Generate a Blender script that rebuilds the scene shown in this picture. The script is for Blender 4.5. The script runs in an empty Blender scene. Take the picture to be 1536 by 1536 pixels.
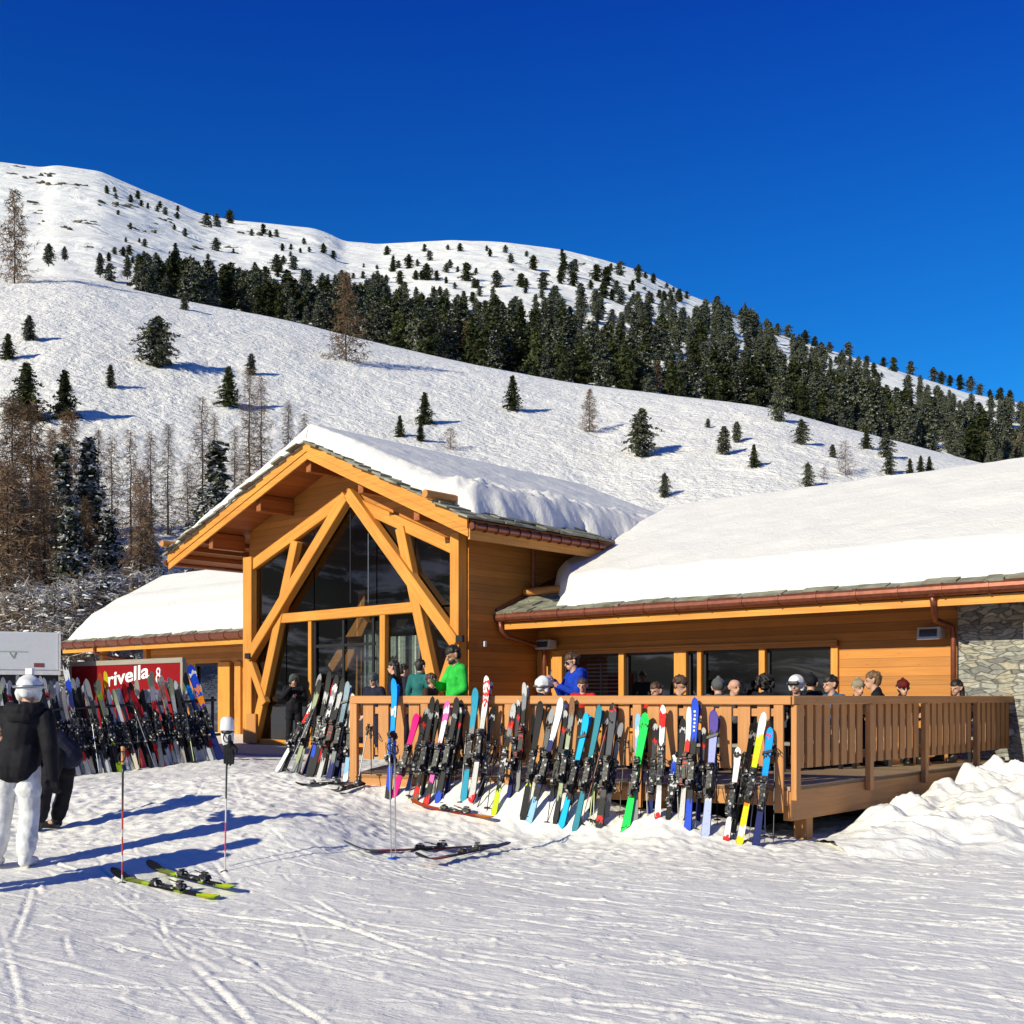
import bpy, bmesh, math, random
import numpy as np
from mathutils import Vector, Matrix

random.seed(7)
rng = np.random.default_rng(11)
SC = bpy.context.scene
COL = SC.collection
F, HZ, H = 1690.0, 1045.0, 1.7           # focal length in photo pixels, horizon row, eye height
PI = math.pi

# ---------------------------------------------------------------- camera, sun, sky
cam = bpy.data.cameras.new('camera')
camo = bpy.data.objects.new('camera', cam)
COL.objects.link(camo)
camo.location = (0, 0, H)
camo.rotation_euler = (PI / 2, 0, 0)
cam.sensor_width = 36
cam.lens = 36 * F / 1536
cam.shift_y = (HZ - 768) / 1536
cam.clip_start = 0.1
cam.clip_end = 5000
SC.camera = camo

SUN_EL = math.radians(24.5)
SUN_AZ = math.radians(46.5)               # shadows run this far right of straight ahead
sun = bpy.data.lights.new('sun', 'SUN')
sun.energy = 4.9
sun.angle = math.radians(0.5)
sun.color = (1.0, 0.94, 0.70)
suno = bpy.data.objects.new('sun', sun)
COL.objects.link(suno)
sd = Vector((math.sin(SUN_AZ) * math.cos(SUN_EL), math.cos(SUN_AZ) * math.cos(SUN_EL), -math.sin(SUN_EL)))
suno.rotation_euler = sd.to_track_quat('-Z', 'Y').to_euler()
suno.location = (-20, -20, 30)

w = bpy.data.worlds.new('World')
SC.world = w
w.use_nodes = True
nt = w.node_tree
bg = nt.nodes['Background']
sky = nt.nodes.new('ShaderNodeTexSky')
sky.sky_type = 'NISHITA'
sky.sun_disc = False
sky.sun_elevation = SUN_EL
sky.sun_rotation = SUN_AZ + PI
sky.altitude = 2300
sky.air_density = 1.0
sky.dust_density = 0.15
sky.ozone_density = 3.0
hs = nt.nodes.new('ShaderNodeHueSaturation')
hs.inputs['Saturation'].default_value = 1.25
tint = nt.nodes.new('ShaderNodeMix'); tint.data_type = 'RGBA'; tint.blend_type = 'MULTIPLY'; tint.inputs['Factor'].default_value = 1.0
stc = nt.nodes.new('ShaderNodeTexCoord'); ssp = nt.nodes.new('ShaderNodeSeparateXYZ'); srp = nt.nodes.new('ShaderNodeValToRGB')
nt.links.new(stc.outputs['Generated'], ssp.inputs[0]); nt.links.new(ssp.outputs[2], srp.inputs[0]); nt.links.new(srp.outputs[0], tint.inputs[7])
cr_ = srp.color_ramp
cr_.elements[0].position = 0.20; cr_.elements[0].color = (0.30, 1.36, 1.72, 1)
cr_.elements[1].position = 0.36; cr_.elements[1].color = (0.22, 1.12, 1.82, 1)
for p_, c_ in ((0.52, (0.15, 0.70, 1.88, 1)), (0.9, (0.2, 0.4, 1.1, 1))):
    e_ = cr_.elements.new(p_); e_.color = c_
nt.links.new(sky.outputs[0], hs.inputs['Color'])
nt.links.new(hs.outputs[0], tint.inputs[6])
nt.links.new(tint.outputs[2], bg.inputs['Color'])
bg.inputs['Strength'].default_value = 0.075
SC.view_settings.view_transform = 'Standard'
SC.view_settings.look = 'None'
SC.view_settings.exposure = 0.12
SC.view_settings.gamma = 1.0
SC.render.engine = 'CYCLES'
SC.cycles.max_bounces = 6
SC.cycles.diffuse_bounces = 2
SC.cycles.transparent_max_bounces = 8
SC.cycles.use_denoising = True


# ---------------------------------------------------------------- geometry of the place
def at(px, py, Y):
    return Vector(((px - 768) / F * Y, Y, H + (HZ - py) / F * Y))


U = Vector((math.sin(math.radians(48)), -math.cos(math.radians(48)), 0))   # along the chalet front
V = Vector((math.sin(math.radians(42)), math.cos(math.radians(42)), 0))    # into the chalet
O = Vector(((372 - 768) / F * 28.84, 28.84, 0))                             # front left corner


def B(s, v, z):
    return O + U * s + V * v + Vector((0, 0, z))


def on_front(px, py, v=0.0):
    """photo ray meets the vertical plane v of the chalet -> (s, z)"""
    k = (px - 768) / F
    ox, oy = O.x + v * V.x, O.y + v * V.y
    s = (k * oy - ox) / (U.x - k * U.y)
    Y = oy + s * U.y
    return s, H + (HZ - py) / F * Y


DC = Vector(((1185 - 768) / F * 13.0, 13.0, 0))      # deck corner
DL = Vector(((528 - 768) / F * 15.2, 15.2, 0))       # deck front left end
DE = Vector(((1519 - 768) / F * 18.5, 18.5, 0))      # deck side far end
DU = (DL - DC).normalized()                           # along the deck front, to the left
DN = Vector((DU.y, -DU.x, 0))                         # out of the deck front
if DN.y > 0: DN = -DN
SV = (DE - DC).normalized()
SN = Vector((SV.y, -SV.x, 0))                         # out of the deck side (to the right)


def on_deck(px, py, off):
    """photo ray meets the plane of the deck front moved off metres outwards"""
    k = (px - 768) / F
    p0 = DC + DN * off
    n = DN
    d = Vector((k, 1, 0))
    Y = p0.dot(n) / d.dot(n)
    return at(px, py, Y)


# ---------------------------------------------------------------- numpy value noise
def vn(x, y, seed=0.0):
    xi = np.floor(x); yi = np.floor(y)
    fx = x - xi; fy = y - yi
    fx = fx * fx * (3 - 2 * fx); fy = fy * fy * (3 - 2 * fy)

    def h(a, b):
        t = np.sin(a * 127.1 + b * 311.7 + seed * 74.7) * 43758.5453
        return t - np.floor(t)
    a = h(xi, yi); b = h(xi + 1, yi); c = h(xi, yi + 1); d = h(xi + 1, yi + 1)
    return (a + (b - a) * fx) * (1 - fy) + (c + (d - c) * fx) * fy - 0.5


def fbm(x, y, seed=0.0, o=4):
    r = 0; a = 1.0
    for i in range(o):
        r = r + a * vn(x, y, seed + i * 3.1)
        x = x * 2.03 + 1.7; y = y * 2.03 - 0.9; a *= 0.5
    return r


# ---------------------------------------------------------------- materials
MATS = {}


def nodes_of(name):
    m = bpy.data.materials.new(name)
    m.use_nodes = True
    t = m.node_tree
    return m, t, t.nodes['Principled BSDF']


def N(t, kind, **kw):
    n = t.nodes.new(kind)
    for k, v in kw.items():
        if k in n.inputs.keys():
            n.inputs[k].default_value = v
        else:
            setattr(n, k, v)
    return n


def ramp(t, stops, interp='LINEAR'):
    r = t.nodes.new('ShaderNodeValToRGB')
    cr = r.color_ramp
    cr.interpolation = interp
    while len(cr.elements) > 1: cr.elements.remove(cr.elements[-1])
    cr.elements[0].position = stops[0][0]
    cr.elements[0].color = (*stops[0][1], 1)
    for p, c in stops[1:]:
        e = cr.elements.new(p); e.color = (*c, 1)
    return r


def plain(name, col, rough=0.5, metal=0.0, var=0.12, bump=0.0, scale=12.0):
    if name in MATS: return MATS[name]
    m, t, b = nodes_of(name)
    tc = N(t, 'ShaderNodeTexCoord')
    n = N(t, 'ShaderNodeTexNoise', Scale=scale, Detail=4.0)
    t.links.new(tc.outputs['Object'], n.inputs['Vector'])
    lo = tuple(c * (1 - var) for c in col); hi = tuple(min(1, c * (1 + var)) for c in col)
    r = ramp(t, [(0.3, lo), (0.7, hi)])
    t.links.new(n.outputs['Fac'], r.inputs[0])
    t.links.new(r.outputs[0], b.inputs['Base Color'])
    b.inputs['Roughness'].default_value = rough
    if rough > .6: b.inputs['Specular IOR Level'].default_value = 0.15
    b.inputs['Metallic'].default_value = metal
    if bump:
        bp = N(t, 'ShaderNodeBump', Strength=bump, Distance=0.02)
        t.links.new(n.outputs['Fac'], bp.inputs['Height'])
        t.links.new(bp.outputs[0], b.inputs['Normal'])
    MATS[name] = m
    return m


def wood(name, dark, light, seam=0.0, rough=0.6, grain=26.0):
    """grain runs along U of the uv map; seam > 0 draws board joints every seam metres of V"""
    if name in MATS: return MATS[name]
    m, t, b = nodes_of(name)
    uv = N(t, 'ShaderNodeUVMap')
    mp = N(t, 'ShaderNodeMapping'); mp.inputs['Scale'].default_value = (1.1, grain, 1)
    t.links.new(uv.outputs[0], mp.inputs['Vector'])
    n = N(t, 'ShaderNodeTexNoise', Scale=1.0, Detail=6.0, Roughness=0.65, Distortion=0.4)
    t.links.new(mp.outputs[0], n.inputs['Vector'])
    n2 = N(t, 'ShaderNodeTexNoise', Scale=0.9, Detail=3.0)
    t.links.new(uv.outputs[0], n2.inputs['Vector'])
    mp3 = N(t, 'ShaderNodeMapping'); mp3.inputs['Scale'].default_value = (2.2, 9.0, 1)
    t.links.new(uv.outputs[0], mp3.inputs['Vector'])
    kn = N(t, 'ShaderNodeTexVoronoi', Scale=1.0)
    t.links.new(mp3.outputs[0], kn.inputs['Vector'])
    knr = ramp(t, [(0.0, (0.3, 0.3, 0.3)), (0.10, (1, 1, 1))])
    t.links.new(kn.outputs['Distance'], knr.inputs[0])
    r = ramp(t, [(0.25, dark), (0.75, light)])
    mx = N(t, 'ShaderNodeMath', operation='MULTIPLY_ADD')
    mx.inputs[1].default_value = 0.65
    t.links.new(n.outputs['Fac'], mx.inputs[0])
    ad = N(t, 'ShaderNodeMath', operation='MULTIPLY'); ad.inputs[1].default_value = 0.35
    t.links.new(n2.outputs['Fac'], ad.inputs[0])
    t.links.new(ad.outputs[0], mx.inputs[2])
    t.links.new(mx.outputs[0], r.inputs[0])
    mk = N(t, 'ShaderNodeMix', data_type='RGBA', blend_type='MULTIPLY'); mk.inputs['Factor'].default_value = 0.55
    t.links.new(r.outputs[0], mk.inputs[6]); t.links.new(knr.outputs[0], mk.inputs[7])
    col = mk.outputs[2]
    hgt = n.outputs['Fac']
    if seam:
        sp = N(t, 'ShaderNodeSeparateXYZ'); t.links.new(uv.outputs[0], sp.inputs[0])
        dv = N(t, 'ShaderNodeMath', operation='DIVIDE'); dv.inputs[1].default_value = seam
        t.links.new(sp.outputs[1], dv.inputs[0])
        fr = N(t, 'ShaderNodeMath', operation='FRACT'); t.links.new(dv.outputs[0], fr.inputs[0])
        fl = N(t, 'ShaderNodeMath', operation='FLOOR'); t.links.new(dv.outputs[0], fl.inputs[0])
        wn = N(t, 'ShaderNodeTexWhiteNoise', noise_dimensions='1D'); t.links.new(fl.outputs[0], wn.inputs['W'])
        sr = ramp(t, [(0.0, (0.22, 0.22, 0.22)), (0.035, (1, 1, 1)), (0.965, (1, 1, 1)), (1.0, (0.22, 0.22, 0.22))])
        t.links.new(fr.outputs[0], sr.inputs[0])
        m2 = N(t, 'ShaderNodeMix', data_type='RGBA', blend_type='MULTIPLY'); m2.inputs['Factor'].default_value = 0.9
        t.links.new(col, m2.inputs[6]); t.links.new(sr.outputs[0], m2.inputs[7])
        hv = N(t, 'ShaderNodeMapRange'); hv.inputs[3].default_value = 0.78; hv.inputs[4].default_value = 1.15
        t.links.new(wn.outputs[0], hv.inputs[0])
        m3 = N(t, 'ShaderNodeMix', data_type='RGBA', blend_type='MULTIPLY'); m3.inputs['Factor'].default_value = 1.0
        t.links.new(m2.outputs[2], m3.inputs[6]); t.links.new(hv.outputs[0], m3.inputs[7])
        col = m3.outputs[2]
    t.links.new(col, b.inputs['Base Color'])
    b.inputs['Roughness'].default_value = rough
    bp = N(t, 'ShaderNodeBump', Strength=0.25, Distance=0.01)
    t.links.new(hgt, bp.inputs['Height']); t.links.new(bp.outputs[0], b.inputs['Normal'])
    MATS[name] = m
    return m


def snow(name, fine=14.0, coarse=1.2, s_fine=0.35, s_coarse=0.5, d_fine=0.012, d_coarse=0.12, col=(0.86, 0.845, 0.82), dirt=0.05):
    if name in MATS: return MATS[name]
    m, t, b = nodes_of(name)
    tc = N(t, 'ShaderNodeTexCoord')
    n1 = N(t, 'ShaderNodeTexNoise', Scale=fine, Detail=6.0, Roughness=0.65)
    n2 = N(t, 'ShaderNodeTexNoise', Scale=coarse, Detail=5.0, Distortion=1.2)
    n3 = N(t, 'ShaderNodeTexNoise', Scale=coarse * 0.35, Detail=3.0)
    for n in (n1, n2, n3): t.links.new(tc.outputs['Object'], n.inputs['Vector'])
    b1 = N(t, 'ShaderNodeBump', Strength=s_coarse, Distance=d_coarse)
    b2 = N(t, 'ShaderNodeBump', Strength=s_fine, Distance=d_fine)
    t.links.new(n2.outputs['Fac'], b1.inputs['Height'])
    t.links.new(n1.outputs['Fac'], b2.inputs['Height'])
    t.links.new(b1.outputs[0], b2.inputs['Normal'])
    t.links.new(b2.outputs[0], b.inputs['Normal'])
    lo = tuple(c * (1 - dirt * 2) for c in col); hi = tuple(min(0.95, c * (1 + dirt * 0.6)) for c in col)
    r = ramp(t, [(0.35, lo), (0.65, hi)])
    t.links.new(n3.outputs['Fac'], r.inputs[0])
    t.links.new(r.outputs[0], b.inputs['Base Color'])
    b.inputs['Roughness'].default_value = 0.65
    b.inputs['Specular IOR Level'].default_value = 0.25
    MATS[name] = m
    return m


def tracked_snow(name):
    """skied-out snow: grains plus fine scratches running two ways"""
    m, t, b = nodes_of(name)
    tc = N(t, 'ShaderNodeTexCoord')
    last = None

    def bump(hgt, strength, dist):
        nonlocal last
        bp = N(t, 'ShaderNodeBump', Strength=strength, Distance=dist)
        t.links.new(hgt, bp.inputs['Height'])
        if last is not None: t.links.new(last, bp.inputs['Normal'])
        last = bp.outputs[0]
    g = N(t, 'ShaderNodeTexNoise', Scale=5.0, Detail=4.0, Roughness=0.6); t.links.new(tc.outputs['Object'], g.inputs['Vector'])
    bump(g.outputs['Fac'], .28, .05)
    msk = N(t, 'ShaderNodeTexNoise', Scale=0.55, Detail=2.0); t.links.new(tc.outputs['Object'], msk.inputs['Vector'])
    for ang, sc_, st, seed in ((37, (.5, 15, 1), .24, 0), (30, (.35, 24, 1), .22, 5)):
        mp = N(t, 'ShaderNodeMapping'); mp.inputs['Rotation'].default_value = (0, 0, math.radians(ang)); mp.inputs['Location'].default_value = (seed, seed * 2, 0)
        t.links.new(tc.outputs['Object'], mp.inputs[0])
        m2 = N(t, 'ShaderNodeMapping'); m2.inputs['Scale'].default_value = sc_; t.links.new(mp.outputs[0], m2.inputs[0])
        n = N(t, 'ShaderNodeTexNoise', Scale=1.0, Detail=3.0, Roughness=.55, Distortion=.25); t.links.new(m2.outputs[0], n.inputs['Vector'])
        r = ramp(t, [(0.30, (.5, .5, .5)), (0.36, (0, 0, 0)), (0.42, (.45, .45, .45)), (0.56, (.45, .45, .45)), (0.62, (1, 1, 1)), (0.66, (.4, .4, .4)), (0.8, (.45, .45, .45))]); t.links.new(n.outputs['Fac'], r.inputs[0])
        bump(r.outputs[0], st, .016)
    n1 = N(t, 'ShaderNodeTexNoise', Scale=28.0, Detail=5.0, Roughness=0.7); t.links.new(tc.outputs['Object'], n1.inputs['Vector'])
    bump(n1.outputs['Fac'], .6, .012)
    t.links.new(last, b.inputs['Normal'])
    r = ramp(t, [(0.3, (0.84, 0.815, 0.775)), (0.7, (0.91, 0.885, 0.845))]); t.links.new(msk.outputs['Fac'], r.inputs[0]); t.links.new(r.outputs[0], b.inputs['Base Color'])
    b.inputs['Roughness'].default_value = .65; b.inputs['Specular IOR Level'].default_value = .25
    return m


def foliage(name, dark, light, snow_amt=0.0, scale=3.0):
    if name in MATS: return MATS[name]
    m, t, b = nodes_of(name)
    tc = N(t, 'ShaderNodeTexCoord')
    oi = N(t, 'ShaderNodeObjectInfo')
    n = N(t, 'ShaderNodeTexNoise', Scale=scale, Detail=3.0)
    t.links.new(tc.outputs['Object'], n.inputs['Vector'])
    r = ramp(t, [(0.3, dark), (0.7, light)])
    t.links.new(n.outputs['Fac'], r.inputs[0])
    hv = N(t, 'ShaderNodeMapRange'); hv.inputs[3].default_value = 0.7; hv.inputs[4].default_value = 1.35
    t.links.new(oi.outputs['Random'], hv.inputs[0])
    mu = N(t, 'ShaderNodeMix', data_type='RGBA', blend_type='MULTIPLY'); mu.inputs['Factor'].default_value = 1.0
    t.links.new(r.outputs[0], mu.inputs[6]); t.links.new(hv.outputs[0], mu.inputs[7])
    col = mu.outputs[2]
    if snow_amt:
        n2 = N(t, 'ShaderNodeTexNoise', Scale=scale * 5, Detail=2.0)
        t.links.new(tc.outputs['Object'], n2.inputs['Vector'])
        sr = ramp(t, [(0.62 - snow_amt, (0, 0, 0)), (0.70 - snow_amt, (1, 1, 1))])
        t.links.new(n2.outputs['Fac'], sr.inputs[0])
        ge = N(t, 'ShaderNodeNewGeometry'); sp = N(t, 'ShaderNodeSeparateXYZ')
        t.links.new(ge.outputs['Normal'], sp.inputs[0])
        ab = N(t, 'ShaderNodeMath', operation='ABSOLUTE'); t.links.new(sp.outputs[2], ab.inputs[0])
        mm = N(t, 'ShaderNodeMath', operation='MULTIPLY')
        t.links.new(sr.outputs[0], mm.inputs[0]); t.links.new(ab.outputs[0], mm.inputs[1])
        ms = N(t, 'ShaderNodeMix', data_type='RGBA')
        t.links.new(mm.outputs[0], ms.inputs['Factor'])
        t.links.new(col, ms.inputs[6]); ms.inputs[7].default_value = (0.8, 0.82, 0.86, 1)
        col = ms.outputs[2]
    t.links.new(col, b.inputs['Base Color'])
    b.inputs['Roughness'].default_value = 0.75
    b.inputs['Specular IOR Level'].default_value = 0.15
    MATS[name] = m
    return m


def glass(name, tint, refl=0.12):
    if name in MATS: return MATS[name]
    m, t, b = nodes_of(name)
    t.nodes.remove(b)
    out = t.nodes['Material Output']
    tr = N(t, 'ShaderNodeBsdfTransparent', Color=(*tint, 1))
    gl = N(t, 'ShaderNodeBsdfGlossy', Color=(1, 1, 1, 1), Roughness=0.015)
    fr = N(t, 'ShaderNodeFresnel', IOR=1.5)
    ad = N(t, 'ShaderNodeMath', operation='ADD'); ad.inputs[1].default_value = refl; ad.use_clamp = True
    tc = N(t, 'ShaderNodeTexCoord'); nz = N(t, 'ShaderNodeTexNoise', Scale=0.6, Detail=1.0)
    t.links.new(tc.outputs['Object'], nz.inputs['Vector'])
    bp = N(t, 'ShaderNodeBump', Strength=0.06, Distance=0.1)
    t.links.new(nz.outputs['Fac'], bp.inputs['Height']); t.links.new(bp.outputs[0], gl.inputs['Normal'])
    mx = N(t, 'ShaderNodeMixShader')
    t.links.new(fr.outputs[0], ad.inputs[0]); t.links.new(ad.outputs[0], mx.inputs[0])
    t.links.new(tr.outputs[0], mx.inputs[1]); t.links.new(gl.outputs[0], mx.inputs[2])
    t.links.new(mx.outputs[0], out.inputs['Surface'])
    MATS[name] = m
    return m


def stone(name):
    if name in MATS: return MATS[name]
    m, t, b = nodes_of(name)
    uv = N(t, 'ShaderNodeUVMap')
    nz = N(t, 'ShaderNodeTexNoise', Scale=2.5, Detail=2.0)
    t.links.new(uv.outputs[0], nz.inputs['Vector'])
    mx = N(t, 'ShaderNodeMix', data_type='RGBA', blend_type='LINEAR_LIGHT'); mx.inputs['Factor'].default_value = 0.12
    t.links.new(uv.outputs[0], mx.inputs[6]); t.links.new(nz.outputs['Color'], mx.inputs[7])
    mp = N(t, 'ShaderNodeMapping'); mp.inputs['Scale'].default_value = (3.6, 14.0, 1)
    t.links.new(mx.outputs[2], mp.inputs[0])
    vo = N(t, 'ShaderNodeTexVoronoi', Scale=1.0, Randomness=0.85)
    ve = N(t, 'ShaderNodeTexVoronoi', feature='DISTANCE_TO_EDGE', Scale=1.0, Randomness=0.85)
    t.links.new(mp.outputs[0], vo.inputs['Vector']); t.links.new(mp.outputs[0], ve.inputs['Vector'])
    sp = N(t, 'ShaderNodeSeparateColor'); t.links.new(vo.outputs['Color'], sp.inputs[0])
    r = ramp(t, [(0.0, (0.17, 0.17, 0.17)), (0.3, (0.30, 0.30, 0.28)), (0.55, (0.42, 0.38, 0.30)), (0.8, (0.36, 0.37, 0.35)), (1.0, (0.55, 0.54, 0.50))])
    t.links.new(sp.outputs[0], r.inputs[0])
    er = ramp(t, [(0.0, (0.25, 0.25, 0.25)), (0.09, (1, 1, 1))])
    t.links.new(ve.outputs['Distance'], er.inputs[0])
    m2 = N(t, 'ShaderNodeMix', data_type='RGBA', blend_type='MULTIPLY'); m2.inputs['Factor'].default_value = 0.9
    t.links.new(r.outputs[0], m2.inputs[6]); t.links.new(er.outputs[0], m2.inputs[7])
    n2 = N(t, 'ShaderNodeTexNoise', Scale=14.0, Detail=5.0); t.links.new(uv.outputs[0], n2.inputs['Vector'])
    nr = ramp(t, [(0.3, (0.7, 0.7, 0.7)), (0.7, (1.15, 1.15, 1.15))]); t.links.new(n2.outputs['Fac'], nr.inputs[0])
    m3 = N(t, 'ShaderNodeMix', data_type='RGBA', blend_type='MULTIPLY'); m3.inputs['Factor'].default_value = 1.0
    t.links.new(m2.outputs[2], m3.inputs[6]); t.links.new(nr.outputs[0], m3.inputs[7])
    t.links.new(m3.outputs[2], b.inputs['Base Color'])
    bp = N(t, 'ShaderNodeBump', Strength=0.5, Distance=0.03)
    t.links.new(er.outputs[0], bp.inputs['Height']); t.links.new(bp.outputs[0], b.inputs['Normal'])
    b.inputs['Roughness'].default_value = 0.85
    MATS[name] = m
    return m


def ski_mat(name, stops, seed=0, rough=0.6):
    """graphics of a ski: colour bands along its length, with a finer ragged pattern over them"""
    if name in MATS: return MATS[name]
    m, t, b = nodes_of(name)
    uv = N(t, 'ShaderNodeUVMap')
    sp = N(t, 'ShaderNodeSeparateXYZ'); t.links.new(uv.outputs[0], sp.inputs[0])
    mp = N(t, 'ShaderNodeMapping'); mp.inputs['Scale'].default_value = (2.5, 16, 1); mp.inputs['Location'].default_value = (seed * 3.7, seed * 1.3, 0)
    t.links.new(uv.outputs[0], mp.inputs[0])
    n = N(t, 'ShaderNodeTexNoise', Scale=1.0, Detail=1.5, Distortion=0.8)
    t.links.new(mp.outputs[0], n.inputs['Vector'])
    sh = N(t, 'ShaderNodeMath', operation='MULTIPLY_ADD'); sh.inputs[1].default_value = 0.16; sh.inputs[2].default_value = -0.08
    t.links.new(n.outputs['Fac'], sh.inputs[0])
    su = N(t, 'ShaderNodeMath', operation='ADD'); t.links.new(sp.outputs[1], su.inputs[0]); t.links.new(sh.outputs[0], su.inputs[1])
    r = ramp(t, stops, 'CONSTANT')
    t.links.new(su.outputs[0], r.inputs[0])
    # narrow dark edge lines and lettering-like flecks
    er = ramp(t, [(0.0, (0.25, 0.25, 0.25)), (0.07, (1, 1, 1)), (0.93, (1, 1, 1)), (1.0, (0.25, 0.25, 0.25))], 'CONSTANT')
    t.links.new(sp.outputs[0], er.inputs[0])
    mp2 = N(t, 'ShaderNodeMapping'); mp2.inputs['Scale'].default_value = (3, 40, 1); mp2.inputs['Location'].default_value = (seed * 5.1, seed, 0)
    t.links.new(uv.outputs[0], mp2.inputs[0])
    n2 = N(t, 'ShaderNodeTexNoise', Scale=1.0, Detail=2.0)
    t.links.new(mp2.outputs[0], n2.inputs['Vector'])
    fr = ramp(t, [(0.30, (0.35, 0.35, 0.35)), (0.36, (1, 1, 1))])
    t.links.new(n2.outputs['Fac'], fr.inputs[0])
    m1 = N(t, 'ShaderNodeMix', data_type='RGBA', blend_type='MULTIPLY'); m1.inputs['Factor'].default_value = 0.9
    t.links.new(r.outputs[0], m1.inputs[6]); t.links.new(er.outputs[0], m1.inputs[7])
    m2 = N(t, 'ShaderNodeMix', data_type='RGBA', blend_type='MULTIPLY'); m2.inputs['Factor'].default_value = 0.7
    t.links.new(m1.outputs[2], m2.inputs[6]); t.links.new(fr.outputs[0], m2.inputs[7])
    t.links.new(m2.outputs[2], b.inputs['Base Color'])
    b.inputs['Roughness'].default_value = rough
    b.inputs['Specular IOR Level'].default_value = 0.2
    MATS[name] = m
    return m


# ---------------------------------------------------------------- mesh collector
class MB:
    def __init__(self):
        self.v = []; self.f = []; self.uv = []

    def face(self, pts, uvs):
        i = len(self.v)
        self.v += [tuple(p) for p in pts]
        self.f.append(tuple(range(i, i + len(pts))))
        self.uv += uvs

    def hexa(self, c, lx, ly=None, off=None):
        """c: 8 corners, 0-3 bottom loop, 4-7 top loop; lx: grain direction"""
        o = off if off is not None else (random.uniform(0, 50), random.uniform(0, 50))
        lx = lx.normalized()
        ctr = sum((Vector(p) for p in c), Vector()) / 8
        for q in ((3, 2, 1, 0), (4, 5, 6, 7), (0, 1, 5, 4), (1, 2, 6, 5), (2, 3, 7, 6), (3, 0, 4, 7)):
            p = [Vector(c[i]) for i in q]
            n = (p[2] - p[0]).cross(p[3] - p[1])
            if n.length < 1e-9: continue
            n.normalize()
            if n.dot(p[0] + p[2] - 2 * ctr) < 0: p.reverse(); n = -n
            ax = lx - n * lx.dot(n)
            if ax.length < 0.2:
                ax = n.orthogonal()
            ax.normalize()
            ay = n.cross(ax)
            if ay.z < -0.3: ay = -ay
            self.face(p, [(o[0] + a.dot(ax), o[1] + a.dot(ay)) for a in p])

    def bar(self, p0, p1, w, h, side=None, off=None):
        """box from p0 to p1; w across 'side', h across the third axis"""
        p0, p1 = Vector(p0), Vector(p1)
        d = (p1 - p0).normalized()
        if side is None:
            side = d.cross(Vector((0, 0, 1)))
            if side.length < 0.01: side = Vector((1, 0, 0))
        side = (side - d * side.dot(d)).normalized()
        up = side.cross(d).normalized()
        a, b = side * w / 2, up * h / 2
        c = [p0 - a - b, p0 + a - b, p1 + a - b, p1 - a - b, p0 - a + b, p0 + a + b, p1 + a + b, p1 - a + b]
        self.hexa(c, d, off=off)

    def bbox(self, s0, s1, v0, v1, z0, z1, fn=B, grain=None, off=None):
        c = [fn(s0, v0, z0), fn(s1, v0, z0), fn(s1, v1, z0), fn(s0, v1, z0), fn(s0, v0, z1), fn(s1, v0, z1), fn(s1, v1, z1), fn(s0, v1, z1)]
        self.hexa(c, grain if grain is not None else (c[1] - c[0]), off=off)

    def tube(self, pts, rad, seg=8, caps=True):
        pts = [Vector(p) for p in pts]
        rad = rad if isinstance(rad, (list, tuple)) else [rad] * len(pts)
        i0 = len(self.v)
        prev = None
        for k, p in enumerate(pts):
            d = (pts[min(k + 1, len(pts) - 1)] - pts[max(k - 1, 0)])
            d = d.normalized() if d.length > 1e-9 else Vector((0, 0, 1))
            if prev is None:
                a = d.orthogonal().normalized()
            else:
                a = (prev - d * prev.dot(d))
                a = a.normalized() if a.length > 1e-6 else d.orthogonal().normalized()
            prev = a
            b = d.cross(a)
            for j in range(seg):
                an = 2 * PI * j / seg
                self.v.append(tuple(p + (a * math.cos(an) + b * math.sin(an)) * rad[k]))
        for k in range(len(pts) - 1):
            for j in range(seg):
                q = (i0 + k * seg + j, i0 + k * seg + (j + 1) % seg, i0 + (k + 1) * seg + (j + 1) % seg, i0 + (k + 1) * seg + j)
                self.f.append(q)
                self.uv += [(k, j / seg), (k, (j + 1) / seg), (k + 1, (j + 1) / seg), (k + 1, j / seg)]
        if caps:
            self.f.append(tuple(i0 + j for j in reversed(range(seg)))); self.uv += [(0, 0)] * seg
            e = i0 + (len(pts) - 1) * seg
            self.f.append(tuple(e + j for j in range(seg))); self.uv += [(0, 0)] * seg

    def ball(self, c, rx, ry=None, rz=None, seg=12, rings=8):
        ry = ry or rx; rz = rz or rx
        c = Vector(c)
        i0 = len(self.v)
        self.v.append(tuple(c + Vector((0, 0, -rz))))
        for k in range(1, rings):
            a = -PI / 2 + PI * k / rings
            for j in range(seg):
                b = 2 * PI * j / seg
                self.v.append((c.x + rx * math.cos(a) * math.cos(b), c.y + ry * math.cos(a) * math.sin(b), c.z + rz * math.sin(a)))
        self.v.append(tuple(c + Vector((0, 0, rz))))
        top = len(self.v) - 1
        r = lambda k, j: i0 + 1 + (k - 1) * seg + j % seg
        for j in range(seg):
            self.f.append((i0, r(1, j + 1), r(1, j))); self.uv += [(0, 0)] * 3
            self.f.append((top, r(rings - 1, j), r(rings - 1, j + 1))); self.uv += [(0, 0)] * 3
        for k in range(1, rings - 1):
            for j in range(seg):
                self.f.append((r(k, j), r(k, j + 1), r(k + 1, j + 1), r(k + 1, j))); self.uv += [(0, 0)] * 4

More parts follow.
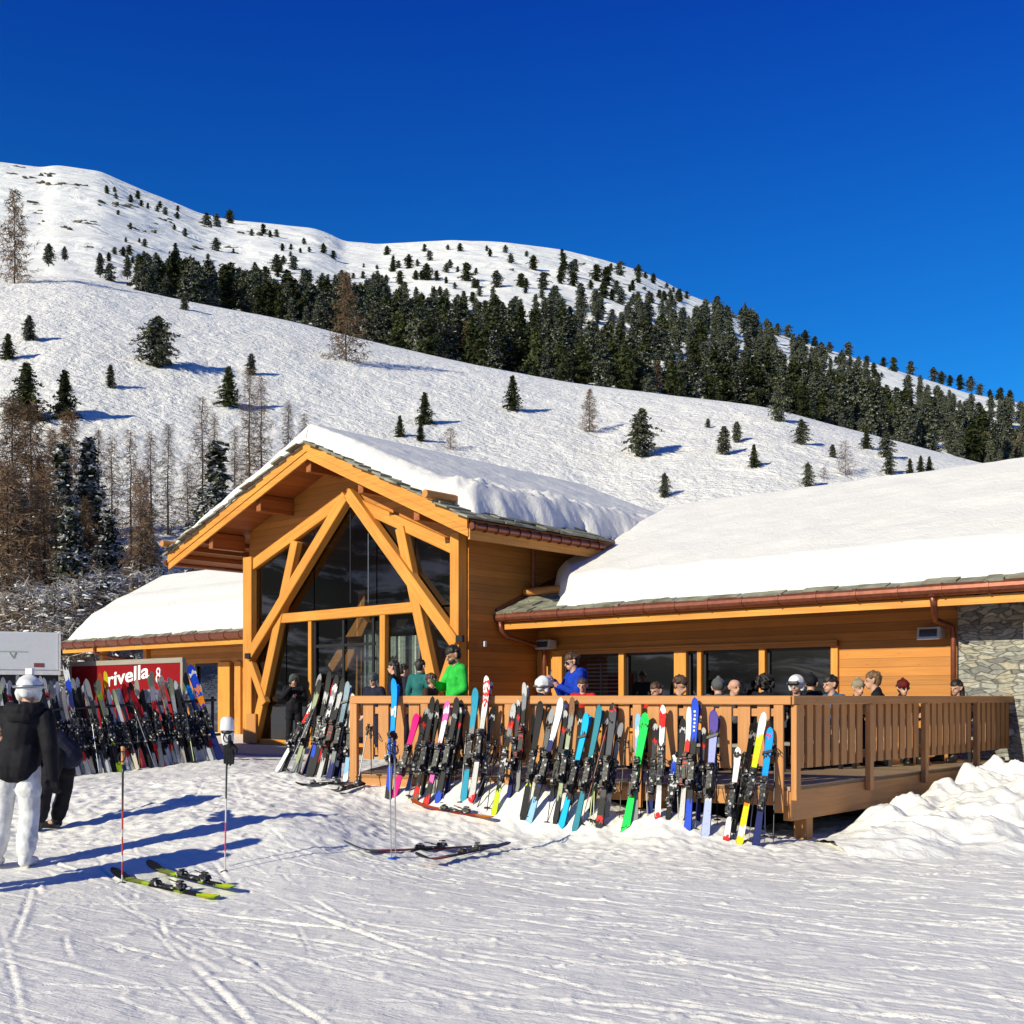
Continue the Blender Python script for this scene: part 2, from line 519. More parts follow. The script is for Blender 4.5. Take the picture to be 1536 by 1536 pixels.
    def capsule(self, p0, r0, p1, r1, seg=10):
        p0, p1 = Vector(p0), Vector(p1)
        d = p1 - p0
        L = d.length
        if L < 1e-6:
            self.ball(p0, max(r0, r1)); return
        d /= L
        pts = [p0 - d * r0 * 0.99]; rad = [r0 * 0.14]
        pts += [p0 - d * r0 * 0.7, p0]; rad += [r0 * 0.71, r0]
        pts += [p1, p1 + d * r1 * 0.7, p1 + d * r1 * 0.99]; rad += [r1, r1 * 0.71, r1 * 0.14]
        self.tube(pts, rad, seg)

    def mesh(self, name):
        me = bpy.data.meshes.new(name)
        me.from_pydata(self.v, [], self.f)
        if len(self.uv) == len(me.loops):
            l = me.uv_layers.new(name='UVMap')
            l.data.foreach_set('uv', np.array(self.uv, dtype=np.float32).ravel())
        return me

    def build(self, name, m, parent=None, smooth=False, bevel=0.0):
        me = self.mesh(name)
        if bevel:
            bm = bmesh.new(); bm.from_mesh(me)
            bmesh.ops.remove_doubles(bm, verts=bm.verts, dist=1e-5)
            bmesh.ops.bevel(bm, geom=list(bm.edges), offset=bevel, segments=1, affect='EDGES', clamp_overlap=True)
            bm.to_mesh(me); bm.free()
        if smooth:
            me.polygons.foreach_set('use_smooth', [True] * len(me.polygons))
        return link(name, me, m, parent)


def link(name, me, m=None, parent=None):
    o = bpy.data.objects.new(name, me)
    COL.objects.link(o)
    if m is not None and len(me.materials) == 0: me.materials.append(m)
    if parent is not None: o.parent = parent
    return o


def tag(o, label=None, cat=None, group=None, kind=None):
    if label: o['label'] = label
    if cat: o['category'] = cat
    if group: o['group'] = group
    if kind: o['kind'] = kind
    return o


def thing(name, label, cat, loc=(0, 0, 0), group=None, mat=None):
    o = bpy.data.objects.new(name, None)
    o.empty_display_size = 0.1
    COL.objects.link(o)
    if mat is not None: o.matrix_world = mat
    else: o.location = loc
    return tag(o, label, cat, group)


def local(root, name, mb, m, smooth=False, bevel=0.0):
    """mesh in world coordinates under a thing whose origin lies at its base"""
    o = mb.build(name, m, root, smooth, bevel)
    off = root.matrix_world.translation if root.parent is None else root.parent.matrix_world.translation
    me = o.data
    me.transform(Matrix.Translation(-off))
    return o


def grid_mesh(name, X, Y, Z, m, kind='structure', smooth=True):
    ny, nx = Z.shape
    me = bpy.data.meshes.new(name)
    co = np.stack([X, Y, Z], -1).reshape(-1, 3).astype(np.float32)
    idx = np.arange(ny * nx).reshape(ny, nx)
    q = np.stack([idx[:-1, :-1], idx[:-1, 1:], idx[1:, 1:], idx[1:, :-1]], -1).reshape(-1, 4)
    me.vertices.add(len(co)); me.vertices.foreach_set('co', co.ravel())
    me.loops.add(q.size); me.loops.foreach_set('vertex_index', q.ravel().astype(np.int32))
    me.polygons.add(len(q)); me.polygons.foreach_set('loop_start', np.arange(0, q.size, 4, dtype=np.int32))
    me.update(calc_edges=True)
    if smooth: me.polygons.foreach_set('use_smooth', np.ones(len(q), dtype=bool))
    o = link(name, me, m)
    if kind: o['kind'] = kind
    return o


# ---------------------------------------------------------------- the palette
GABLE_WOOD = wood('larch_timber', (0.40, 0.135, 0.016), (0.82, 0.38, 0.062))
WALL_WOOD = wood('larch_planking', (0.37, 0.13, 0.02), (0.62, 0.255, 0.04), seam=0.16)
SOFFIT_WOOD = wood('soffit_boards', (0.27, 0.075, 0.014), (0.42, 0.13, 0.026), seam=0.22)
DECK_WOOD = wood('deck_larch', (0.37, 0.145, 0.042), (0.64, 0.305, 0.10))
FLOOR_WOOD = wood('deck_floor_boards', (0.30, 0.20, 0.12), (0.42, 0.29, 0.18), seam=0.14)
LOG_WOOD = wood('log_wood', (0.42, 0.17, 0.04), (0.6, 0.27, 0.07))
GREY_WOOD = wood('weathered_wood', (0.22, 0.20, 0.17), (0.36, 0.33, 0.28))
COPPER = plain('brown_copper', (0.23, 0.075, 0.045), 0.42, 0.55, 0.2)
SLATE = plain('slate', (0.21, 0.21, 0.17), 0.8, 0, 0.5, 0.4, 3.0)
STONE = stone('stone_masonry')
CONCRETE = plain('concrete', (0.36, 0.38, 0.37), 0.9, 0, 0.1, 0.2, 6.0)
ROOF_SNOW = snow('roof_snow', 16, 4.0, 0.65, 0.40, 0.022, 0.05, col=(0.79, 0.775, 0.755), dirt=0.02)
BLACK = plain('black_plastic', (0.015, 0.015, 0.017), 0.45)
DARK_METAL = plain('dark_metal', (0.04, 0.04, 0.045), 0.4, 0.6)
GREY_METAL = plain('grey_metal', (0.4, 0.41, 0.42), 0.35, 0.8)
WHITE_PAINT = plain('white_paint', (0.75, 0.76, 0.78), 0.45, 0, 0.04)
GLASS = glass('window_glass', (0.55, 0.58, 0.60), 0.06)
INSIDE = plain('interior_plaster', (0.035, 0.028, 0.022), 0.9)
CURTAIN = plain('curtain_cloth', (0.62, 0.70, 0.64), 0.9, 0, 0.3, 0.3, 20.0)
DECK_SHADE = plain('deck_shade', (0.03, 0.026, 0.022), 0.95, 0, 0.4, 0.5, 5.0)  # near-black colour of the added backing, painted shade below the deck

# ---------------------------------------------------------------- skis leaning on the terrace: measured feet and tips
K_ = (0.018, 0.018, 0.02); W_ = (0.78, 0.78, 0.78); G_ = (0.22, 0.23, 0.24); LG = (0.5, 0.5, 0.5); R_ = (0.62, 0.02, 0.02)
BL = (0.01, 0.06, 0.55); CY = (0.0, 0.42, 0.80); TE = (0.02, 0.20, 0.27); SKY = (0.0, 0.30, 0.90); LB = (0.25, 0.48, 0.75); NV = (0.012, 0.02, 0.12)
MG = (0.85, 0.0, 0.20); PK = (0.85, 0.12, 0.45); GR = (0.0, 0.72, 0.09); LI = (0.55, 0.80, 0.02); YE = (0.85, 0.70, 0.02); OR = (0.85, 0.25, 0.01)
PU = (0.24, 0.26, 0.62); DP = (0.08, 0.05, 0.28); CR = (0.75, 0.66, 0.48); BR = (0.20, 0.10, 0.05); SG = (0.32, 0.36, 0.22); BZ = (0.35, 0.2, 0.1)
# foot x, foot y, tip x, tip y, distance of the foot from the rail plane, graphics foot -> tip, width, label
DECK_SKIS = [
    (440, 1160, 482, 1021, None, [(0, G_), (.12, SG), (.35, K_), (.7, SG), (.85, K_)], .085, 'dark olive skis at the rail end just right of the white and red skis'),
    (461, 1167, 497, 1008, None, [(0, K_), (.2, BL), (.32, K_), (.45, BL), (.58, K_), (.72, LG), (.8, K_)], .085, 'black skis with bright blue panels in the bunch at the left rail end'),
    (466, 1162, 508, 1014, None, [(0, K_), (.3, G_), (.5, W_), (.56, K_), (.6, W_), (.66, G_), (.72, W_), (.78, G_), (.84, W_), (.9, K_)], .09, 'skis with black and white patterned tips in the bunch at the left rail end'),
    (477, 1168, 517, 1018, None, [(0, LG), (.2, K_), (.45, R_), (.55, K_), (.7, LG), (.85, K_)], .08, 'grey and black skis with a red band in the bunch at the rail end'),
    (492, 1171, 524, 1024, None, [(0, NV), (.2, G_), (.5, (.16, .25, .3)), (.75, (.25, .35, .42))], .09, 'blue grey skis at the right of the bunch by the rail end'),
    (518, 1171, 531, 1042, None, [(0, W_), (.1, LB), (.3, NV), (.4, LB), (.52, CR), (.75, YE), (.8, CR)], .085, 'cream skis with pale blue tails against the first terrace post'),
    (582, 1203, 594, 1019, .45, [(0, SKY), (.04, K_), (.12, BL), (.3, K_), (.42, SKY), (.72, W_), (.755, SKY)], .105, 'tall bright sky blue skis standing above the rail behind the planted poles'),
    (590, 1190, 627, 1071, .40, [(0, MG)], .095, 'short plain magenta skis tilted beside the sky blue pair'),
    (621, 1206, 651, 1046, .45, [(0, BR), (.1, R_), (.18, K_), (.3, G_), (.42, K_), (.8, G_), (.85, K_)], .08, 'black skis with a dark red tail right of the magenta skis'),
    (638, 1208, 674, 1052, .48, [(0, R_), (.1, K_), (.25, PK), (.4, K_), (.5, PK), (.62, W_), (.8, PK), (.88, W_), (.93, PK)], .09, 'pink and white skis between two black pairs'),
    (656, 1202, 688, 1047, .42, [(0, BL), (.1, K_), (.55, G_), (.6, K_), (.8, G_), (.84, K_)], .095, 'black skis with a royal blue tail below the man in green'),
    (695, 1199, 715, 1033, .40, [(0, (.02, .3, .45)), (.28, K_), (.4, (.02, .3, .45)), (.55, G_), (.65, (.02, .3, .45))], .10, 'petrol blue skis beside the tall white and red pair'),
    (707, 1201, 734, 1015, .42, [(0, R_), (.06, LG), (.3, W_), (.42, R_), (.48, W_), (.56, LG), (.7, W_), (.78, R_), (.8, LG), (.84, R_), (.88, W_), (.92, R_), (.95, W_)], .11, 'tall white skis with red flashes rising over the rail'),
    (740, 1221, 772, 1057, .50, [(0, LI), (.22, K_), (.28, G_), (.5, LI), (.6, K_), (.7, G_), (.78, R_), (.83, K_), (.88, LG)], .08, 'slim grey skis with lime tails and a red spot'),
    (776, 1182, 789, 1024, .22, [(0, G_), (.2, K_), (.5, LG), (.6, K_), (.75, G_), (.9, LG)], .075, 'narrow grey racing skis sticking up above the rail below the white helmet'),
    (784, 1227, 812, 1053, .50, [(0, K_), (.3, LI), (.32, K_)], .10, 'wide plain black skis with a thin lime edge'),
    (792, 1236, 845, 1048, .52, [(0, LB), (.2, K_), (.3, NV), (.38, W_), (.52, NV), (.68, W_)], .10, 'white tipped navy skis with a pale blue tail'),
    (833, 1232, 862, 1047, .50, [(0, K_), (.2, SG), (.5, LG), (.6, SG), (.7, K_), (.75, G_), (.85, BR)], .085, 'sage green and brown skis left of the cyan pair'),
    (841, 1241, 883, 1071, .52, [(0, CY), (.26, K_), (.36, CY), (.44, K_), (.5, CY), (.8, K_), (.825, CY)], .105, 'bright cyan skis held by a black strap near the tips'),
    (862, 1245, 902, 1059, .54, [(0, TE), (.3, K_), (.42, TE), (.55, CR), (.58, TE)], .095, 'dark teal skis leaning just right of the cyan pair'),
    (898, 1242, 922, 1056, .50, [(0, K_), (.06, R_), (.09, K_), (.25, (.06, .06, .075)), (.45, K_), (.5, (.07, .075, .09)), (.93, R_), (.955, K_)], .105, 'charcoal skis with a red dot on the tip'),
    (952, 1228, 958, 1072, .45, [(0, G_), (.5, LB), (.8, W_), (.85, LB)], .09, 'pale blue skis half hidden behind the green skis'),
    (936, 1253, 970, 1071, .56, [(0, GR), (.06, K_), (.08, GR), (.88, K_), (.9, GR)], .12, 'wide plain bright green skis'),
    (986, 1226, 995, 1059, .45, [(0, R_), (.04, W_), (.25, LG), (.35, K_), (.6, W_), (.62, K_), (.66, W_), (.8, R_), (.93, W_)], .085, 'white skis with a red and white tip right of the green skis'),
    (1002, 1227, 1012, 1134, .45, [(0, K_), (.3, BL), (.4, W_), (.5, OR), (.6, K_), (.7, BL), (.9, W_)], .075, 'very short children skis in black, blue and orange'),
    (1022, 1228, 1036, 1062, .42, [(0, LG), (.3, K_), (.4, SKY), (.5, K_), (.6, R_), (.7, W_)], .08, 'white and red skis tucked behind the blue lettered pair'),
    (1031, 1248, 1045, 1048, .54, [(0, BL), (.24, K_), (.68, BL)], .10, 'tall royal blue skis with yellow lettering on the tip'),
    (1058, 1255, 1073, 1067, .56, [(0, (.35, .4, .7)), (.3, LG), (.4, PU), (.48, LG), (.55, (.3, .33, .7)), (.8, K_), (.83, DP)], .125, 'wide lavender skis with a violet tip'),
    (1089, 1261, 1109, 1123, .56, [(0, R_), (.06, W_), (.25, K_), (.35, W_), (.5, R_), (.6, W_), (.9, K_), (.93, W_)], .09, 'short white junior skis with maroon marks'),
    (1108, 1266, 1146, 1070, .56, [(0, YE), (.08, W_), (.15, YE), (.3, OR), (.33, K_), (.4, LI), (.45, K_), (.56, LI), (.6, YE), (.7, LI), (.75, YE), (.83, W_)], .095, 'yellow and white skis crossing behind the blue pair at the corner'),
    (1133, 1270, 1156, 1093, .58, [(0, NV), (.3, K_), (.4, NV), (.5, SKY), (.75, K_), (.78, SKY), (.93, R_), (.95, SKY)], .10, 'blue and navy skis strapped near the tip, last before the deck corner'),
]
CLUSTER_Y = 15.7


def foot_of(e):
    if e[4] is None: return at(e[0], e[1], CLUSTER_Y - (e[0] - 440) * 0.006)
    return on_deck(e[0], e[1], e[4])


def tip_of(e):
    if e[4] is None: return at(e[2], e[3], CLUSTER_Y + 0.42 - (e[0] - 440) * 0.006)
    return on_deck(e[2], e[3], 0.075)


# ---------------------------------------------------------------- the lie of the snow
ctrl = []
for e in DECK_SKIS: ctrl.append(foot_of(e))
for a in [(28, 1302, 10.7), (72, 1247, 12.7), (60, 1172, 17.5), (200, 1156, 18.5), (330, 1140, 19.5), (400, 1158, 16.2), (416, 1158, 15.8),
          (183, 1325, 9.95), (337, 1308, 10.5), (590, 1288, 11.5), (560, 1178, 15.0), (250, 1345, 9.6), (470, 1184, 14.8), (540, 1198, 14.3)]:
    ctrl.append(at(*a))
for px, py in [(600, 1181), (640, 1172), (700, 1166), (760, 1176), (800, 1174), (850, 1183), (900, 1193), (930, 1222), (960, 1217), (1000, 1209), (1040, 1217), (1100, 1234), (1165, 1262)]:
    ctrl.append(on_deck(px, py, 0.06))
for t in (0.05, 0.3, 0.55, 0.8):
    p = DC.lerp(DL, t) - DN * 0.9; p.z = -0.02 + 0.25 * t; ctrl.append(p)
for px, z, off in [(620, .10, 1.5), (700, .05, 1.3), (900, .0, 1.3), (1130, -.02, 1.3), (1250, .0, .8), (500, .32, 2.0), (450, .36, 3.0)]:
    p = on_deck(px, 1200, off); p.z = z; ctrl.append(p)
for s, v, z in [(-2, -2.5, .5), (2, -3, .46), (5, -2, .42), (-8, 0, .65), (-12, 0, .7), (-12, 8, .9), (0, 6, .6), (8, 6, .5), (12, 2, .3), (18, 2, .2), (24, 2, .2), (24, 12, .8), (10, 14, 1.0), (-5, 14, 1.0)]:
    p = B(s, v, z); ctrl.append(p)
for x, y in [(-30, 5), (-12, 6), (-6, 6), (0, 5), (0, 8), (5, 8), (10, 8), (6, 10.5), (9, 11), (14, 12), (20, 12), (-9, 8), (30, 5), (-30, -30), (0, -30), (30, -30), (0, -60), (-60, -60), (60, -60)]:
    ctrl.append(Vector((x, y, 0)))
for x, y, z in [(-30, 20, .6), (-30, 45, 1.2), (-12, 45, 1.1), (0, 45, 1.0), (15, 45, 1.0), (40, 45, 1.0), (40, 20, .3)]:
    ctrl.append(Vector((x, y, z)))
CP = np.array([[p.x, p.y, p.z] for p in ctrl])
_d = np.sqrt((CP[:, None, 0] - CP[None, :, 0]) ** 2 + (CP[:, None, 1] - CP[None, :, 1]) ** 2 + 0.02)
RW = np.linalg.solve(_d - np.eye(len(CP)) * 0.05, CP[:, 2])


def ground_z(x, y):
    x = np.asarray(x, dtype=float); y = np.asarray(y, dtype=float)
    r = np.zeros(x.shape)
    for (cx, cy, _), wt in zip(CP, RW):
        r += wt * np.sqrt((x - cx) ** 2 + (y - cy) ** 2 + 0.02)
    return np.clip(r, -0.3, 1.6)


def gz(x, y): return float(ground_z(np.array([x]), np.array([y]))[0])


def build_ground():
    xs = np.concatenate([np.linspace(-70, -9.6, 42), np.arange(-9, 10.0, 0.016), np.linspace(10.4, 70, 44)])
    ys = np.concatenate([np.linspace(-70, 4.0, 40), np.arange(4.4, 16.0, 0.016), np.arange(16.03, 24, 0.09), np.linspace(24.3, 46, 60)])
    X, Y = np.meshgrid(xs, ys)
    Z = ground_z(X, Y)
    fade = np.clip((np.minimum(X + 9.2, 10.2 - X) / 1.0), 0, 1) * np.clip((Y - 4.2) / 0.5, 0, 1) * np.clip((24 - Y) / 3, 0, 1)
    lump = 0.018 * fbm(X * 0.5, Y * 0.5, 2, 2) + 0.012 * fbm(X * 4, Y * 4, 5, 4)
    tramp = np.clip((Y - 10.5) / 2.0, 0, 1)
    lump = lump + tramp * (0.030 * fbm(X * 5, Y * 5, 9, 2) + 0.030 * vn(X * 11, Y * 11, 19))
    # chunks of broken snow
    ch = vn(X * 9, Y * 9, 21)
    lump = lump + 0.07 * np.clip(ch - 0.33, 0, 1)
    # ski tracks: grooves with thrown-up edges
    x0, y0, st = -9.0, 4.4, 0.016
    nx = int(round(19.0 / st)); ny = int(round(11.6 / st))
    T = np.zeros((ny, nx))
    r2 = random.Random(5)

    def groove(px, py, ang, L, depth, wd, curve):
        n = int(L / 0.02)
        t = np.linspace(0, 1, n)
        a = ang + curve * (t - 0.5)
        cx = px + np.cumsum(np.cos(a)) * L / n; cy = py + np.cumsum(np.sin(a)) * L / n
        amp = np.sin(np.pi * t) ** 0.5 * (0.6 + 0.8 * np.abs(vn(t * 9, t * 0 + px, 3)) * 2)
        for o, dz in ((-2, .35), (-1, -.7), (0, -1.), (1, -.3), (2, .9), (3, .75), (4, .2)):
            ox = -np.sin(a) * o * wd; oy = np.cos(a) * o * wd
            ix = ((cx + ox - x0) / st).astype(int); iy = ((cy + oy - y0) / st).astype(int)
            ok = (ix >= 0) & (ix < nx) & (iy >= 0) & (iy < ny)
            T[iy[ok], ix[ok]] = T[iy[ok], ix[ok]] * 0.35 + (dz * depth * amp)[ok]
    for i in range(2200):
        px = r2.uniform(-9, 10); py = r2.uniform(4.2, 13.5) if i % 5 else r2.uniform(11, 16)
        if px > -1: ang = math.radians(r2.gauss(-35, 9))
        else: ang = math.radians(r2.gauss(-48, 16))
        if r2.random() < .12: ang += r2.uniform(.4, 1.2)
        groove(px, py, ang, r2.choice((.15, .25, .4, .7, 1.2, 2.2)) * r2.uniform(.6, 1.4), r2.uniform(.005, .019) * (1.25 if r2.random() < .12 else .8) * (1.0 if py < 11.5 else .5), r2.choice((.009, .012, .016)), r2.uniform(-.12, .12))
    K = np.array([.12, .76, .12])
    for ax in (0, 1): T = np.apply_along_axis(lambda m: np.convolve(m, K, 'same'), ax, T)
    ix0 = 42; iy0 = 40
    TT = np.zeros_like(Z)
    hh = min(ny, Z.shape[0] - iy0); ww = min(nx, Z.shape[1] - ix0)
    TT[iy0:iy0 + hh, ix0:ix0 + ww] = T[:hh, :ww]
    Z = Z + (lump + TT) * fade
    return grid_mesh('snow_ground', X, Y, Z, tracked_snow('packed_snow'))


build_ground()


def build_bank():
    """the ploughed heap beside the deck"""
    xs = np.arange(3.6, 12.6, 0.03); ys = np.arange(10.8, 18.2, 0.03)
    X, Y = np.meshgrid(xs, ys)
    pk = [(1300, 1197, 13.9, .55), (1282, 1228, 13.4, .32), (1345, 1188, 14.4, .6), (1400, 1172, 15.3, .7), (1436, 1155, 15.9, .6), (1470, 1141, 16.6, .65), (1525, 1158, 16.0, .8), (1420, 1215, 13.6, .8),
          (1500, 1195, 14.2, .9), (1350, 1235, 12.8, .55), (1460, 1245, 12.9, .7), (1560, 1215, 13.8, 1.0), (1640, 1160, 15.0, 1.2), (1530, 1250, 12.6, .6)]
    Z = np.full(X.shape, -1.0)
    wob = 0.35 * fbm(X * 1.3, Y * 1.3, 4, 3)
    for px, py, D, r in pk:
        p = at(px, py, D)
        d = np.sqrt((X - p.x) ** 2 + (Y - p.y) ** 2) / r
        d = d * (1 + wob)
        Z = np.maximum(Z, p.z * (1.0 - 0.42 * d ** 1.25))
    # keep it clear of the boards of the deck side
    P0, n = DC, SN
    dist = (X - P0.x) * n.x + (Y - P0.y) * n.y
    Z = Z * np.clip(dist / .5, 0, 1) ** .6 - np.clip(.05 - dist, 0, 1) * .6
    rid = 1 - 2.4 * np.abs(fbm(X * 1.5 + Y * .5, Y * 1.5, 8, 3))
    amp = np.clip(Z * 2.0, 0, 1)
    Z = Z + amp * (0.24 * (rid - .45) + 0.17 * fbm(X * 2.6, Y * 2.6, 12, 3) + 0.025 * (1 - 2.2 * np.abs(fbm(X * 6, Y * 6, 14, 3))))
    cell = vn(X * 5, Y * 5, 31); Z = Z + amp * 0.12 * np.clip(cell - 0.25, 0, 1)
    G = ground_z(X, Y)
    Z = G - 0.03 + np.maximum(Z, -0.3)
    return grid_mesh('snow_bank', X, Y, Z, snow('ploughed_snow', 16, 5.0, 0.5, 0.45, 0.02, 0.06, col=(0.88, 0.865, 0.84)))


build_bank()

# ---------------------------------------------------------------- slopes behind
CREST = [(-1400, 330), (-600, 380), (0, 414), (110, 415), (190, 432), (280, 452), (420, 478), (560, 513), (700, 545), (860, 575), (1000, 592), (1150, 610), (1230, 632), (1330, 658), (1470, 694), (1600, 725), (2000, 790), (2800, 850)]
MOUNT = [(-1400, 180), (-600, 210), (0, 243), (60, 251), (85, 248), (150, 257), (215, 285), (260, 303), (300, 320), (345, 330), (400, 335), (470, 343), (495, 352), (515, 362), (565, 366), (620, 363), (680, 360), (760, 364), (840, 374), (900, 388), (960, 406),
         (1000, 424), (1030, 441), (1085, 462), (1110, 480), (1140, 492), (1200, 512), (1250, 527), (1320, 548), (1390, 570), (1450, 590), (1536, 606), (1700, 650), (2000, 720), (2800, 830)]


def interp(tab, px):
    a = np.array(tab, dtype=float)
    return np.interp(px, a[:, 0], a[:, 1])


def sm(tab, px, wdt):
    return sum(interp(tab, px + o * wdt) for o in (-1, -.5, 0, .5, 1)) / 5


Y0, YM0, YM1 = 40.0, 175.0, 620.0


def hill_prof(px):
    yc = np.interp(px, [-400, 0, 500, 900, 1500, 2200], [150, 150, 165, 165, 130, 110])
    return yc, (HZ - sm(CREST, px, 30)) / F


def hill_A(px, Y):
    yc, ac = hill_prof(px)
    a0 = (0.6 - H) / Y0
    t = np.clip((Y - Y0) / (yc - Y0), 0, 1)
    A = a0 + (ac - a0) * np.sin(PI / 2 * t ** 0.9)
    return np.where(Y > yc, ac - 0.0016 * (Y - yc) - 1.5e-5 * (Y - yc) ** 2, A)


def mount_A(px, Y):
    yc, ac = hill_prof(px)
    am = (HZ - sm(MOUNT, px, 7)) / F
    a1 = ac - 0.045
    t = np.clip((Y - YM0) / (YM1 - YM0), 0, 1)
    A = a1 + (am - a1) * np.sin(PI / 2 * t ** 0.85)
    return np.where(Y > YM1, am - 0.0012 * (Y - YM1), A)


def find_Y(fn, px, py, lo, hi):
    want = (HZ - py) / F
    ys = np.linspace(lo, hi, 600)
    a = fn(np.full(600, float(px)), ys)
    i = np.argmax(a >= want)
    return float(ys[i]) if a.max() >= want else hi


def hill_rel(X, Y):
    return 0.30 * fbm(X * .16, Y * .16, 40, 3) + 0.20 * fbm(X * .55, Y * .55, 41, 3) + 0.10 * (1 - np.abs(2 * vn(X * 1.1, Y * 1.1, 42)))


def mount_rel(X, Y):
    return 2.5 * fbm(X * .02, Y * .02, 50, 3) + 1.2 * fbm(X * .08, Y * .08, 51, 3)


def build_hill():
    px = np.linspace(-700, 2300, 560)
    Yv = np.concatenate([np.linspace(Y0 - 2, 90, 140), np.linspace(90.4, 175, 150), np.linspace(177, 230, 22)])
    PX, YY = np.meshgrid(px, Yv)
    X = (PX - 768) / F * YY
    A = hill_A(PX, YY)
    Z = H + A * YY
    yc, _ = hill_prof(PX)
    Z = Z + hill_rel(X, YY) * np.clip((YY - 42) / 15, 0.1, 1) * np.clip((yc - YY) / 20, 0.15, 1)
    return grid_mesh('hillside', X, YY, Z, snow('piste_snow', 1.5, 0.42, 1.0, 0.7, 0.42, 0.6, col=(0.94, 0.92, 0.89), dirt=0.02))


def build_mountain():
    px = np.concatenate([np.linspace(-900, -20, 90), np.linspace(-16, 1560, 420), np.linspace(1565, 2500, 90)])
    Yv = np.concatenate([np.linspace(YM0 - 5, YM1, 220), np.linspace(YM1 + 4, YM1 + 160, 20)])
    PX, YY = np.meshgrid(px, Yv)
    X = (PX - 768) / F * YY
    Z = H + mount_A(PX, YY) * YY
    Z = Z + mount_rel(X, YY) * np.clip((YM1 + 10 - YY) / 120, 0.12, 1) * np.clip((YY - YM0) / 60, 0, 1)
    return grid_mesh('mountain', X, YY, Z, snow('mountain_snow', 0.35, 0.05, 0.35, 0.6, 0.6, 4.0, col=(0.90, 0.88, 0.85), dirt=0.02))


build_hill()
build_mountain()


def build_opposite():
    """the valley side behind the photographer, seen only in the window panes"""
    a = np.linspace(math.radians(100), math.radians(322), 170)
    r = np.linspace(120, 620, 40)
    AA, RR = np.meshgrid(a, r)
    X = np.sin(AA) * RR; Y = np.cos(AA) * RR
    top = 0.20 + 0.10 * fbm(AA * 4, AA * 0, 60, 4) + .22 * np.clip((AA - 4.45) / .5, 0, 1)
    Z = -2 + RR * top * np.clip((RR - 120) / 420, 0, 1) ** 1.2 + 6 * fbm(X * .02, Y * .02, 61, 3) * np.clip((RR - 120) / 80, 0, 1)
    m, t, b = nodes_of('valley_side')
    tc = N(t, 'ShaderNodeTexCoord'); n = N(t, 'ShaderNodeTexNoise', Scale=0.035, Detail=7.0, Roughness=0.7)
    t.links.new(tc.outputs['Object'], n.inputs['Vector'])
    rr = ramp(t, [(0.5, (0.02, 0.025, 0.02)), (0.58, (0.75, 0.77, 0.8))]); t.links.new(n.outputs['Fac'], rr.inputs[0]); t.links.new(rr.outputs[0], b.inputs['Base Color'])
    b.inputs['Roughness'].default_value = 0.8
    return grid_mesh('valley_slope', X[::-1], Y[::-1], Z[::-1], m)


build_opposite()


def on_hill(px, py):
    Y = find_Y(hill_A, px, py, Y0 + 1, float(hill_prof(np.array([float(px)]))[0][0]))
    x = (px - 768) / F * Y
    return Vector((x, Y, H + (HZ - py) / F * Y)), Y


def on_mount(px, py):
    Y = find_Y(mount_A, px, py, YM0, YM1)
    x = (px - 768) / F * Y
    z = H + (HZ - py) / F * Y
    rel = float(mount_rel(np.array([x]), np.array([Y]))[0]) * min(max((YM1 + 10 - Y) / 120, .12), 1) * min(max((Y - YM0) / 60, 0), 1)
    return Vector((x, Y, z + rel)), Y

# ---------------------------------------------------------------- trees
EVERGREEN = foliage('evergreen_needles', (0.007, 0.012, 0.005), (0.075, 0.085, 0.030), 0.0, 4.0)
EVERGREEN_SNOWY = foliage('frosted_needles', (0.008, 0.012, 0.006), (0.085, 0.090, 0.040), 0.055, 5.0)
SPRUCE_SNOWY = foliage('snowy_spruce_needles', (0.008, 0.012, 0.008), (0.05, 0.052, 0.026), 0.12, 6.0)
LARCH_TWIGS = foliage('bare_larch_twigs', (0.105, 0.064, 0.040), (0.30, 0.195, 0.12), 0.0, 0.5)
GREY_TWIGS = foliage('grey_twigs', (0.075, 0.052, 0.038), (0.25, 0.165, 0.105), 0.04, 0.6)
BRUSH = foliage('frosted_brush', (0.13, 0.095, 0.07), (0.36, 0.27, 0.19), 0.14, 0.8)
BARK = plain('bark', (0.075, 0.05, 0.035), 0.9, 0, 0.35, 0.5, 5.0)


def quads_mesh(name, C, A, Bv, m):
    """quads centred at C with half axes A and Bv"""
    C, A, Bv = (np.asarray(q, dtype=np.float32) for q in (C, A, Bv))
    n = len(C)
    co = np.stack([C - A - Bv * .6, C + A - Bv * .25, C + A * 1.1 + Bv * .3, C - A * .7 + Bv], 1).reshape(-1, 3)
    me = bpy.data.meshes.new(name)
    me.vertices.add(4 * n); me.vertices.foreach_set('co', co.ravel())
    me.loops.add(4 * n); me.loops.foreach_set('vertex_index', np.arange(4 * n, dtype=np.int32))
    me.polygons.add(n); me.polygons.foreach_set('loop_start', np.arange(0, 4 * n, 4, dtype=np.int32))
    me.update(calc_edges=True)
    me.materials.append(m)
    return me


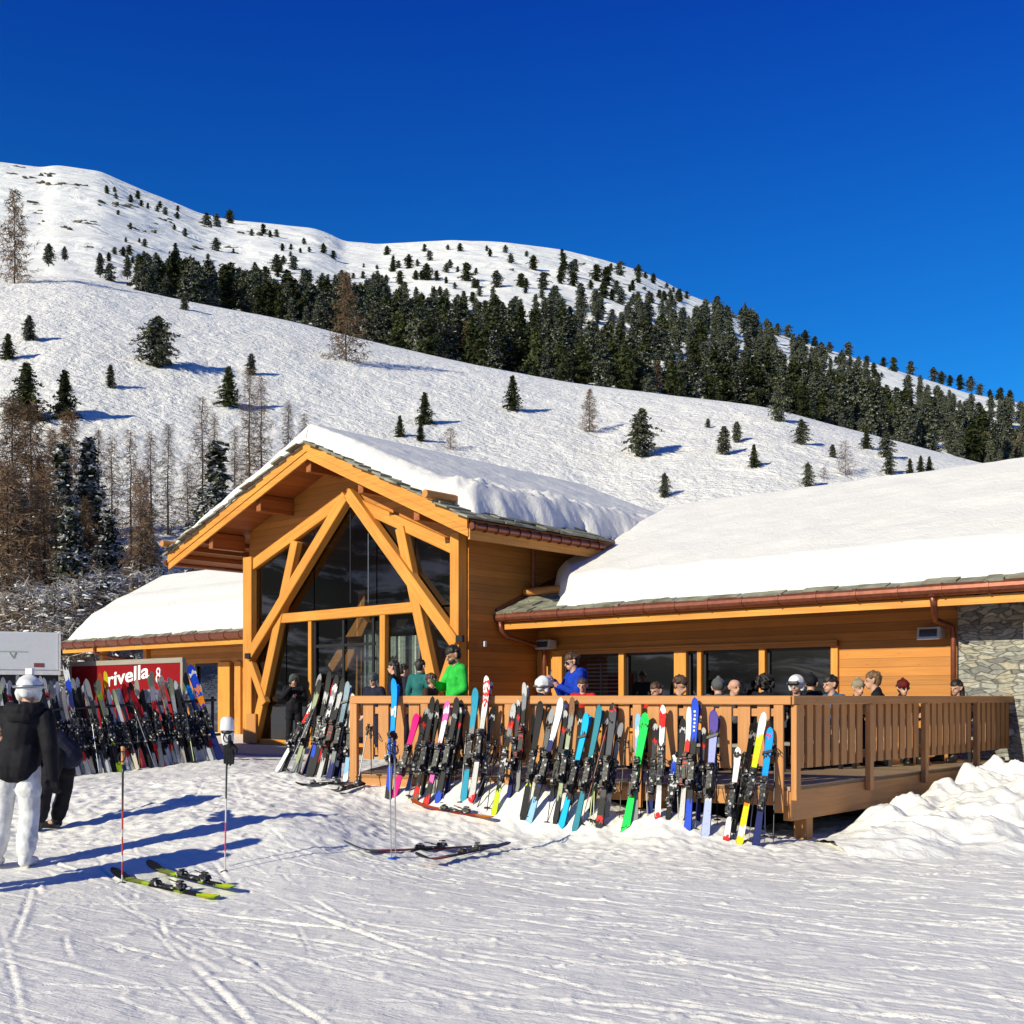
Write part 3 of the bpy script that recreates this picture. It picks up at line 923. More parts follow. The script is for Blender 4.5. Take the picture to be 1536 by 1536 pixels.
def conifer_mesh(name, seed, shape, R, nb, ncl, leaf, m, lift=0.06, droop=0.12):
    """unit-high crown: boughs round a stem, each a run of needle clumps. shape(h) -> 0..1"""
    r = np.random.default_rng(seed)
    C = []; A = []; Bq = []
    lump = r.uniform(0, 50)
    for i in range(nb):
        h = lift + (1 - lift) * (i + r.uniform(0, 1)) / nb
        az = i * 2.399 + r.normal(0, .5)
        L = R * shape(h) * (0.40 + 1.05 * float(vn(np.array([az * 1.1 + lump]), np.array([h * 6]), seed)[0] + .5) * r.uniform(.6, 1.1))
        L = max(L, .012)
        if r.random() < .08: L *= .45
        ca, sa = math.cos(az), math.sin(az)
        k = max(2, int(ncl * (0.35 + L / R)))
        for j in range(k):
            f = (j + r.uniform(.1, 1)) / k
            p = np.array([ca * L * f, sa * L * f, h - droop * L * f * f * 3 + r.normal(0, .006) + 0.03 * L / R * f])
            s = leaf * (0.7 + .5 * r.random()) * (1.15 - .45 * f)
            for q in range(4):
                d = r.normal(0, 1, 3); d[2] *= .55; d /= np.linalg.norm(d) + 1e-6
                e = np.cross(d, r.normal(0, 1, 3)); e /= np.linalg.norm(e) + 1e-6
                C.append(p + r.normal(0, s * .55, 3) * [1, 1, .6]); A.append(d * s); Bq.append(e * s * .5)
    return quads_mesh(name, C, A, Bq, m)


def trunk_mesh(name, m, r0=0.018, top=0.95, lean=0.01, seed=0):
    mb = MB(); rr = random.Random(seed)
    pts = [(rr.uniform(-lean, lean) * k, rr.uniform(-lean, lean) * k, -0.06 + (top + .06) * k / 6) for k in range(7)]
    mb.tube(pts, [r0 * (1 - .85 * k / 6) for k in range(7)], 6)
    me = mb.mesh(name); me.materials.append(m); return me


def larch_meshes(seed, R=0.16, nb=70, tw=12, twig=0.03, wid=0.0011, m=None, droop=.25, lift=.08, snow_cover=False):
    """unit-high bare larch: tapered trunk with thin boughs and hanging twigs"""
    r = np.random.default_rng(seed); rr = random.Random(seed)
    mb = MB()
    pts = [Vector((rr.uniform(-.003, .003) * k ** .5, rr.uniform(-.003, .003) * k ** .5, -0.05 + 1.05 * k / 7)) for k in range(8)]
    mb.tube(pts, [0.010 * (1 - .92 * k / 7) for k in range(8)], 6)
    C = []; A = []; Bq = []
    for i in range(nb):
        h = lift + (0.98 - lift) * (i + r.uniform(0, 1)) / nb
        az = i * 2.399 + r.normal(0, .4)
        env = (1 - h) ** 0.75 * (0.5 + .5 * min(1, (h + .1) / .35)) + .04
        L = R * env * r.uniform(.5, 1.25)
        d0 = np.array([math.cos(az), math.sin(az), 0])
        base = np.array([0, 0, h])
        n = 5
        P = [base + d0 * L * (q / n) + np.array([0, 0, -droop * L * (q / n) * (1.3 - q / n) + .1 * L * (q / n) ** 2]) for q in range(n + 1)]
        mb.tube([Vector(p) for p in P], [.0030 * (1 - .8 * q / n) * (.4 + L / R * .7) for q in range(n + 1)], 3, caps=False)
        k = int(tw * (.4 + L / R))
        for j in range(k):
            f = r.uniform(.12, 1)
            q = min(int(f * n), n - 1); p = P[q] + (P[q + 1] - P[q]) * (f * n - q)
            dd = d0 * r.uniform(.1, .9) + r.normal(0, .6, 3); dd[2] -= .35; dd /= np.linalg.norm(dd)
            ln = twig * r.uniform(.5, 1.3)
            e = np.cross(dd, r.normal(0, 1, 3)); e /= np.linalg.norm(e) + 1e-6
            C.append(p + dd * ln * .5); A.append(dd * ln * .5); Bq.append(e * wid)
            for _ in range(2):
                d2 = dd * .6 + r.normal(0, .6, 3); d2 /= np.linalg.norm(d2)
                l2 = ln * .45
                C.append(p + dd * ln * r.uniform(.3, .9) + d2 * l2 * .5); A.append(d2 * l2 * .5); Bq.append(e * wid * .8)
    tm = mb.mesh('trunk'); tm.materials.append(BARK)
    return tm, quads_mesh('crown', C, A, Bq, m or LARCH_TWIGS)


stone_pine = lambda h: min(1, ((1 - h) * 2.6) ** .55) * (0.62 + .38 * min(1, h * 4))
spruce = lambda h: (1 - h) ** .75 * (0.7 + .3 * min(1, h * 6)) + .02
bushy = lambda h: (math.sin(PI * (h * .88 + .1)) ** .6)

# isolated trees of the near slope (with parts) --------------------------------
PINE_KINDS = []
for k in range(5):
    PINE_KINDS.append((trunk_mesh('trunk', BARK, .022, .9, .006, k), conifer_mesh('crown', 100 + k, (stone_pine, spruce, stone_pine, spruce, bushy)[k], (.29, .34, .24, .32, .36)[k], 110, 8, .036, EVERGREEN if k % 2 else EVERGREEN_SNOWY, .10 if k < 4 else .02)))
LARCH_FAR = [larch_meshes(300 + k, .27, 95, 18, .055, .0040, LARCH_TWIGS, .6) for k in range(2)]
SHRUB_BARE = [larch_meshes(320 + k, .42, 60, 14, .08, .0042, GREY_TWIGS, -.5, .0) for k in range(2)]


def plant(kind_name, tm, cm, pos, h, wid, label, cat='tree', group=None, rz=None, pads=None):
    t = thing(kind_name, label, cat, pos, group)
    t.rotation_euler = (0, 0, rz if rz is not None else random.uniform(0, 6.28))
    t.scale = (h * wid, h * wid, h)
    if pads is not None: cm = with_pads(cm, pads)
    a = bpy.data.objects.new('trunk', tm); COL.objects.link(a); a.parent = t
    b = bpy.data.objects.new('crown', cm); COL.objects.link(b); b.parent = t
    return t


# px, base y, top y, kind, width factor, label
HILL_TREES = [
    (237, 552, 476, 0, 1.35, 'broad dark pine alone on the open slope, widest lone pine at upper left'),
    (44, 514, 474, 2, 1.2, 'small oval pine at the far left of the slope below the big larch'),
    (12, 540, 501, 1, 1.3, 'small ragged pine at the left edge of the slope'),
    (166, 582, 548, 2, 1.0, 'little slim pine between the broad pine and the left wood'),
    (277, 466, 440, 2, 1.2, 'tiny dark pine on the brow of the slope below the forest edge'),
    (377, 562, 531, 2, 1.1, 'small upright pine above the bushy pine near the bare larches'),
    (343, 612, 551, 1, 1.15, 'bushy dark pine beside the bare grey larches on the slope'),
    (637, 638, 589, 1, 1.1, 'pointed pine, upper of the pair above the chalet ridge'),
    (600, 657, 624, 1, 1.0, 'small pine left of the pair just above the chalet roof'),
    (631, 664, 632, 3, 1.0, 'small pine partly hidden by the chalet roof below the pointed pine'),
    (769, 616, 564, 1, 1.05, 'neat pine in the middle of the slope right of the chalet ridge'),
    (962, 686, 614, 0, 1.15, 'tall dark pine on the slope, largest above the right roof'),
    (1086, 682, 640, 2, 1.2, 'dense columnar pine, left of the close pair on the slope'),
    (1105, 664, 633, 2, 1.1, 'smaller pine just behind the dense columnar pine'),
    (1131, 703, 667, 1, 1.0, 'little pine standing below the columnar pair'),
    (1168, 633, 584, 4, .95, 'round bushy pine on the brow of the slope at the forest edge'),
    (1202, 668, 629, 0, 1.1, 'pine with a clear shadow below the bushy brow pine'),
    (1249, 690, 667, 2, 1.2, 'little pine beside the grey bare shrub on the right slope'),
    (1300, 674, 640, 3, 1.15, 'ragged pine at the right end of the slope under the forest'),
    (1329, 688, 648, 0, 1.15, 'upper pine of the tall stacked pair on the right slope'),
    (1334, 714, 680, 0, 1.0, 'lower pine of the tall stacked pair on the right slope'),
    (1212, 732, 694, 4, .85, 'bushy pine with a rusty side just above the right roof'),
    (1365, 715, 688, 1, 1.0, 'first of three little firs in a row by the right roof line'),
    (1381, 714, 684, 1, 1.0, 'middle of three little firs in a row by the right roof line'),
    (1394, 712, 685, 1, 1.0, 'last of three little firs in a row by the right roof line'),
    (997, 744, 710, 4, .9, 'snow dusted young pine peeping over the valley between the two roofs'),
    (1062, 641, 628, 2, 1.3, 'tiny sapling on the open slope right of the tall dark pine'),
    (73, 395, 366, 2, 1.3, 'short dark pine right of the crooked larch on the skyline slope'),
    (97, 388, 370, 2, 1.2, 'tiny pine on the brow next to the crooked larch'),
    (150, 412, 380, 2, 1.0, 'slim column pine on the brow at upper left'),
    (191, 415, 383, 2, 1.0, 'second slim column pine on the brow at upper left'),
    (40, 632, 545, 1, 1.25, 'dark snowy fir rising behind the brown larches at far left'),
    (97, 630, 556, 1, 1.05, 'dark pointed fir right of the snowy fir at far left'),
]
for px, by, ty, k, wf, lab in HILL_TREES:
    p, Y = on_hill(px, by)
    h = (by - ty) / F * Y
    tm, cm = PINE_KINDS[k]
    plant('pine_tree', tm, cm, p - Vector((0, 0, .25)), h + .25, wf, lab, 'tree', 'lone pines on the ski slope')
for i, (px, by, ty, k, wf, lab) in enumerate([
    (22, 425, 280, 0, .95, 'tall crooked bare larch on the slope at the left edge of the sky'),
    (519, 545, 404, 1, 1.0, 'big brown bare larch standing alone on the brow before the forest'),
    (884, 648, 581, 0, 1.1, 'bare brown larch alone on the middle of the slope')]):
    p, Y = on_hill(px, by)
    h = (by - ty) / F * Y
    tm, cm = LARCH_FAR[k]
    plant('larch_tree', tm, cm, p - Vector((0, 0, .25)), h + .25, wf, lab, 'tree', 'bare larches on the slope')
for px, by, ty, k, wf, lab in [
    (1268, 714, 660, 0, 1.0, 'grey leafless shrub on the right slope beside a little pine'),
    (676, 674, 641, 1, 1.5, 'low leafless shrub just above the chalet roof'),
    (1236, 722, 700, 1, 1.3, 'small leafless shrub right of the rusty bushy pine')]:
    p, Y = on_hill(px, by)
    h = (by - ty) / F * Y
    tm, cm = SHRUB_BARE[k]
    plant('bare_shrub', tm, cm, p - Vector((0, 0, .1)), h + .1, wf, lab, 'shrub')

# the forest on the far slope --------------------------------------------------
FOREST = []
for k in range(8):
    kind = (stone_pine, spruce, stone_pine, bushy, stone_pine, bushy, stone_pine, stone_pine)[k]
    FOREST.append(conifer_mesh('forest_pine', 500 + k, kind, (.25, .27, .20, .29, .23, .30, .22, .26)[k], 62, 6, .050, EVERGREEN_SNOWY if k % 3 else EVERGREEN, .0))
LARCH_FOREST = [quads_mesh('forest_larch', *[np.array(q) for q in (lambda r: (
    (lambda h, a, rad: np.stack([np.cos(a) * rad, np.sin(a) * rad, h], 1))(np.linspace(.02, .98, 700), r.uniform(0, 6.28, 700), .32 * (1 - np.linspace(.02, .98, 700)) ** .6 * r.uniform(.1, 1, 700)),
    r.normal(0, .022, (700, 3)), r.normal(0, .007, (700, 3))))(np.random.default_rng(700 + k))], LARCH_TWIGS) for k in range(2)]

TOPLINE = [(-20, 440), (150, 425), (215, 410), (260, 405), (300, 415), (360, 425), (420, 420), (480, 425), (545, 425), (640, 440), (720, 455), (800, 452), (870, 450), (930, 462), (1000, 462), (1060, 470), (1110, 474), (1150, 492), (1200, 520), (1260, 545), (1330, 572), (1390, 582), (1460, 597), (1560, 622)]
GAPS = [(430, 440, 12, 10), (500, 470, 10, 12), (720, 475, 14, 10), (790, 500, 12, 9), (860, 470, 10, 14), (905, 530, 14, 9), (1060, 560, 12, 10), (1110, 520, 10, 16), (1260, 590, 14, 9), (1400, 640, 12, 9), (975, 512, 34, 14), (1180, 545, 9, 30), (1470, 615, 40, 12), (1330, 585, 12, 30), (640, 480, 14, 12), (300, 455, 8, 8), (585, 470, 10, 12)]
fr = random.Random(21)
cand = []
tries = 0
while len(cand) < 780 and tries < 60000:
    tries += 1
    px = fr.uniform(205, 1590)
    bot = interp(CREST, px) + 18
    top = interp(TOPLINE, px) + 14
    if bot < top + 4: continue
    f = fr.random() ** 1.15
    py = bot + (top - bot) * f
    if any(((px - gx) / rx) ** 2 + ((py - gy) / ry) ** 2 < 1 for gx, gy, rx, ry in GAPS): continue
    if px < 430 and fr.random() < .35: continue
    rad = 6.3 - 1.6 * f
    if any((px - a) ** 2 + ((py - b) * 1.25) ** 2 < rad * rad for a, b, _ in cand): continue
    cand.append((px, py, f))
fl = 'snow dusted evergreen pine in the dense forest on the far slope'
cand.sort(key=lambda c: c[2])
SIZES = []
for i, (px, py, f) in enumerate(cand):
    p, Y = on_mount(px, py)
    hpx = (70 - 38 * f) * fr.uniform(.6, 1.25) * (1.0 if px < 1150 else .92)
    SIZES.append((hpx, i, px, py, p, Y))
SIZES.sort(key=lambda a: -a[0])
rest = []
for j, (hpx, i, px, py, p, Y) in enumerate(SIZES):
    h = min(hpx, 96) / F * Y
    me = FOREST[fr.randrange(8)]
    s = (h * fr.uniform(.85, 1.25),) * 2 + (h,)
    if j >= 295:
        rest.append((me, p, s)); continue
    o = link('forest_pine', me)
    o.location = p - Vector((0, 0, .04 * h)); o.scale = s; o.rotation_euler = (0, 0, fr.uniform(0, 6.28))
    tag(o, fl, 'tree', 'evergreens of the far forest')
if rest:
    bm = bmesh.new()
    for me, p, s in rest:
        n0 = len(bm.verts)
        bm.from_mesh(me)
        bm.verts.ensure_lookup_table()
        M = Matrix.Translation(p) @ Matrix.Rotation(fr.uniform(0, 6.28), 4, 'Z') @ Matrix.Diagonal((*s, 1))
        bmesh.ops.transform(bm, matrix=M, verts=bm.verts[n0:])
    mm = bpy.data.meshes.new('distant_forest'); bm.to_mesh(mm); bm.free()
    mm.materials.clear(); mm.materials.append(EVERGREEN_SNOWY)
    o = link('distant_forest', mm, None)
    tag(o, 'smaller evergreens filling the far forest', 'forest', None, 'stuff')
for i, (px, by, hp, k) in enumerate([(700, 548, 62, 0), (722, 552, 55, 1), (780, 565, 50, 0), (760, 560, 48, 1), (960, 588, 40, 0), (985, 590, 46, 1), (1235, 630, 34, 0), (1480, 688, 40, 1), (1500, 690, 36, 0), (225, 442, 34, 1), (880, 550, 45, 0), (1530, 690, 44, 0), (330, 462, 38, 0), (820, 560, 44, 1), (845, 556, 38, 0), (910, 575, 36, 1), (1010, 596, 34, 0), (1120, 606, 32, 1), (1180, 622, 34, 0), (1290, 645, 34, 1), (1380, 668, 32, 0), (1420, 675, 34, 1), (640, 532, 48, 1), (560, 515, 40, 0), (470, 490, 40, 1)]):
    p, Y = on_mount(px, by)
    o = link('forest_larch', LARCH_FOREST[k]); h = hp / F * Y
    o.location = p; o.scale = (h * 1.15, h * 1.15, h); o.rotation_euler = (0, 0, i * 1.3)
    tag(o, 'brown bare larch among the evergreens at the lower edge of the far forest', 'tree', 'bare larches in the far forest')

# scattered dark pines and rocks higher up ---------------------------------------
MT = [(172, 380), (185, 383), (194, 381), (216, 386), (234, 388), (252, 398), (268, 395), (209, 405), (160, 290), (174, 300), (172, 291), (196, 304), (212, 308), (222, 312), (236, 316), (248, 322), (266, 326), (240, 312), (270, 402),
      (310, 335), (325, 333), (345, 330), (395, 345), (405, 355), (415, 347), (456, 362), (485, 377), (500, 384), (590, 386), (598, 398), (645, 386), (672, 368), (690, 372), (735, 385), (758, 378), (766, 393), (800, 400), (843, 380), (845, 402), (863, 405), (858, 413), (842, 415), (895, 418), (910, 424), (925, 440),
      (930, 410), (958, 412), (968, 412), (980, 420), (1000, 428), (1010, 434), (1020, 437), (1030, 443), (977, 448), (1076, 458), (1090, 466), (1113, 478), (1120, 488), (1155, 495), (1166, 500), (1182, 503), (1208, 512), (1222, 516), (1232, 523), (1244, 524), (1272, 531), (1300, 545), (1325, 546), (1340, 553), (1366, 557), (1400, 566), (1412, 570), (1425, 573), (1440, 578), (1456, 580), (1470, 588), (1485, 594), (1500, 600), (1515, 604),
      (415, 405), (440, 400), (600, 420), (700, 420), (780, 425), (815, 432), (745, 430), (640, 415), (860, 430), (905, 445), (950, 452)]
mr = random.Random(31)
n_try = 0
while len(MT) < 225 and n_try < 4000:
    n_try += 1
    px_ = mr.uniform(150, 1330); lo_ = float(interp(TOPLINE, px_)); hi_ = float(interp(MOUNT, px_)) + 8
    if lo_ < hi_ + 3: continue
    f_ = mr.random() ** (1.7 if px_ < 900 else 1.0)
    MT.append((px_, lo_ + (hi_ - lo_) * f_))
for i, (px, py) in enumerate(MT):
    p, Y = on_mount(px, py + 4)
    big = px > 1050 or 300 < px < 360
    h = fr.uniform(14, 24) if big else fr.uniform(9, 17)
    if py < 330: h = fr.uniform(9, 14)
    if i > 110: h = fr.uniform(6, 15) * (1.25 if py > 400 else 1)
    elif py > 398 and px < 960: h = fr.uniform(18, 30)
    h = h / F * Y
    o = link('scattered_pine', FOREST[(5, 0, 3, 6, 7)[i % 5]])
    o.location = p - Vector((0, 0, .1 * h)); o.scale = (h * 1.5, h * 1.5, h); o.rotation_euler = (0, 0, i * 2.1)
    tag(o, 'small dark pine scattered on the open snow above the far forest', 'tree', 'scattered pines under the skyline')
ROCK = plain('lichen_rock', (0.16, 0.14, 0.11), .95, 0, .5, .8, 2.0)
rk = MB()
rk.ball((0, 0, 0), 1, .8, .55, 9, 6)
rk.v = [tuple(c * (1 + .35 * math.sin(7.3 * v[0] + 3 * v[1] + 5 * v[2])) for c in v) for v in rk.v]
rkm = rk.mesh('boulder'); rkm.materials.append(ROCK)
RJ = random.Random(8)
ROCKS = [(26, 252), (52, 270), (72, 282), (83, 283), (92, 282), (115, 283), (122, 283), (82, 262), (75, 266), (58, 316), (57, 305), (66, 331), (124, 328), (143, 331), (154, 306), (170, 308), (185, 312), (205, 343), (215, 345), (240, 331), (256, 334), (300, 335), (310, 338), (318, 340), (325, 341), (345, 369), (290, 370), (104, 344), (131, 373), (375, 346), (388, 349), (1000, 432), (990, 430), (965, 432), (1100, 475), (940, 428), (1260, 530), (870, 395), (700, 395), (820, 412), (765, 407)]
ROCKS += [(x_ + RJ.uniform(-14, 14), y_ + RJ.uniform(-4, 6)) for x_, y_ in ROCKS if x_ < 420]
for i, (px, py) in enumerate(ROCKS):
    p, Y = on_mount(px, py)
    o = link('boulder', rkm); s = fr.uniform(3.5, 8.0) / F * Y
    o.location = p - Vector((0, 0, s * .2)); o.scale = (s * fr.uniform(1, 1.9), s, s * .6); o.rotation_euler = (0, 0, i)
    tag(o, 'bare brown rock poking out of the snow on the upper mountain', 'rock', 'rocks on the upper mountain')

# the wood at the left, behind the ski rack ---------------------------------------
WOOD_L = [larch_meshes(800 + k, (.17, .15, .2, .16)[k], 155, 29, .044, .0018, LARCH_TWIGS, .35, .05) for k in range(4)]
WOOD_G = [larch_meshes(840 + k, (.16, .14, .18)[k], 110, 20, .044, .0014, GREY_TWIGS, .3, .04) for k in range(3)]
SPRUCES = [(trunk_mesh('trunk', BARK, .016, .95, .004, 30 + k), conifer_mesh('crown', 860 + k, spruce, (.21, .18, .24)[k], 130, 9, .022, SPRUCE_SNOWY, .04, .18)) for k in range(3)]
UNDERWOOD = [larch_meshes(880 + k, .55, 60, 13, .10, .0036, BRUSH, -.35, .0) for k in range(3)]


PAD_SNOW = snow('branch_snow', 20, 4, .3, .3, .01, .03)


def pad_mesh(seed, R, n, size, lo=.08, hi=.7):
    r_ = random.Random(seed); mb_ = MB()
    for _ in range(n):
        h_ = r_.uniform(lo, hi); a_ = r_.uniform(0, 6.28); q_ = R * (1 - h_) ** .7 * r_.uniform(.35, .95)
        x_, y_ = math.cos(a_) * q_, math.sin(a_) * q_
        s_ = size * r_.uniform(.5, 1.3)
        b2_ = a_ + r_.uniform(-1.3, 1.3); mb_.capsule((x_, y_, h_), s_ * .5, (x_ + math.cos(b2_) * s_ * r_.uniform(.4, 2.4), y_ + math.sin(b2_) * s_ * r_.uniform(.4, 2.4), h_ - s_ * r_.uniform(-.3, .9)), s_ * r_.uniform(.15, .4), 6)
    me_ = mb_.mesh('branch_snow'); me_.materials.append(PAD_SNOW)
    me_.polygons.foreach_set('use_smooth', [True] * len(me_.polygons))
    return me_


JOINED = {}


def with_pads(cm, pads):
    """the crown with snow lying on its boughs, one mesh"""
    k_ = (cm.name, pads.name)
    if k_ not in JOINED:
        b_ = bmesh.new(); b_.from_mesh(cm); n_ = len(b_.faces); b_.from_mesh(pads)
        b_.faces.ensure_lookup_table()
        for f_ in b_.faces[n_:]: f_.material_index = 1; f_.smooth = True
        me_ = bpy.data.meshes.new('crown'); b_.to_mesh(me_); b_.free()
        me_.materials.append(cm.materials[0]); me_.materials.append(PAD_SNOW)
        JOINED[k_] = me_
    return JOINED[k_]


PADS = [pad_mesh(1, .16, 22, .009, .05, .6), pad_mesh(2, .15, 26, .010, .05, .6), pad_mesh(3, .5, 130, .015, .10, .95), pad_mesh(4, .20, 70, .008, .08, .85)]


def on_left(px, D):
    A = float(hill_A(np.array([float(px)]), np.array([float(D)]))[0])
    x = (px - 768) / F * D
    z = H + A * D
    if D < 46: z = max(z, gz(x, D))
    return Vector((x, D, z))


for px, D, top, k, wf, lab in [
    (18, 60, 590, 0, 1.25, 'tall rust brown larch at the left edge of the wood'),
    (48, 56, 600, 2, 1.1, 'sunlit orange brown larch, second from the left edge'),
    (-22, 62, 620, 1, 1.2, 'brown larch cut by the left edge of the view'),
    (78, 66, 640, 1, 1.2, 'dark brown larch behind the sunlit orange ones'),
    (104, 60, 612, 3, 1.1, 'brown larch with a thin bare top left of the snowy spruce'),
    (66, 47, 700, 2, 1.2, 'shorter pale brown larch in front of the left wood'),
    (10, 46, 690, 0, 1.3, 'short bushy brown larch at the left edge above the white trailer'),
    (212, 52, 700, 2, .9, 'reddish brown larch in the middle of the left wood'),
    (128, 52, 745, 3, 1.1, 'low brown larch among the snowy spruces')]:
    p = on_left(px, D)
    h = (H + (HZ - top) / F * D) - p.z
    plant('larch_tree', *WOOD_L[k], p, h, wf, lab, 'tree', 'brown larches of the left wood', pads=PADS[D % 2])
for px, D, top, k, wf, lab in [
    (148, 64, 640, 0, 1.0, 'thin grey larch right of the brown larches'),
    (168, 60, 650, 1, 1.0, 'thin grey bare larch with a straight dark trunk'),
    (196, 62, 640, 2, 1.0, 'grey bare larch behind the reddish one'),
    (226, 66, 645, 1, 1.1, 'slender grey larch left of the open gap'),
    (252, 70, 632, 0, 1.0, 'slender grey larch at the right of the grey group'),
    (303, 68, 590, 2, 1.0, 'bare larch with a rusty tip left of the dark pine by the roof'),
    (322, 76, 618, 1, 1.0, 'faint bare larch behind the dark pine by the roof'),
    (374, 82, 548, 0, 1.1, 'tall bare larch above the left roof edge'),
    (392, 80, 560, 2, 1.0, 'tall bare larch right beside its neighbour above the roof edge'),
    (352, 74, 640, 1, 1.1, 'low bare larch close to the roof edge'),
    (432, 84, 600, 1, 1.2, 'bare larch just left of the chalet ridge'),
    (456, 86, 618, 2, 1.2, 'small bare larch touching the chalet ridge'),
    (282, 60, 690, 0, 1.0, 'lower grey larch left of the dark pine by the roof')]:
    p = on_left(px, D)
    h = (H + (HZ - top) / F * D) - p.z
    plant('larch_tree', *WOOD_G[k], p, h, wf, lab, 'tree', 'grey larches of the left wood')
for px, D, top, k, wf, lab in [
    (92, 52, 668, 0, 1.1, 'dark spruce with snow on its boughs among the brown larches'),
    (134, 58, 660, 1, 1.3, 'snow laden spruce right of the brown larches'),
    (104, 46, 760, 2, 1.2, 'short snow covered spruce low in the left wood'),
    (162, 50, 770, 2, 1.2, 'snowy spruce in front of the thin grey larches'),
    (222, 54, 770, 0, 1.2, 'dark snowy spruce below the reddish larch'),
    (30, 50, 740, 1, 1.3, 'dark spruce hidden behind the front larches'),
    (325, 58, 668, 0, 1.5, 'dense dark pine between the bare larches by the roof edge'),
    (60, 62, 690, 2, 1.1, 'dark spruce at the back of the left wood')]:
    p = on_left(px, D)
    h = (H + (HZ - top) / F * D) - p.z
    plant('spruce_tree', *SPRUCES[k], p, h, wf, lab, 'tree', 'spruces of the left wood', pads=PADS[3])
for px, D, top, k, wf, lab in [
    (8, 43, 880, 0, 1.2, 'snow dusted brushwood above the left of the trailer'),
    (45, 42.5, 865, 1, 1.2, 'snow dusted brushwood right above the trailer'),
    (82, 43, 870, 2, 1.1, 'snow dusted brushwood left of the roof corner'),
    (118, 44, 860, 0, 1.2, 'snow dusted brushwood behind the roof corner'),
    (155, 46, 850, 1, 1.2, 'snow dusted brushwood above the left roof'),
    (200, 47, 848, 2, 1.2, 'snow dusted brushwood higher along the left roof'),
    (240, 49, 842, 0, 1.1, 'snow dusted brushwood beside the gable eave'),
    (20, 48, 830, 2, 1.2, 'tangled brushwood between the left trunks'),
    (100, 49, 820, 1, 1.2, 'tangled brushwood under the snowy spruce')]:
    p = on_left(px, D)
    h = (H + (HZ - top) / F * D) - p.z
    plant('brushwood', *UNDERWOOD[k], p, max(h, .8), wf * 1.2, lab, 'shrub', 'brushwood in front of the left wood', pads=PADS[2])

# ---------------------------------------------------------------- the chalet
def local(root, name, mb, m, parent=None, smooth=False, bevel=0.0):
    o = mb.build(name, m, parent if parent is not None else root, smooth, bevel)
    o.data.transform(Matrix.Translation(-Vector(root.location)))
    return o


chalet = thing('chalet', 'large timber chalet with an A-frame glass gable and snow covered stone slate roofs', 'chalet', B(0, 0, 0.5))
FL = 0.52
sc, zA = 3.81, 7.45
sL, zL, sR, zR = -2.01, 5.39, 8.89, 5.21
VF = -1.04


def roof_z(s):
    return zA - (sc - s) * (zA - zL) / (sc - sL) if s < sc else zA - (s - sc) * (zA - zR) / (sR - sc)


def gbeam(x0, y0, x1, y1, wd, name, depth=.24, v=0.0, m=None):
    s0, z0 = on_front(x0, y0, v); s1, z1 = on_front(x1, y1, v)
    p0, p1 = B(s0, v, z0), B(s1, v, z1)
    mb = MB(); d = (p1 - p0).normalized()
    mb.bar(p0, p1, wd, depth, d.cross(V))
    return local(chalet, name, mb, m or GABLE_WOOD, bevel=.012)


# frame of the gable front
for x0, x1, v0 in ((370.5, 383, 0), (681, 694, 0)):
    s0, _ = on_front(x0, 1000, v0); s1, _ = on_front(x1, 1000, v0)
    top = 5.25 if s0 < 3 else 5.15
    mb = MB(); mb.bbox(s0, s1, -.13, .13, FL, top, grain=Vector((0, 0, 1))); local(chalet, 'post', mb, GABLE_WOOD, bevel=.012)
gbeam(519, 749, 378, 851, .27, 'rafter', .20, .03)
gbeam(530, 752, 688, 824, .27, 'rafter', .20, .03)
gbeam(522, 744, 375, 987, .27, 'brace', .22, -.10)
gbeam(525, 740, 687, 966, .27, 'brace', .22, -.10)
gbeam(446, 812, 383, 1110, .27, 'leaning_post', .20, -.02)
gbeam(603, 792, 674, 1128, .27, 'leaning_post', .20, -.02)
gbeam(376, 990, 399, 1056, .2, 'strut', .16, -.08)
gbeam(684, 968, 662, 1036, .2, 'strut', .16, -.08)
gbeam(426, 928, 624, 911, .23, 'transom', .2, .0)
gbeam(467.5, 932, 467.5, 1112, .12, 'mullion', .14, .0)
gbeam(577, 919, 576, 1112, .18, 'mullion', .16, .0)
gbeam(526, 757, 526, 905, .03, 'mullion', .05, .05, DARK_METAL)
gbeam(553, 800, 553, 905, .02, 'mullion', .05, .05, GREY_METAL)
gbeam(385, 1112, 672, 1126, .14, 'sill', .16, .0)
mb = MB()
for x, y in ((372, 984), (690, 958)):
    s, z = on_front(x, y, -.22); mb.bbox(s - .1, s + .1, -.26, -.18, z - .07, z + .07)
local(chalet, 'bracket', mb, DARK_METAL, bevel=.01)
s, z = on_front(376, 1100, -.2); mb = MB(); mb.bbox(s - .2, s + .2, -.2, -.13, FL, FL + .75, grain=Vector((0, 0, 1))); local(chalet, 'kick_board', mb, LOG_WOOD, bevel=.01)

# boarding between the rafters and the roof
mb = MB()
raft = [on_front(378, 851, .03), on_front(519, 749, .03), on_front(530, 752, .03), on_front(688, 824, .03)]
for i in range(24):
    a, b = 7.63 * i / 24, 7.63 * (i + 1) / 24
    zz = [float(np.interp(q, [r[0] for r in raft], [r[1] for r in raft])) + .1 for q in (a, b)]
    c = [B(a, .06, zz[0]), B(b, .06, zz[1]), B(b, .14, zz[1]), B(a, .14, zz[0]), B(a, .06, roof_z(a) - .19), B(b, .06, roof_z(b) - .19), B(b, .14, roof_z(b) - .19), B(a, .14, roof_z(a) - .19)]
    mb.hexa(c, U, off=(0, 0))
local(chalet, 'gable_boarding', mb, WALL_WOOD)

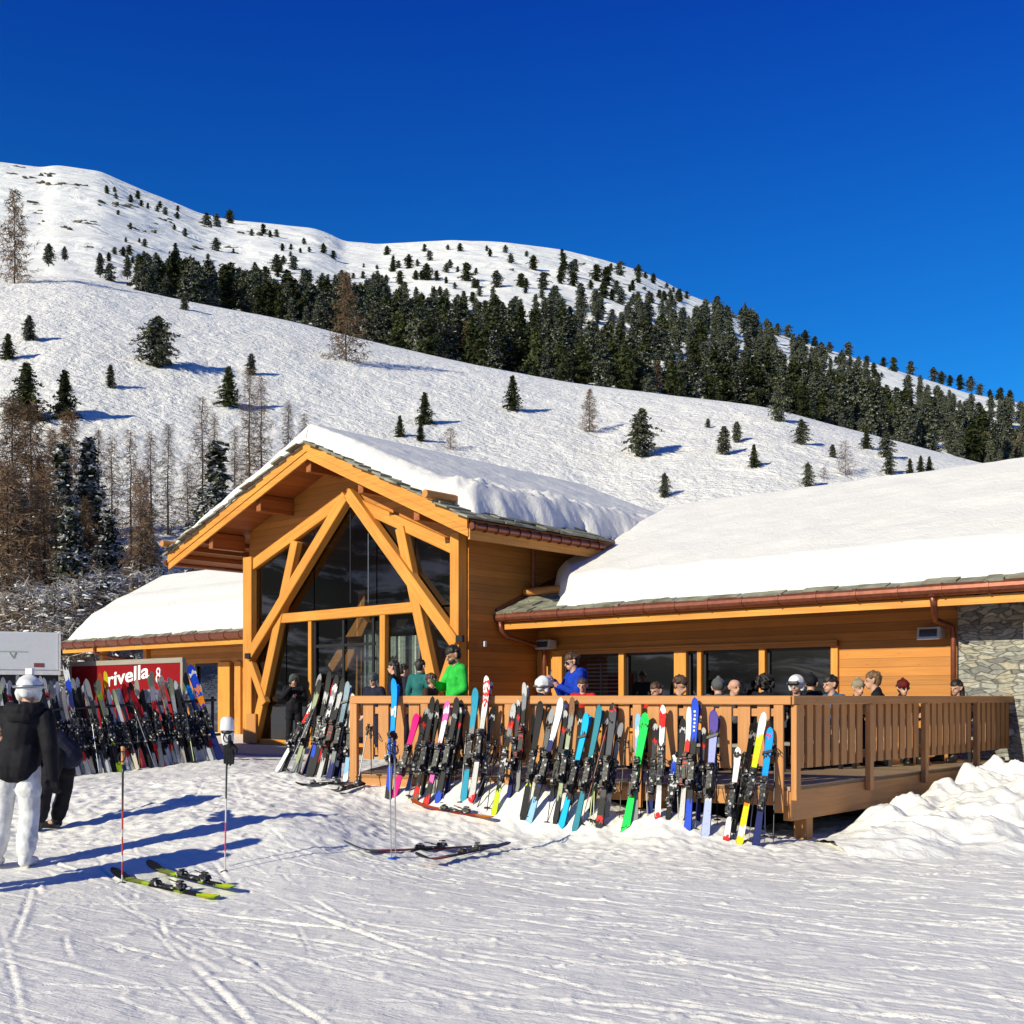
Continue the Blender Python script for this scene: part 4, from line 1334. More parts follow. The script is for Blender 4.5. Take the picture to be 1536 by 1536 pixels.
# panes of the gable
cols = [.12, 1.57, 2.66, 4.93, 6.2, 7.5]
zt = 3.64
for i in range(5):
    a, b = cols[i] + .02, cols[i + 1] - .02
    top = lambda q: float(np.interp(q, [r[0] for r in raft], [r[1] for r in raft]))
    mids = [a, b] if not (a < sc < b) else [a, sc, b]
    mb = MB()
    poly = [B(a, .04, zt + .02), B(b, .04, zt + .02)] + [B(q, .04, top(q)) for q in reversed(mids)]
    mb.face(poly, [(p.x, p.z) for p in poly]); local(chalet, 'window_pane', mb, GLASS)
    mb = MB(); poly = [B(a, .04, FL + .05), B(b, .04, FL + .05), B(b, .04, zt - .02), B(a, .04, zt - .02)]
    mb.face(poly, [(p.x, p.z) for p in poly])
    nm = 'glass_door' if i == 2 else 'window_pane'
    d = local(chalet, nm, mb, GLASS)
    if i == 2:
        mb = MB()
        for q in (a + .06, a + 1.12, b - .06): mb.bbox(q - .035, q + .035, -.01, .03, FL + .05, zt - .14, grain=Vector((0, 0, 1)))
        mb.bbox(a, b, -.005, .028, FL + 2.35, FL + 2.42)
        local(chalet, 'frame', mb, DARK_METAL, parent=d)
        mb = MB(); mb.bbox(a + 1.0, a + 1.03, -.08, -.05, FL + .9, FL + 1.4, grain=Vector((0, 0, 1))); local(chalet, 'handle', mb, GREY_METAL, parent=d)

# hall behind the glass
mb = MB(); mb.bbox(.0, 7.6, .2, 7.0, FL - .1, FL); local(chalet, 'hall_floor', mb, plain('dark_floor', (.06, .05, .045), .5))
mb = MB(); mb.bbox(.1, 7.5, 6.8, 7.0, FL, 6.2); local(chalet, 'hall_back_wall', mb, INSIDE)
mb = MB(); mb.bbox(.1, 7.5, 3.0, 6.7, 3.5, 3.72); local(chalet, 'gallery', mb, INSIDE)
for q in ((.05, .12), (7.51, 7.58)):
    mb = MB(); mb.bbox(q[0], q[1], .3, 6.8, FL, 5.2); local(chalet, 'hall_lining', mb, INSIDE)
for a in ((500, 1003, 548, 925, 1.4), (520, 1003, 552, 930, 1.4), (541, 1112, 547, 885, 1.5)):
    gbeam(a[0], a[1], a[2], a[3], .26, 'inner_beam', .22, a[4], LOG_WOOD)
for x0, x1, y0, y1 in ((546, 566, 945, 1040), (586, 628, 955, 1050)):
    s0, z1 = on_front(x0, y0, .7); s1, z0 = on_front(x1, y1, .7)
    mb = MB(); n = 40
    for k in range(n):
        a, b = s0 + (s1 - s0) * k / n, s0 + (s1 - s0) * (k + 1) / n
        va, vb = .7 + .04 * math.sin(k * 1.3), .7 + .04 * math.sin((k + 1) * 1.3)
        p = [B(a, va, z0 - .6), B(b, vb, z0 - .6), B(b, vb, z1), B(a, va, z1)]
        mb.face(p, [(q.x, q.z) for q in p])
    local(chalet, 'curtain', mb, CURTAIN)

# long side walls of the hall
mb = MB(); mb.bbox(7.60, 7.74, .14, 11, FL - .6, 5.5, grain=V); local(chalet, 'wall', mb, WALL_WOOD)
mb = MB(); mb.bbox(-.14, 0.0, .14, 11, FL - .6, 5.75, grain=V); local(chalet, 'wall', mb, WALL_WOOD)
s, z = 7.76, 2.9
p0 = None
k = (727 - 768) / F
best = min((abs((B(7.77, v / 100, 0).x) / (B(7.77, v / 100, 0).y) - k), v / 100) for v in range(0, 240))
pv = B(7.77, best[1], 0)
zz = H + (HZ - 966) / F * pv.y
mb = MB(); mb.bbox(7.745, 7.80, best[1] - .04, best[1] + .04, zz - .06, zz + .06); local(chalet, 'wall_sensor', mb, WHITE_PAINT, bevel=.01)

# gable roof ------------------------------------------------------------------
VB = 11.5


def prism(poly, v0, v1, fn=B):
    """extrude an (s, z) outline from v0 to v1"""
    mb = MB(); n = len(poly)
    f = [fn(s, v0, z) for s, z in poly]; g = [fn(s, v1, z) for s, z in poly]
    mb.face(f, [(p.x, p.z) for p in f]); mb.face(list(reversed(g)), [(p.x, p.z) for p in reversed(g)])
    for i in range(n):
        j = (i + 1) % n
        L = (f[j] - f[i]).length
        mb.face([f[j], f[i], g[i], g[j]], [(0, L), (0, 0), (v1 - v0, 0), (v1 - v0, L)])
    return mb


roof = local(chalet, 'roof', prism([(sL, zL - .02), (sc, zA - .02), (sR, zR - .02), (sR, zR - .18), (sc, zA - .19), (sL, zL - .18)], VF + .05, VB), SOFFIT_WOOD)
for (a, za, b, zb) in ((sL, zL, sc, zA), (sc, zA, sR, zR)):
    local(chalet, 'barge_board', prism([(a, za), (b, zb), (b, zb - .2), (a, za - .2)], VF - .05, VF - .003), GABLE_WOOD, parent=roof)
    local(chalet, 'barge_board', prism([(a, za - .205), (b, zb - .205), (b, zb - .37), (a, za - .37)], VF - .025, VF + .02), GABLE_WOOD, parent=roof)
for px, py in ((463, 699.5), (388, 764), (316.5, 823), (541, 741), (625, 783)):
    s, z = on_front(px, py, -.92)
    top = roof_z(s) - .185
    mb = MB(); mb.bbox(s - .085, s + .085, -.93, .05, top - .40, top, grain=V); local(chalet, 'purlin', mb, SOFFIT_WOOD, parent=roof, bevel=.01)
# rafter tails under the left and right eaves
for s in (-1.55, -1.1, -.65, 8.2, 8.55):
    top = roof_z(s) - .185
    mb = MB(); mb.bbox(s - .04, s + .04, -.99, 10, top - .10, top, grain=V); local(chalet, 'batten', mb, SOFFIT_WOOD, parent=roof)


def slates(name, parent, fn, a0, a1, b0, b1, step, seed):
    """stone slates: fn(a, b, lift) -> point; a runs along the eave, b up the slope"""
    mb = MB(); r = random.Random(seed)
    b = b0; row = 0
    while b < b1 - .05:
        a = a0 + r.uniform(-.1, .05)
        while a < a1:
            w_ = r.uniform(.25, .6)
            e = min(a + w_, a1 + r.uniform(-.02, .05))
            bb = b - r.uniform(0, .07); t = r.uniform(.025, .05)
            o = r.uniform(.0, .018)
            c = [fn(a, bb, .03 + o), fn(e, bb, .03 + o), fn(e, min(b + step * 1.25, b1), o), fn(a, min(b + step * 1.25, b1), o),
                 fn(a, bb, .03 + t + o), fn(e, bb, .03 + t + o), fn(e, min(b + step * 1.25, b1), t + o), fn(a, min(b + step * 1.25, b1), t + o)]
            mb.hexa(c, fn(e, b, 0) - fn(a, b, 0))
            a = e + r.uniform(.004, .015)
        b += step; row += 1
    return local(chalet, name, mb, SLATE, parent=parent)


LRt = math.hypot(sR - sc, zA - zR); LLt = math.hypot(sc - sL, zA - zL)


def gr(a, b, l):   # right slope: a along v, b up from the eave
    f = b / LRt; s = sR + (sc - sR) * f; z = zR + (zA - zR) * f
    return B(s, a, z - .01) + (U * (zA - zR) / LRt + Vector((0, 0, (sR - sc) / LRt))) * l


def gl(a, b, l):
    f = b / LLt; s = sL + (sc - sL) * f; z = zL + (zA - zL) * f
    return B(s, a, z - .01) + (-U * (zA - zL) / LLt + Vector((0, 0, (sc - sL) / LLt))) * l


slates('slates', roof, gr, VF - .12, 3.5, -.12, LRt, .32, 1)
slates('slates', roof, gl, VF - .16, 0.6, -.12, LLt, .32, 2)


def snow_shell(name, parent, fn, a, b, T):
    """snow lying on a roof plane: T[i, j] is its thickness over (a[i], b[j])"""
    na, nb = T.shape
    mb = MB()
    me = bpy.data.meshes.new(name)
    vs = [tuple(fn(a[i], b[j], T[i, j]) - Vector(chalet.location)) for i in range(na) for j in range(nb)]
    fs = []
    for i in range(na - 1):
        for j in range(nb - 1):
            if max(T[i, j], T[i + 1, j], T[i, j + 1], T[i + 1, j + 1]) < .006: continue
            fs.append((i * nb + j, (i + 1) * nb + j, (i + 1) * nb + j + 1, i * nb + j + 1))
    me.from_pydata(vs, [], fs)
    me.polygons.foreach_set('use_smooth', [True] * len(me.polygons))
    bm = bmesh.new(); bm.from_mesh(me)
    bmesh.ops.delete(bm, geom=[v for v in bm.verts if not v.link_faces], context='VERTS')
    bmesh.ops.recalc_face_normals(bm, faces=bm.faces); bm.to_mesh(me); bm.free()
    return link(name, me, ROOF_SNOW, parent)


def edge(d, wdt, pw=.45): return np.clip(d / wdt, 0, 1) ** pw


a = np.arange(-1.1, 9.0, .06); b = np.linspace(.0, LRt, 92)
A_, B_ = np.meshgrid(a, b, indexing='ij')
n1 = fbm(A_ * 1.6, B_ * 1.6, 70, 4); n2 = fbm(A_ * 6, B_ * 6, 71, 3)
kr_ = 1 - np.clip(B_ / LRt, 0, 1) ** 6; n1 = n1 * kr_; n2 = n2 * kr_; n3 = fbm(A_ * 3.2, B_ * 9, 72, 4)
front = A_ + .74 + .35 * np.clip(B_ / LRt, 0, 1) ** 2 + .10 * n1 + .05 * n2 - .25 * np.clip(1 - B_ / 2, 0, 1)
low = B_ - .40 - .24 * n1 - .05 * n2
T = (.44 + .06 * n1) * edge(front, .45 - .33 * np.clip(B_ / LRt, 0, 1) ** 2, .4) * edge(low, .35)
chunk = np.exp(-((B_ - 1.0) / .42) ** 2)
T = T + chunk * edge(low, .2) * edge(front, .3) * (.10 + .22 * np.abs(n1) + .06 * n2 + .06 * n3)
T = T * np.clip((B_ * 0 + 1), 0, 1)
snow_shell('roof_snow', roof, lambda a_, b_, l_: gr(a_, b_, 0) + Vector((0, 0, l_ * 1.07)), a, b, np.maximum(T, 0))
a = np.concatenate([np.arange(-1.12, -.9, .02), np.arange(-.9, 9.0, .08)]); b = np.linspace(.0, LLt, 80)
A_, B_ = np.meshgrid(a, b, indexing='ij'); n1 = fbm(A_ * 1.6, B_ * 1.6, 73, 4) * (1 - np.clip(B_ / LLt, 0, 1) ** 6)
T = (.32 + .12 * np.clip(B_ / LLt, 0, 1) ** 3 + .05 * n1) * edge(A_ + 1.09 + .03 * n1, .12, .35) * edge(B_ - .12 - .1 * n1, .4)
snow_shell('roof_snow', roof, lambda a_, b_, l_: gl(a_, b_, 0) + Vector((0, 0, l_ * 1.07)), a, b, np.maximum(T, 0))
# snow guard logs
for px, py, fn, bq in ((677, 742, gr, 1.0), (265, 797, gl, .35)):
    mb = MB(); mb.tube([fn(-1.42, bq, .15), fn(6, bq, .15)], .085, 10); local(chalet, 'snow_guard_log', mb, LOG_WOOD, parent=roof, smooth=False)
mb = MB()
mb.tube([B(sR + .07, VF, zR - .16), B(sR + .07, 3.2, zR - .16)], .075, 10)
for k in range(13): mb.tube([B(sR + .07, VF + .05 + k * .33, zR - .16), B(sR + .07, VF + .09 + k * .33, zR - .16)], .095, 10)
local(chalet, 'gutter', mb, COPPER, parent=roof)
mb = MB(); mb.bbox(sR - .02, sR + .03, VF, 3.2, zR - .42, zR - .2, grain=V); local(chalet, 'fascia_board', mb, GABLE_WOOD, parent=roof)
mb = MB(); mb.tube([B(sL - .07, VF - .1, zL - .2), B(sL - .07, 6, zL - .2)], .075, 10); local(chalet, 'gutter', mb, COPPER, parent=roof)
mb = MB(); mb.tube([B(7.8, 2.15, 5.1), B(7.8, 2.15, 3.7)], .05, 8); local(chalet, 'downpipe', mb, COPPER)

# right wing --------------------------------------------------------------------
EV, WV = 1.1, 2.38
ZE = 3.50
RV, ZRG = 7.1, 6.05
WS0, WS1 = 7.75, 25.0
for a0, a1, z0, z1 in ((7.75, 14.9, .2, 1.02), (7.75, 17.2, 2.70, 3.75), (14.98, 17.2, .2, 2.70)):
    mb = MB(); mb.bbox(a0, a1, WV, WV + .2, z0, z1, off=(0, 0.016)); local(chalet, 'wall', mb, WALL_WOOD)
mb = MB(); mb.bbox(17.2, 25, WV - .16, WV + .3, -.2, 3.4); local(chalet, 'stone_wall', mb, STONE)
mb = MB(); mb.bbox(18.45, 25, WV - .75, WV - .16, -.2, 3.3); local(chalet, 'stone_pier', mb, STONE)
for a0, a1 in ((7.76, 7.9), (8.2, 8.48), (10.03, 10.17), (11.43, 11.72), (11.98, 12.08), (13.37, 13.5), (14.85, 14.99)):
    mb = MB(); mb.bbox(a0, a1, WV - .06, WV + .16, 1.02, 2.72, grain=Vector((0, 0, 1))); local(chalet, 'post', mb, GABLE_WOOD, bevel=.008)
mb = MB(); mb.bbox(7.9, 8.2, WV + .02, WV + .15, 1.02, 2.7, grain=Vector((0, 0, 1))); local(chalet, 'panel', mb, GABLE_WOOD)
mb = MB(); mb.bbox(8.48, 14.99, WV - .1, WV - .003, 2.62, 2.73); local(chalet, 'lintel', mb, WALL_WOOD)
mb = MB(); mb.bbox(8.48, 14.99, WV - .12, WV - .003, .98, 1.04); local(chalet, 'window_sill', mb, GABLE_WOOD)
for a0, a1 in ((8.48, 10.03), (10.17, 11.43), (11.72, 11.98), (12.08, 13.37), (13.5, 14.85)):
    fr_ = MB(); t_ = .05
    fr_.bbox(a0, a0 + t_, WV + .04, WV + .12, 1.04, 2.62); fr_.bbox(a1 - t_, a1, WV + .04, WV + .12, 1.04, 2.62)
    fr_.bbox(a0 + t_, a1 - t_, WV + .04, WV + .12, 2.57, 2.62); fr_.bbox(a0 + t_, a1 - t_, WV + .04, WV + .12, 1.04, 1.09)
    wn_ = local(chalet, 'window', fr_, DARK_METAL)
    mb = MB(); poly = [B(a0 + t_, WV + .08, 1.09), B(a1 - t_, WV + .08, 1.09), B(a1 - t_, WV + .08, 2.57), B(a0 + t_, WV + .08, 2.57)]
    mb.face(poly, [(p.x, p.z) for p in poly]); local(chalet, 'pane', mb, glass('tinted_glass', (.12, .14, .19), .07), parent=wn_)
mb = MB()
for k in range(16): mb.bbox(8.9, 9.95, WV + .3, WV + .34, 1.2 + k * .085, 1.235 + k * .085)
mb.bbox(9.3, 9.33, WV + .27, WV + .30, 1.1, 2.6)
local(chalet, 'window_blind', mb, plain('blind_slats', (.5, .5, .48), .6))
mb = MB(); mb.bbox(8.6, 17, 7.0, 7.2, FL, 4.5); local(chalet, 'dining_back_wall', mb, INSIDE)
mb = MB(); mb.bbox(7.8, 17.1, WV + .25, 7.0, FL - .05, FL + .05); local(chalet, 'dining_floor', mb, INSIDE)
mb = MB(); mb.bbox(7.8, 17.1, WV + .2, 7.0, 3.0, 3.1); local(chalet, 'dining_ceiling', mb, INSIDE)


def wing_fn(ev, ze, rv, zr):
    L = math.hypot(rv - ev, zr - ze); cz = (rv - ev) / L; cv = (zr - ze) / L

    def fn(a_, b_, l):
        f = b_ / L
        return B(a_, ev + (rv - ev) * f, ze + (zr - ze) * f) + (-V * cv + Vector((0, 0, cz))) * l
    return fn, L


wf, LW = wing_fn(EV, ZE, RV, ZRG)


def slope_slab(fn, a0, a1, L, lo, hi):
    mb = MB(); c = [fn(a0, 0, lo), fn(a1, 0, lo), fn(a1, L, lo), fn(a0, L, lo), fn(a0, 0, hi), fn(a1, 0, hi), fn(a1, L, hi), fn(a0, L, hi)]
    mb.hexa(c, U, off=(0, 0)); return mb


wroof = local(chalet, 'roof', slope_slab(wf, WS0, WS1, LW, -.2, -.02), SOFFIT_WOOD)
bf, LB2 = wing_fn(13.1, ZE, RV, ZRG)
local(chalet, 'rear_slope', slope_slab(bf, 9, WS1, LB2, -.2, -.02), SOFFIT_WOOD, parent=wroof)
slates('slates', wroof, wf, WS0 + .0, WS1, -.10, 1.7, .34, 5)
mb = MB(); mb.bbox(WS0, WS1, EV - .02, EV + .04, 3.15, 3.285); local(chalet, 'fascia_board', mb, GABLE_WOOD, parent=wroof)
mb = MB()
mb.tube([B(WS0 - .1, EV - .10, 3.41), B(WS1, EV - .10, 3.41)], .105, 12)
for k in range(24): mb.tube([B(WS0 + .3 + k * .72, EV - .10, 3.41), B(WS0 + .33 + k * .72, EV - .10, 3.41)], .118, 12)
local(chalet, 'gutter', mb, COPPER, parent=wroof, smooth=False)
mb = MB(); mb.bar(wf(WS0 - .02, -.1, .05), wf(WS0 - .02, 2.2, .05), .10, .18, U); local(chalet, 'verge_flashing', mb, COPPER, parent=wroof)
mb = MB(); mb.tube([wf(WS0 + .02, .95, .17), wf(9.6, .95, .17)], .085, 10)
local(chalet, 'snow_guard_log', mb, LOG_WOOD, parent=wroof)

a = np.arange(7.76, WS1, .07); b = np.arange(.0, LW + .001, .07)
A_, B_ = np.meshgrid(a, b, indexing='ij')
n1 = fbm(A_ * 1.1, B_ * 1.1, 80, 4); n2 = fbm(A_ * 5, B_ * 5, 81, 3)
left = A_ - (9.1 - 1.35 * np.clip((B_ - .5) / 1.6, 0, 1)) - .14 * n1
low = B_ - .07 - .09 * n2 - .05 * n1
T = (.27 * edge(low, .20, .5) + .25 * np.clip((low - .15) / (.60 + .12 * n1), 0, 1) ** .8) * edge(left, .5, .5)
T = T + .035 * n1 + .010 * n2 * np.clip((1.3 - B_) / .5, 0, 1)
T = T * np.clip(left / .1, 0, 1) * np.clip(low / .04, 0, 1)
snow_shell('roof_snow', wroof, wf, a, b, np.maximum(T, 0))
a = np.arange(8.0, WS1, .5); b = np.arange(.0, LB2 + .001, .3)
T = np.full((len(a), len(b)), .55); T[:, 0] = 0
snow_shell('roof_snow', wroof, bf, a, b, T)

# rain pipes and lamps of the right wing
mb = MB()
p = [B(on_front(1398, 905, EV - .1)[0], EV - .1, 3.33), B(on_front(1398, 905, EV - .1)[0] + .01, EV - .06, 3.16), B(17.0, 1.75, 2.98), B(17.14, 2.12, 2.88), B(17.16, 2.14, 2.7), B(17.16, 2.14, .6)]
mb.tube(p, .05, 10); mb.tube([B(p and on_front(1398, 905, EV - .1)[0], EV - .1, 3.42), B(on_front(1398, 905, EV - .1)[0], EV - .1, 3.30)], .075, 10)
local(chalet, 'downpipe', mb, COPPER, smooth=True)
mb = MB()
p = [B(7.85, EV - .1, 3.33), B(7.86, EV - .08, 3.15), B(7.9, EV + .05, 3.0), B(8.03, 2.0, 2.83), B(8.05, 2.22, 2.75), B(8.05, 2.24, 2.6), B(8.05, 2.24, .6)]
mb.tube(p, .048, 10); local(chalet, 'downpipe', mb, COPPER, smooth=True)
for px, py, v in ((1395, 950, 2.2), (817, 967, 2.1)):
    s, z = on_front(px, py, v)
    mb = MB(); c = [B(s - .2, v - .1, z - .11), B(s + .2, v - .1, z - .11), B(s + .2, v + .18, z - .08), B(s - .2, v + .18, z - .08), B(s - .2, v - .06, z + .11), B(s + .2, v - .06, z + .11), B(s + .2, v + .18, z + .09), B(s - .2, v + .18, z + .09)]
    mb.hexa(c, U); lamp = local(chalet, 'wall_lamp', mb, plain('grey_lamp_case', (.55, .56, .57), .4), bevel=.012)
    mb = MB(); c = [B(s - .15, v - .105, z - .06), B(s + .15, v - .105, z - .06), B(s + .15, v - .05, z - .06), B(s - .15, v - .05, z - .06), B(s - .15, v - .085, z + .07), B(s + .15, v - .085, z + .07), B(s + .15, v - .05, z + .07), B(s - .15, v - .05, z + .07)]
    mb.hexa(c, U); local(chalet, 'lamp_glass', mb, plain('lamp_glass_dark', (.05, .055, .06), .08), parent=lamp)
    mb = MB(); mb.bbox(s - .05, s + .05, v + .18, WV, z - .03, z + .03); local(chalet, 'lamp_arm', mb, DARK_METAL, parent=lamp)

# left wing -----------------------------------------------------------------------
LS0 = -12.15
RVl, ZRl = 4.7, 5.55
lf, LLw = wing_fn(EV, ZE, RVl, ZRl)
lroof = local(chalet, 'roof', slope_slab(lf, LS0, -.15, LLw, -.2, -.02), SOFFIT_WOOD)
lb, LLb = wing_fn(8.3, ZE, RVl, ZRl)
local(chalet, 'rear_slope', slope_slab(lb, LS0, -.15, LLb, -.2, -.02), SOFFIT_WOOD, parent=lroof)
slates('slates', lroof, lf, LS0, -.15, -.10, .6, .34, 8)
mb = MB(); mb.bbox(LS0, -.15, EV - .02, EV + .04, 3.15, 3.285); local(chalet, 'fascia_board', mb, GABLE_WOOD, parent=lroof)
mb = MB(); mb.tube([B(LS0 - .1, EV - .10, 3.41), B(-.2, EV - .10, 3.41)], .105, 12)
for k in range(16): mb.tube([B(LS0 + .3 + k * .72, EV - .10, 3.41), B(LS0 + .34 + k * .72, EV - .10, 3.41)], .12, 12)
local(chalet, 'gutter', mb, COPPER, parent=lroof)
mb = MB(); mb.tube([B(-9.9, EV - .1, 3.34), B(-9.9, EV - .06, 3.1), B(-9.75, 1.5, 2.98), B(-9.7, 2.2, 2.9)], .05, 8); local(chalet, 'downpipe', mb, COPPER)
a = np.arange(LS0 + .02, -.1, .08); b = np.arange(.0, LLw + .001, .08)
A_, B_ = np.meshgrid(a, b, indexing='ij'); n1 = fbm(A_ * 1.1, B_ * 1.1, 84, 4); n2 = fbm(A_ * 5, B_ * 5, 85, 3)
low = B_ - .07 - .08 * n2; left = A_ - LS0 - .08 - .06 * n1
T = (.28 * edge(low, .25) + .25 * np.clip((low - .2) / .8, 0, 1)) * edge(left, .6) + .03 * n1 + .04 * np.sin(np.clip(B_ - 1.6, 0, 1) * PI)
T = T * np.clip(low / .04, 0, 1) * np.clip(left / .05, 0, 1)
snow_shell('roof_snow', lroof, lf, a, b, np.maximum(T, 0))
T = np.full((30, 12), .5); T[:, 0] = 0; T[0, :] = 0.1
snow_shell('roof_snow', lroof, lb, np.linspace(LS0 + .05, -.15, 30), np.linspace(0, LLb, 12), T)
for a0, a1, z0, z1 in ((-8.8, -.15, 2.72, 3.6), (-8.8, -6.2, .3, 2.72), (-3.9, -.15, .3, 2.72)):
    mb = MB(); mb.bbox(a0, a1, WV, WV + .2, z0, z1, off=(0, .016)); local(chalet, 'wall', mb, WALL_WOOD)
for a0, a1 in ((-4.86, -4.25), (-4.0, -3.7), (-3.2, -2.9)):
    mb = MB(); mb.bbox(a0, a1, WV - .08, WV + .1, .4, 2.74, grain=Vector((0, 0, 1))); local(chalet, 'post', mb, GABLE_WOOD, bevel=.01)
fr_ = MB(); fr_.bbox(-6.2, -6.12, WV, WV + .1, .6, 2.72); fr_.bbox(-4.94, -4.86, WV, WV + .1, .6, 2.72); fr_.bbox(-6.12, -4.94, WV, WV + .1, 2.64, 2.72); fr_.bbox(-6.12, -4.94, WV, WV + .1, .6, .68)
wn_ = local(chalet, 'window', fr_, DARK_METAL)
mb = MB(); poly = [B(-6.12, WV + .05, .68), B(-4.94, WV + .05, .68), B(-4.94, WV + .05, 2.64), B(-6.12, WV + .05, 2.64)]
mb.face(poly, [(p.x, p.z) for p in poly]); local(chalet, 'pane', mb, glass('tinted_glass', (.12, .14, .19), .07), parent=wn_)
for s in (LS0 + .3, -9.0):
    mb = MB(); mb.bbox(s - .1, s + .1, WV - .1, WV + .1, .2, 3.7, grain=Vector((0, 0, 1))); local(chalet, 'post', mb, WALL_WOOD)
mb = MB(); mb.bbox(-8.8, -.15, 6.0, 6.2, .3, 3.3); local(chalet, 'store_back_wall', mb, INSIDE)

# entrance slab
mb = MB()
top = [B(-2.0, -2.9, .5), B(4.3, -2.9, .5), Vector((-1.35, 22.3, .5)), B(7.55, -.14, .5), B(-2.0, -.14, .5)]
bot = [p - Vector((0, 0, .5)) for p in top]
mb.face(top, [(p.x, p.y) for p in top])
for i in range(5):
    j = (i + 1) % 5
    mb.face([bot[i], bot[j], top[j], top[i]], [(0, 0), (1, 0), (1, 1), (0, 1)])
o = mb.build('entrance_paving', CONCRETE); o['kind'] = 'structure'

# ---------------------------------------------------------------- the timber terrace
terrace = thing('wooden_terrace', 'raised larch terrace with a slatted railing in front of the right wing', 'terrace', (DC.x, DC.y, 0))
ZF, ZT = .66, 1.712
mb = MB()
poly = [DC, DE, B(17.1, 2.3, 0), B(7.78, 2.3, 0), B(7.78, -.1, 0), Vector((-1.25, 23.0, 0)), DL]
poly = [Vector((p.x, p.y, 0)) for p in poly]
tp = [p + Vector((0, 0, ZF)) for p in poly]; bt = [p + Vector((0, 0, ZF - .05)) for p in poly]
mb.face(tp, [(p.dot(U), p.dot(V)) for p in tp]); mb.face(list(reversed(bt)), [(p.dot(U), p.dot(V)) for p in reversed(bt)])
for i in range(len(poly)):
    j = (i + 1) % len(poly)
    mb.face([bt[i], bt[j], tp[j], tp[i]], [(0, 0), (1, 0), (1, .05), (0, .05)])
local(terrace, 'deck_floor', mb, FLOOR_WOOD)


def run(p, q, n, z_beam0, z_beam1, npost, name_seed):
    """one side of the terrace from p to q, n pointing outwards"""
    L = (q - p).length; d = (q - p).normalized(); up = Vector((0, 0, 1))
    P = lambda t, o, z: p + d * t + n * o + up * z
    bx = lambda t0, t1, o0, o1, z0, z1, g=None: (lambda m: (m.hexa([P(t0, o0, z0), P(t1, o0, z0), P(t1, o1, z0), P(t0, o1, z0), P(t0, o0, z1), P(t1, o0, z1), P(t1, o1, z1), P(t0, o1, z1)], g or d), m)[1])(MB())
    local(terrace, 'fascia_beam', bx(0.02, L, -.10, .0, z_beam0, z_beam1), DECK_WOOD, bevel=.006)
    local(terrace, 'handrail', bx(-.02, L, -.075, .06, ZT - .105, ZT), DECK_WOOD, bevel=.008)
    local(terrace, 'lower_rail', bx(0.1, L - .05, -.055, -.032, ZT - .24, ZT - .15), DECK_WOOD)
    local(terrace, 'lower_rail', bx(0.1, L - .05, -.055, -.032, .92, 1.02), DECK_WOOD)
    rr = random.Random(name_seed)
    for k, t in enumerate(npost):
        local(terrace, 'post', bx(t - .055, t + .055, .003, .075, .50 if name_seed == 2 else .36, ZT - .107, up), DECK_WOOD, bevel=.006)
        if k == len(npost) - 1: break
        a0, a1 = t + .08, npost[k + 1] - .08
        m = max(1, round((a1 - a0) / .226)); st = (a1 - a0) / m
        sm_ = MB()
        for i in range(m):
            w_ = st - .075
            t0 = a0 + i * st + .0375 + rr.uniform(-.006, .006)
            sm_.hexa([P(t0, -.03, .86), P(t0 + w_, -.03, .86), P(t0 + w_, 0.0, .86), P(t0, 0.0, .86), P(t0, -.03, ZT - .107), P(t0 + w_, -.03, ZT - .107), P(t0 + w_, 0.0, ZT - .107), P(t0, 0.0, ZT - .107)], up)
        local(terrace, 'slat_panel', sm_, DECK_WOOD)


def side_t(px):
    k = (px - 768) / F
    best = min(range(0, 7800), key=lambda i: abs((DC.x + SV.x * i / 1000) / (DC.y + SV.y * i / 1000) - k))
    return best / 1000


def front_t(px):
    return (on_deck(px, 1100, 0) - DC).dot(DU)


LF = (DL - DC).length
LSd = (DE - DC).length
run(DC.copy(), DL.copy(), DN, .44, .655, [.12, front_t(958), front_t(766), front_t(640), LF - .06], 1)
run(DC.copy(), DE.copy(), SN, .26, .655, [.07, side_t(1300), side_t(1383), side_t(1461), LSd - .05], 2)
# legs, and an added dark backing that stands in for shade under the floor
up = Vector((0, 0, 1))
for t in (.62, 2.9, 5.2):
    p = DC + SV * t - SN * .16
    mb = MB(); mb.bar(p + up * -.25, p + up * .26, .17, .17, SV); local(terrace, 'support_post', mb, DECK_WOOD, bevel=.01)
for t in (1.6, 3.6, 5.2):
    p = DC + DU * t - DN * .35
    mb = MB(); mb.bar(p + up * -.25, p + up * .60, .15, .15, DU); local(terrace, 'support_post', mb, DECK_WOOD, bevel=.01)
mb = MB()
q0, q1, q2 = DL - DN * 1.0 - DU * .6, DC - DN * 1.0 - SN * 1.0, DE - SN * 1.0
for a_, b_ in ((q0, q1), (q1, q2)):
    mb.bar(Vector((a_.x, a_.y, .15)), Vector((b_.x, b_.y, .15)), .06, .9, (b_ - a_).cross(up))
local(terrace, 'shade_backing', mb, DECK_SHADE)
for t in np.arange(.8, LF, .8):
    p = DC + DU * float(t)
    mb = MB(); mb.bar(p - DN * .12 + up * .52, p - DN * .95 + up * .52, .08, .16); local(terrace, 'joist', mb, DECK_WOOD)

# ---------------------------------------------------------------- skis and poles
def frame(A, Bp, facing):
    z = (Bp - A).normalized()
    y = -(facing - z * facing.dot(z)).normalized()
    x = y.cross(z)
    return Matrix(((x.x, y.x, z.x, A.x), (x.y, y.y, z.y, A.y), (x.z, y.z, z.z, A.z), (0, 0, 0, 1)))


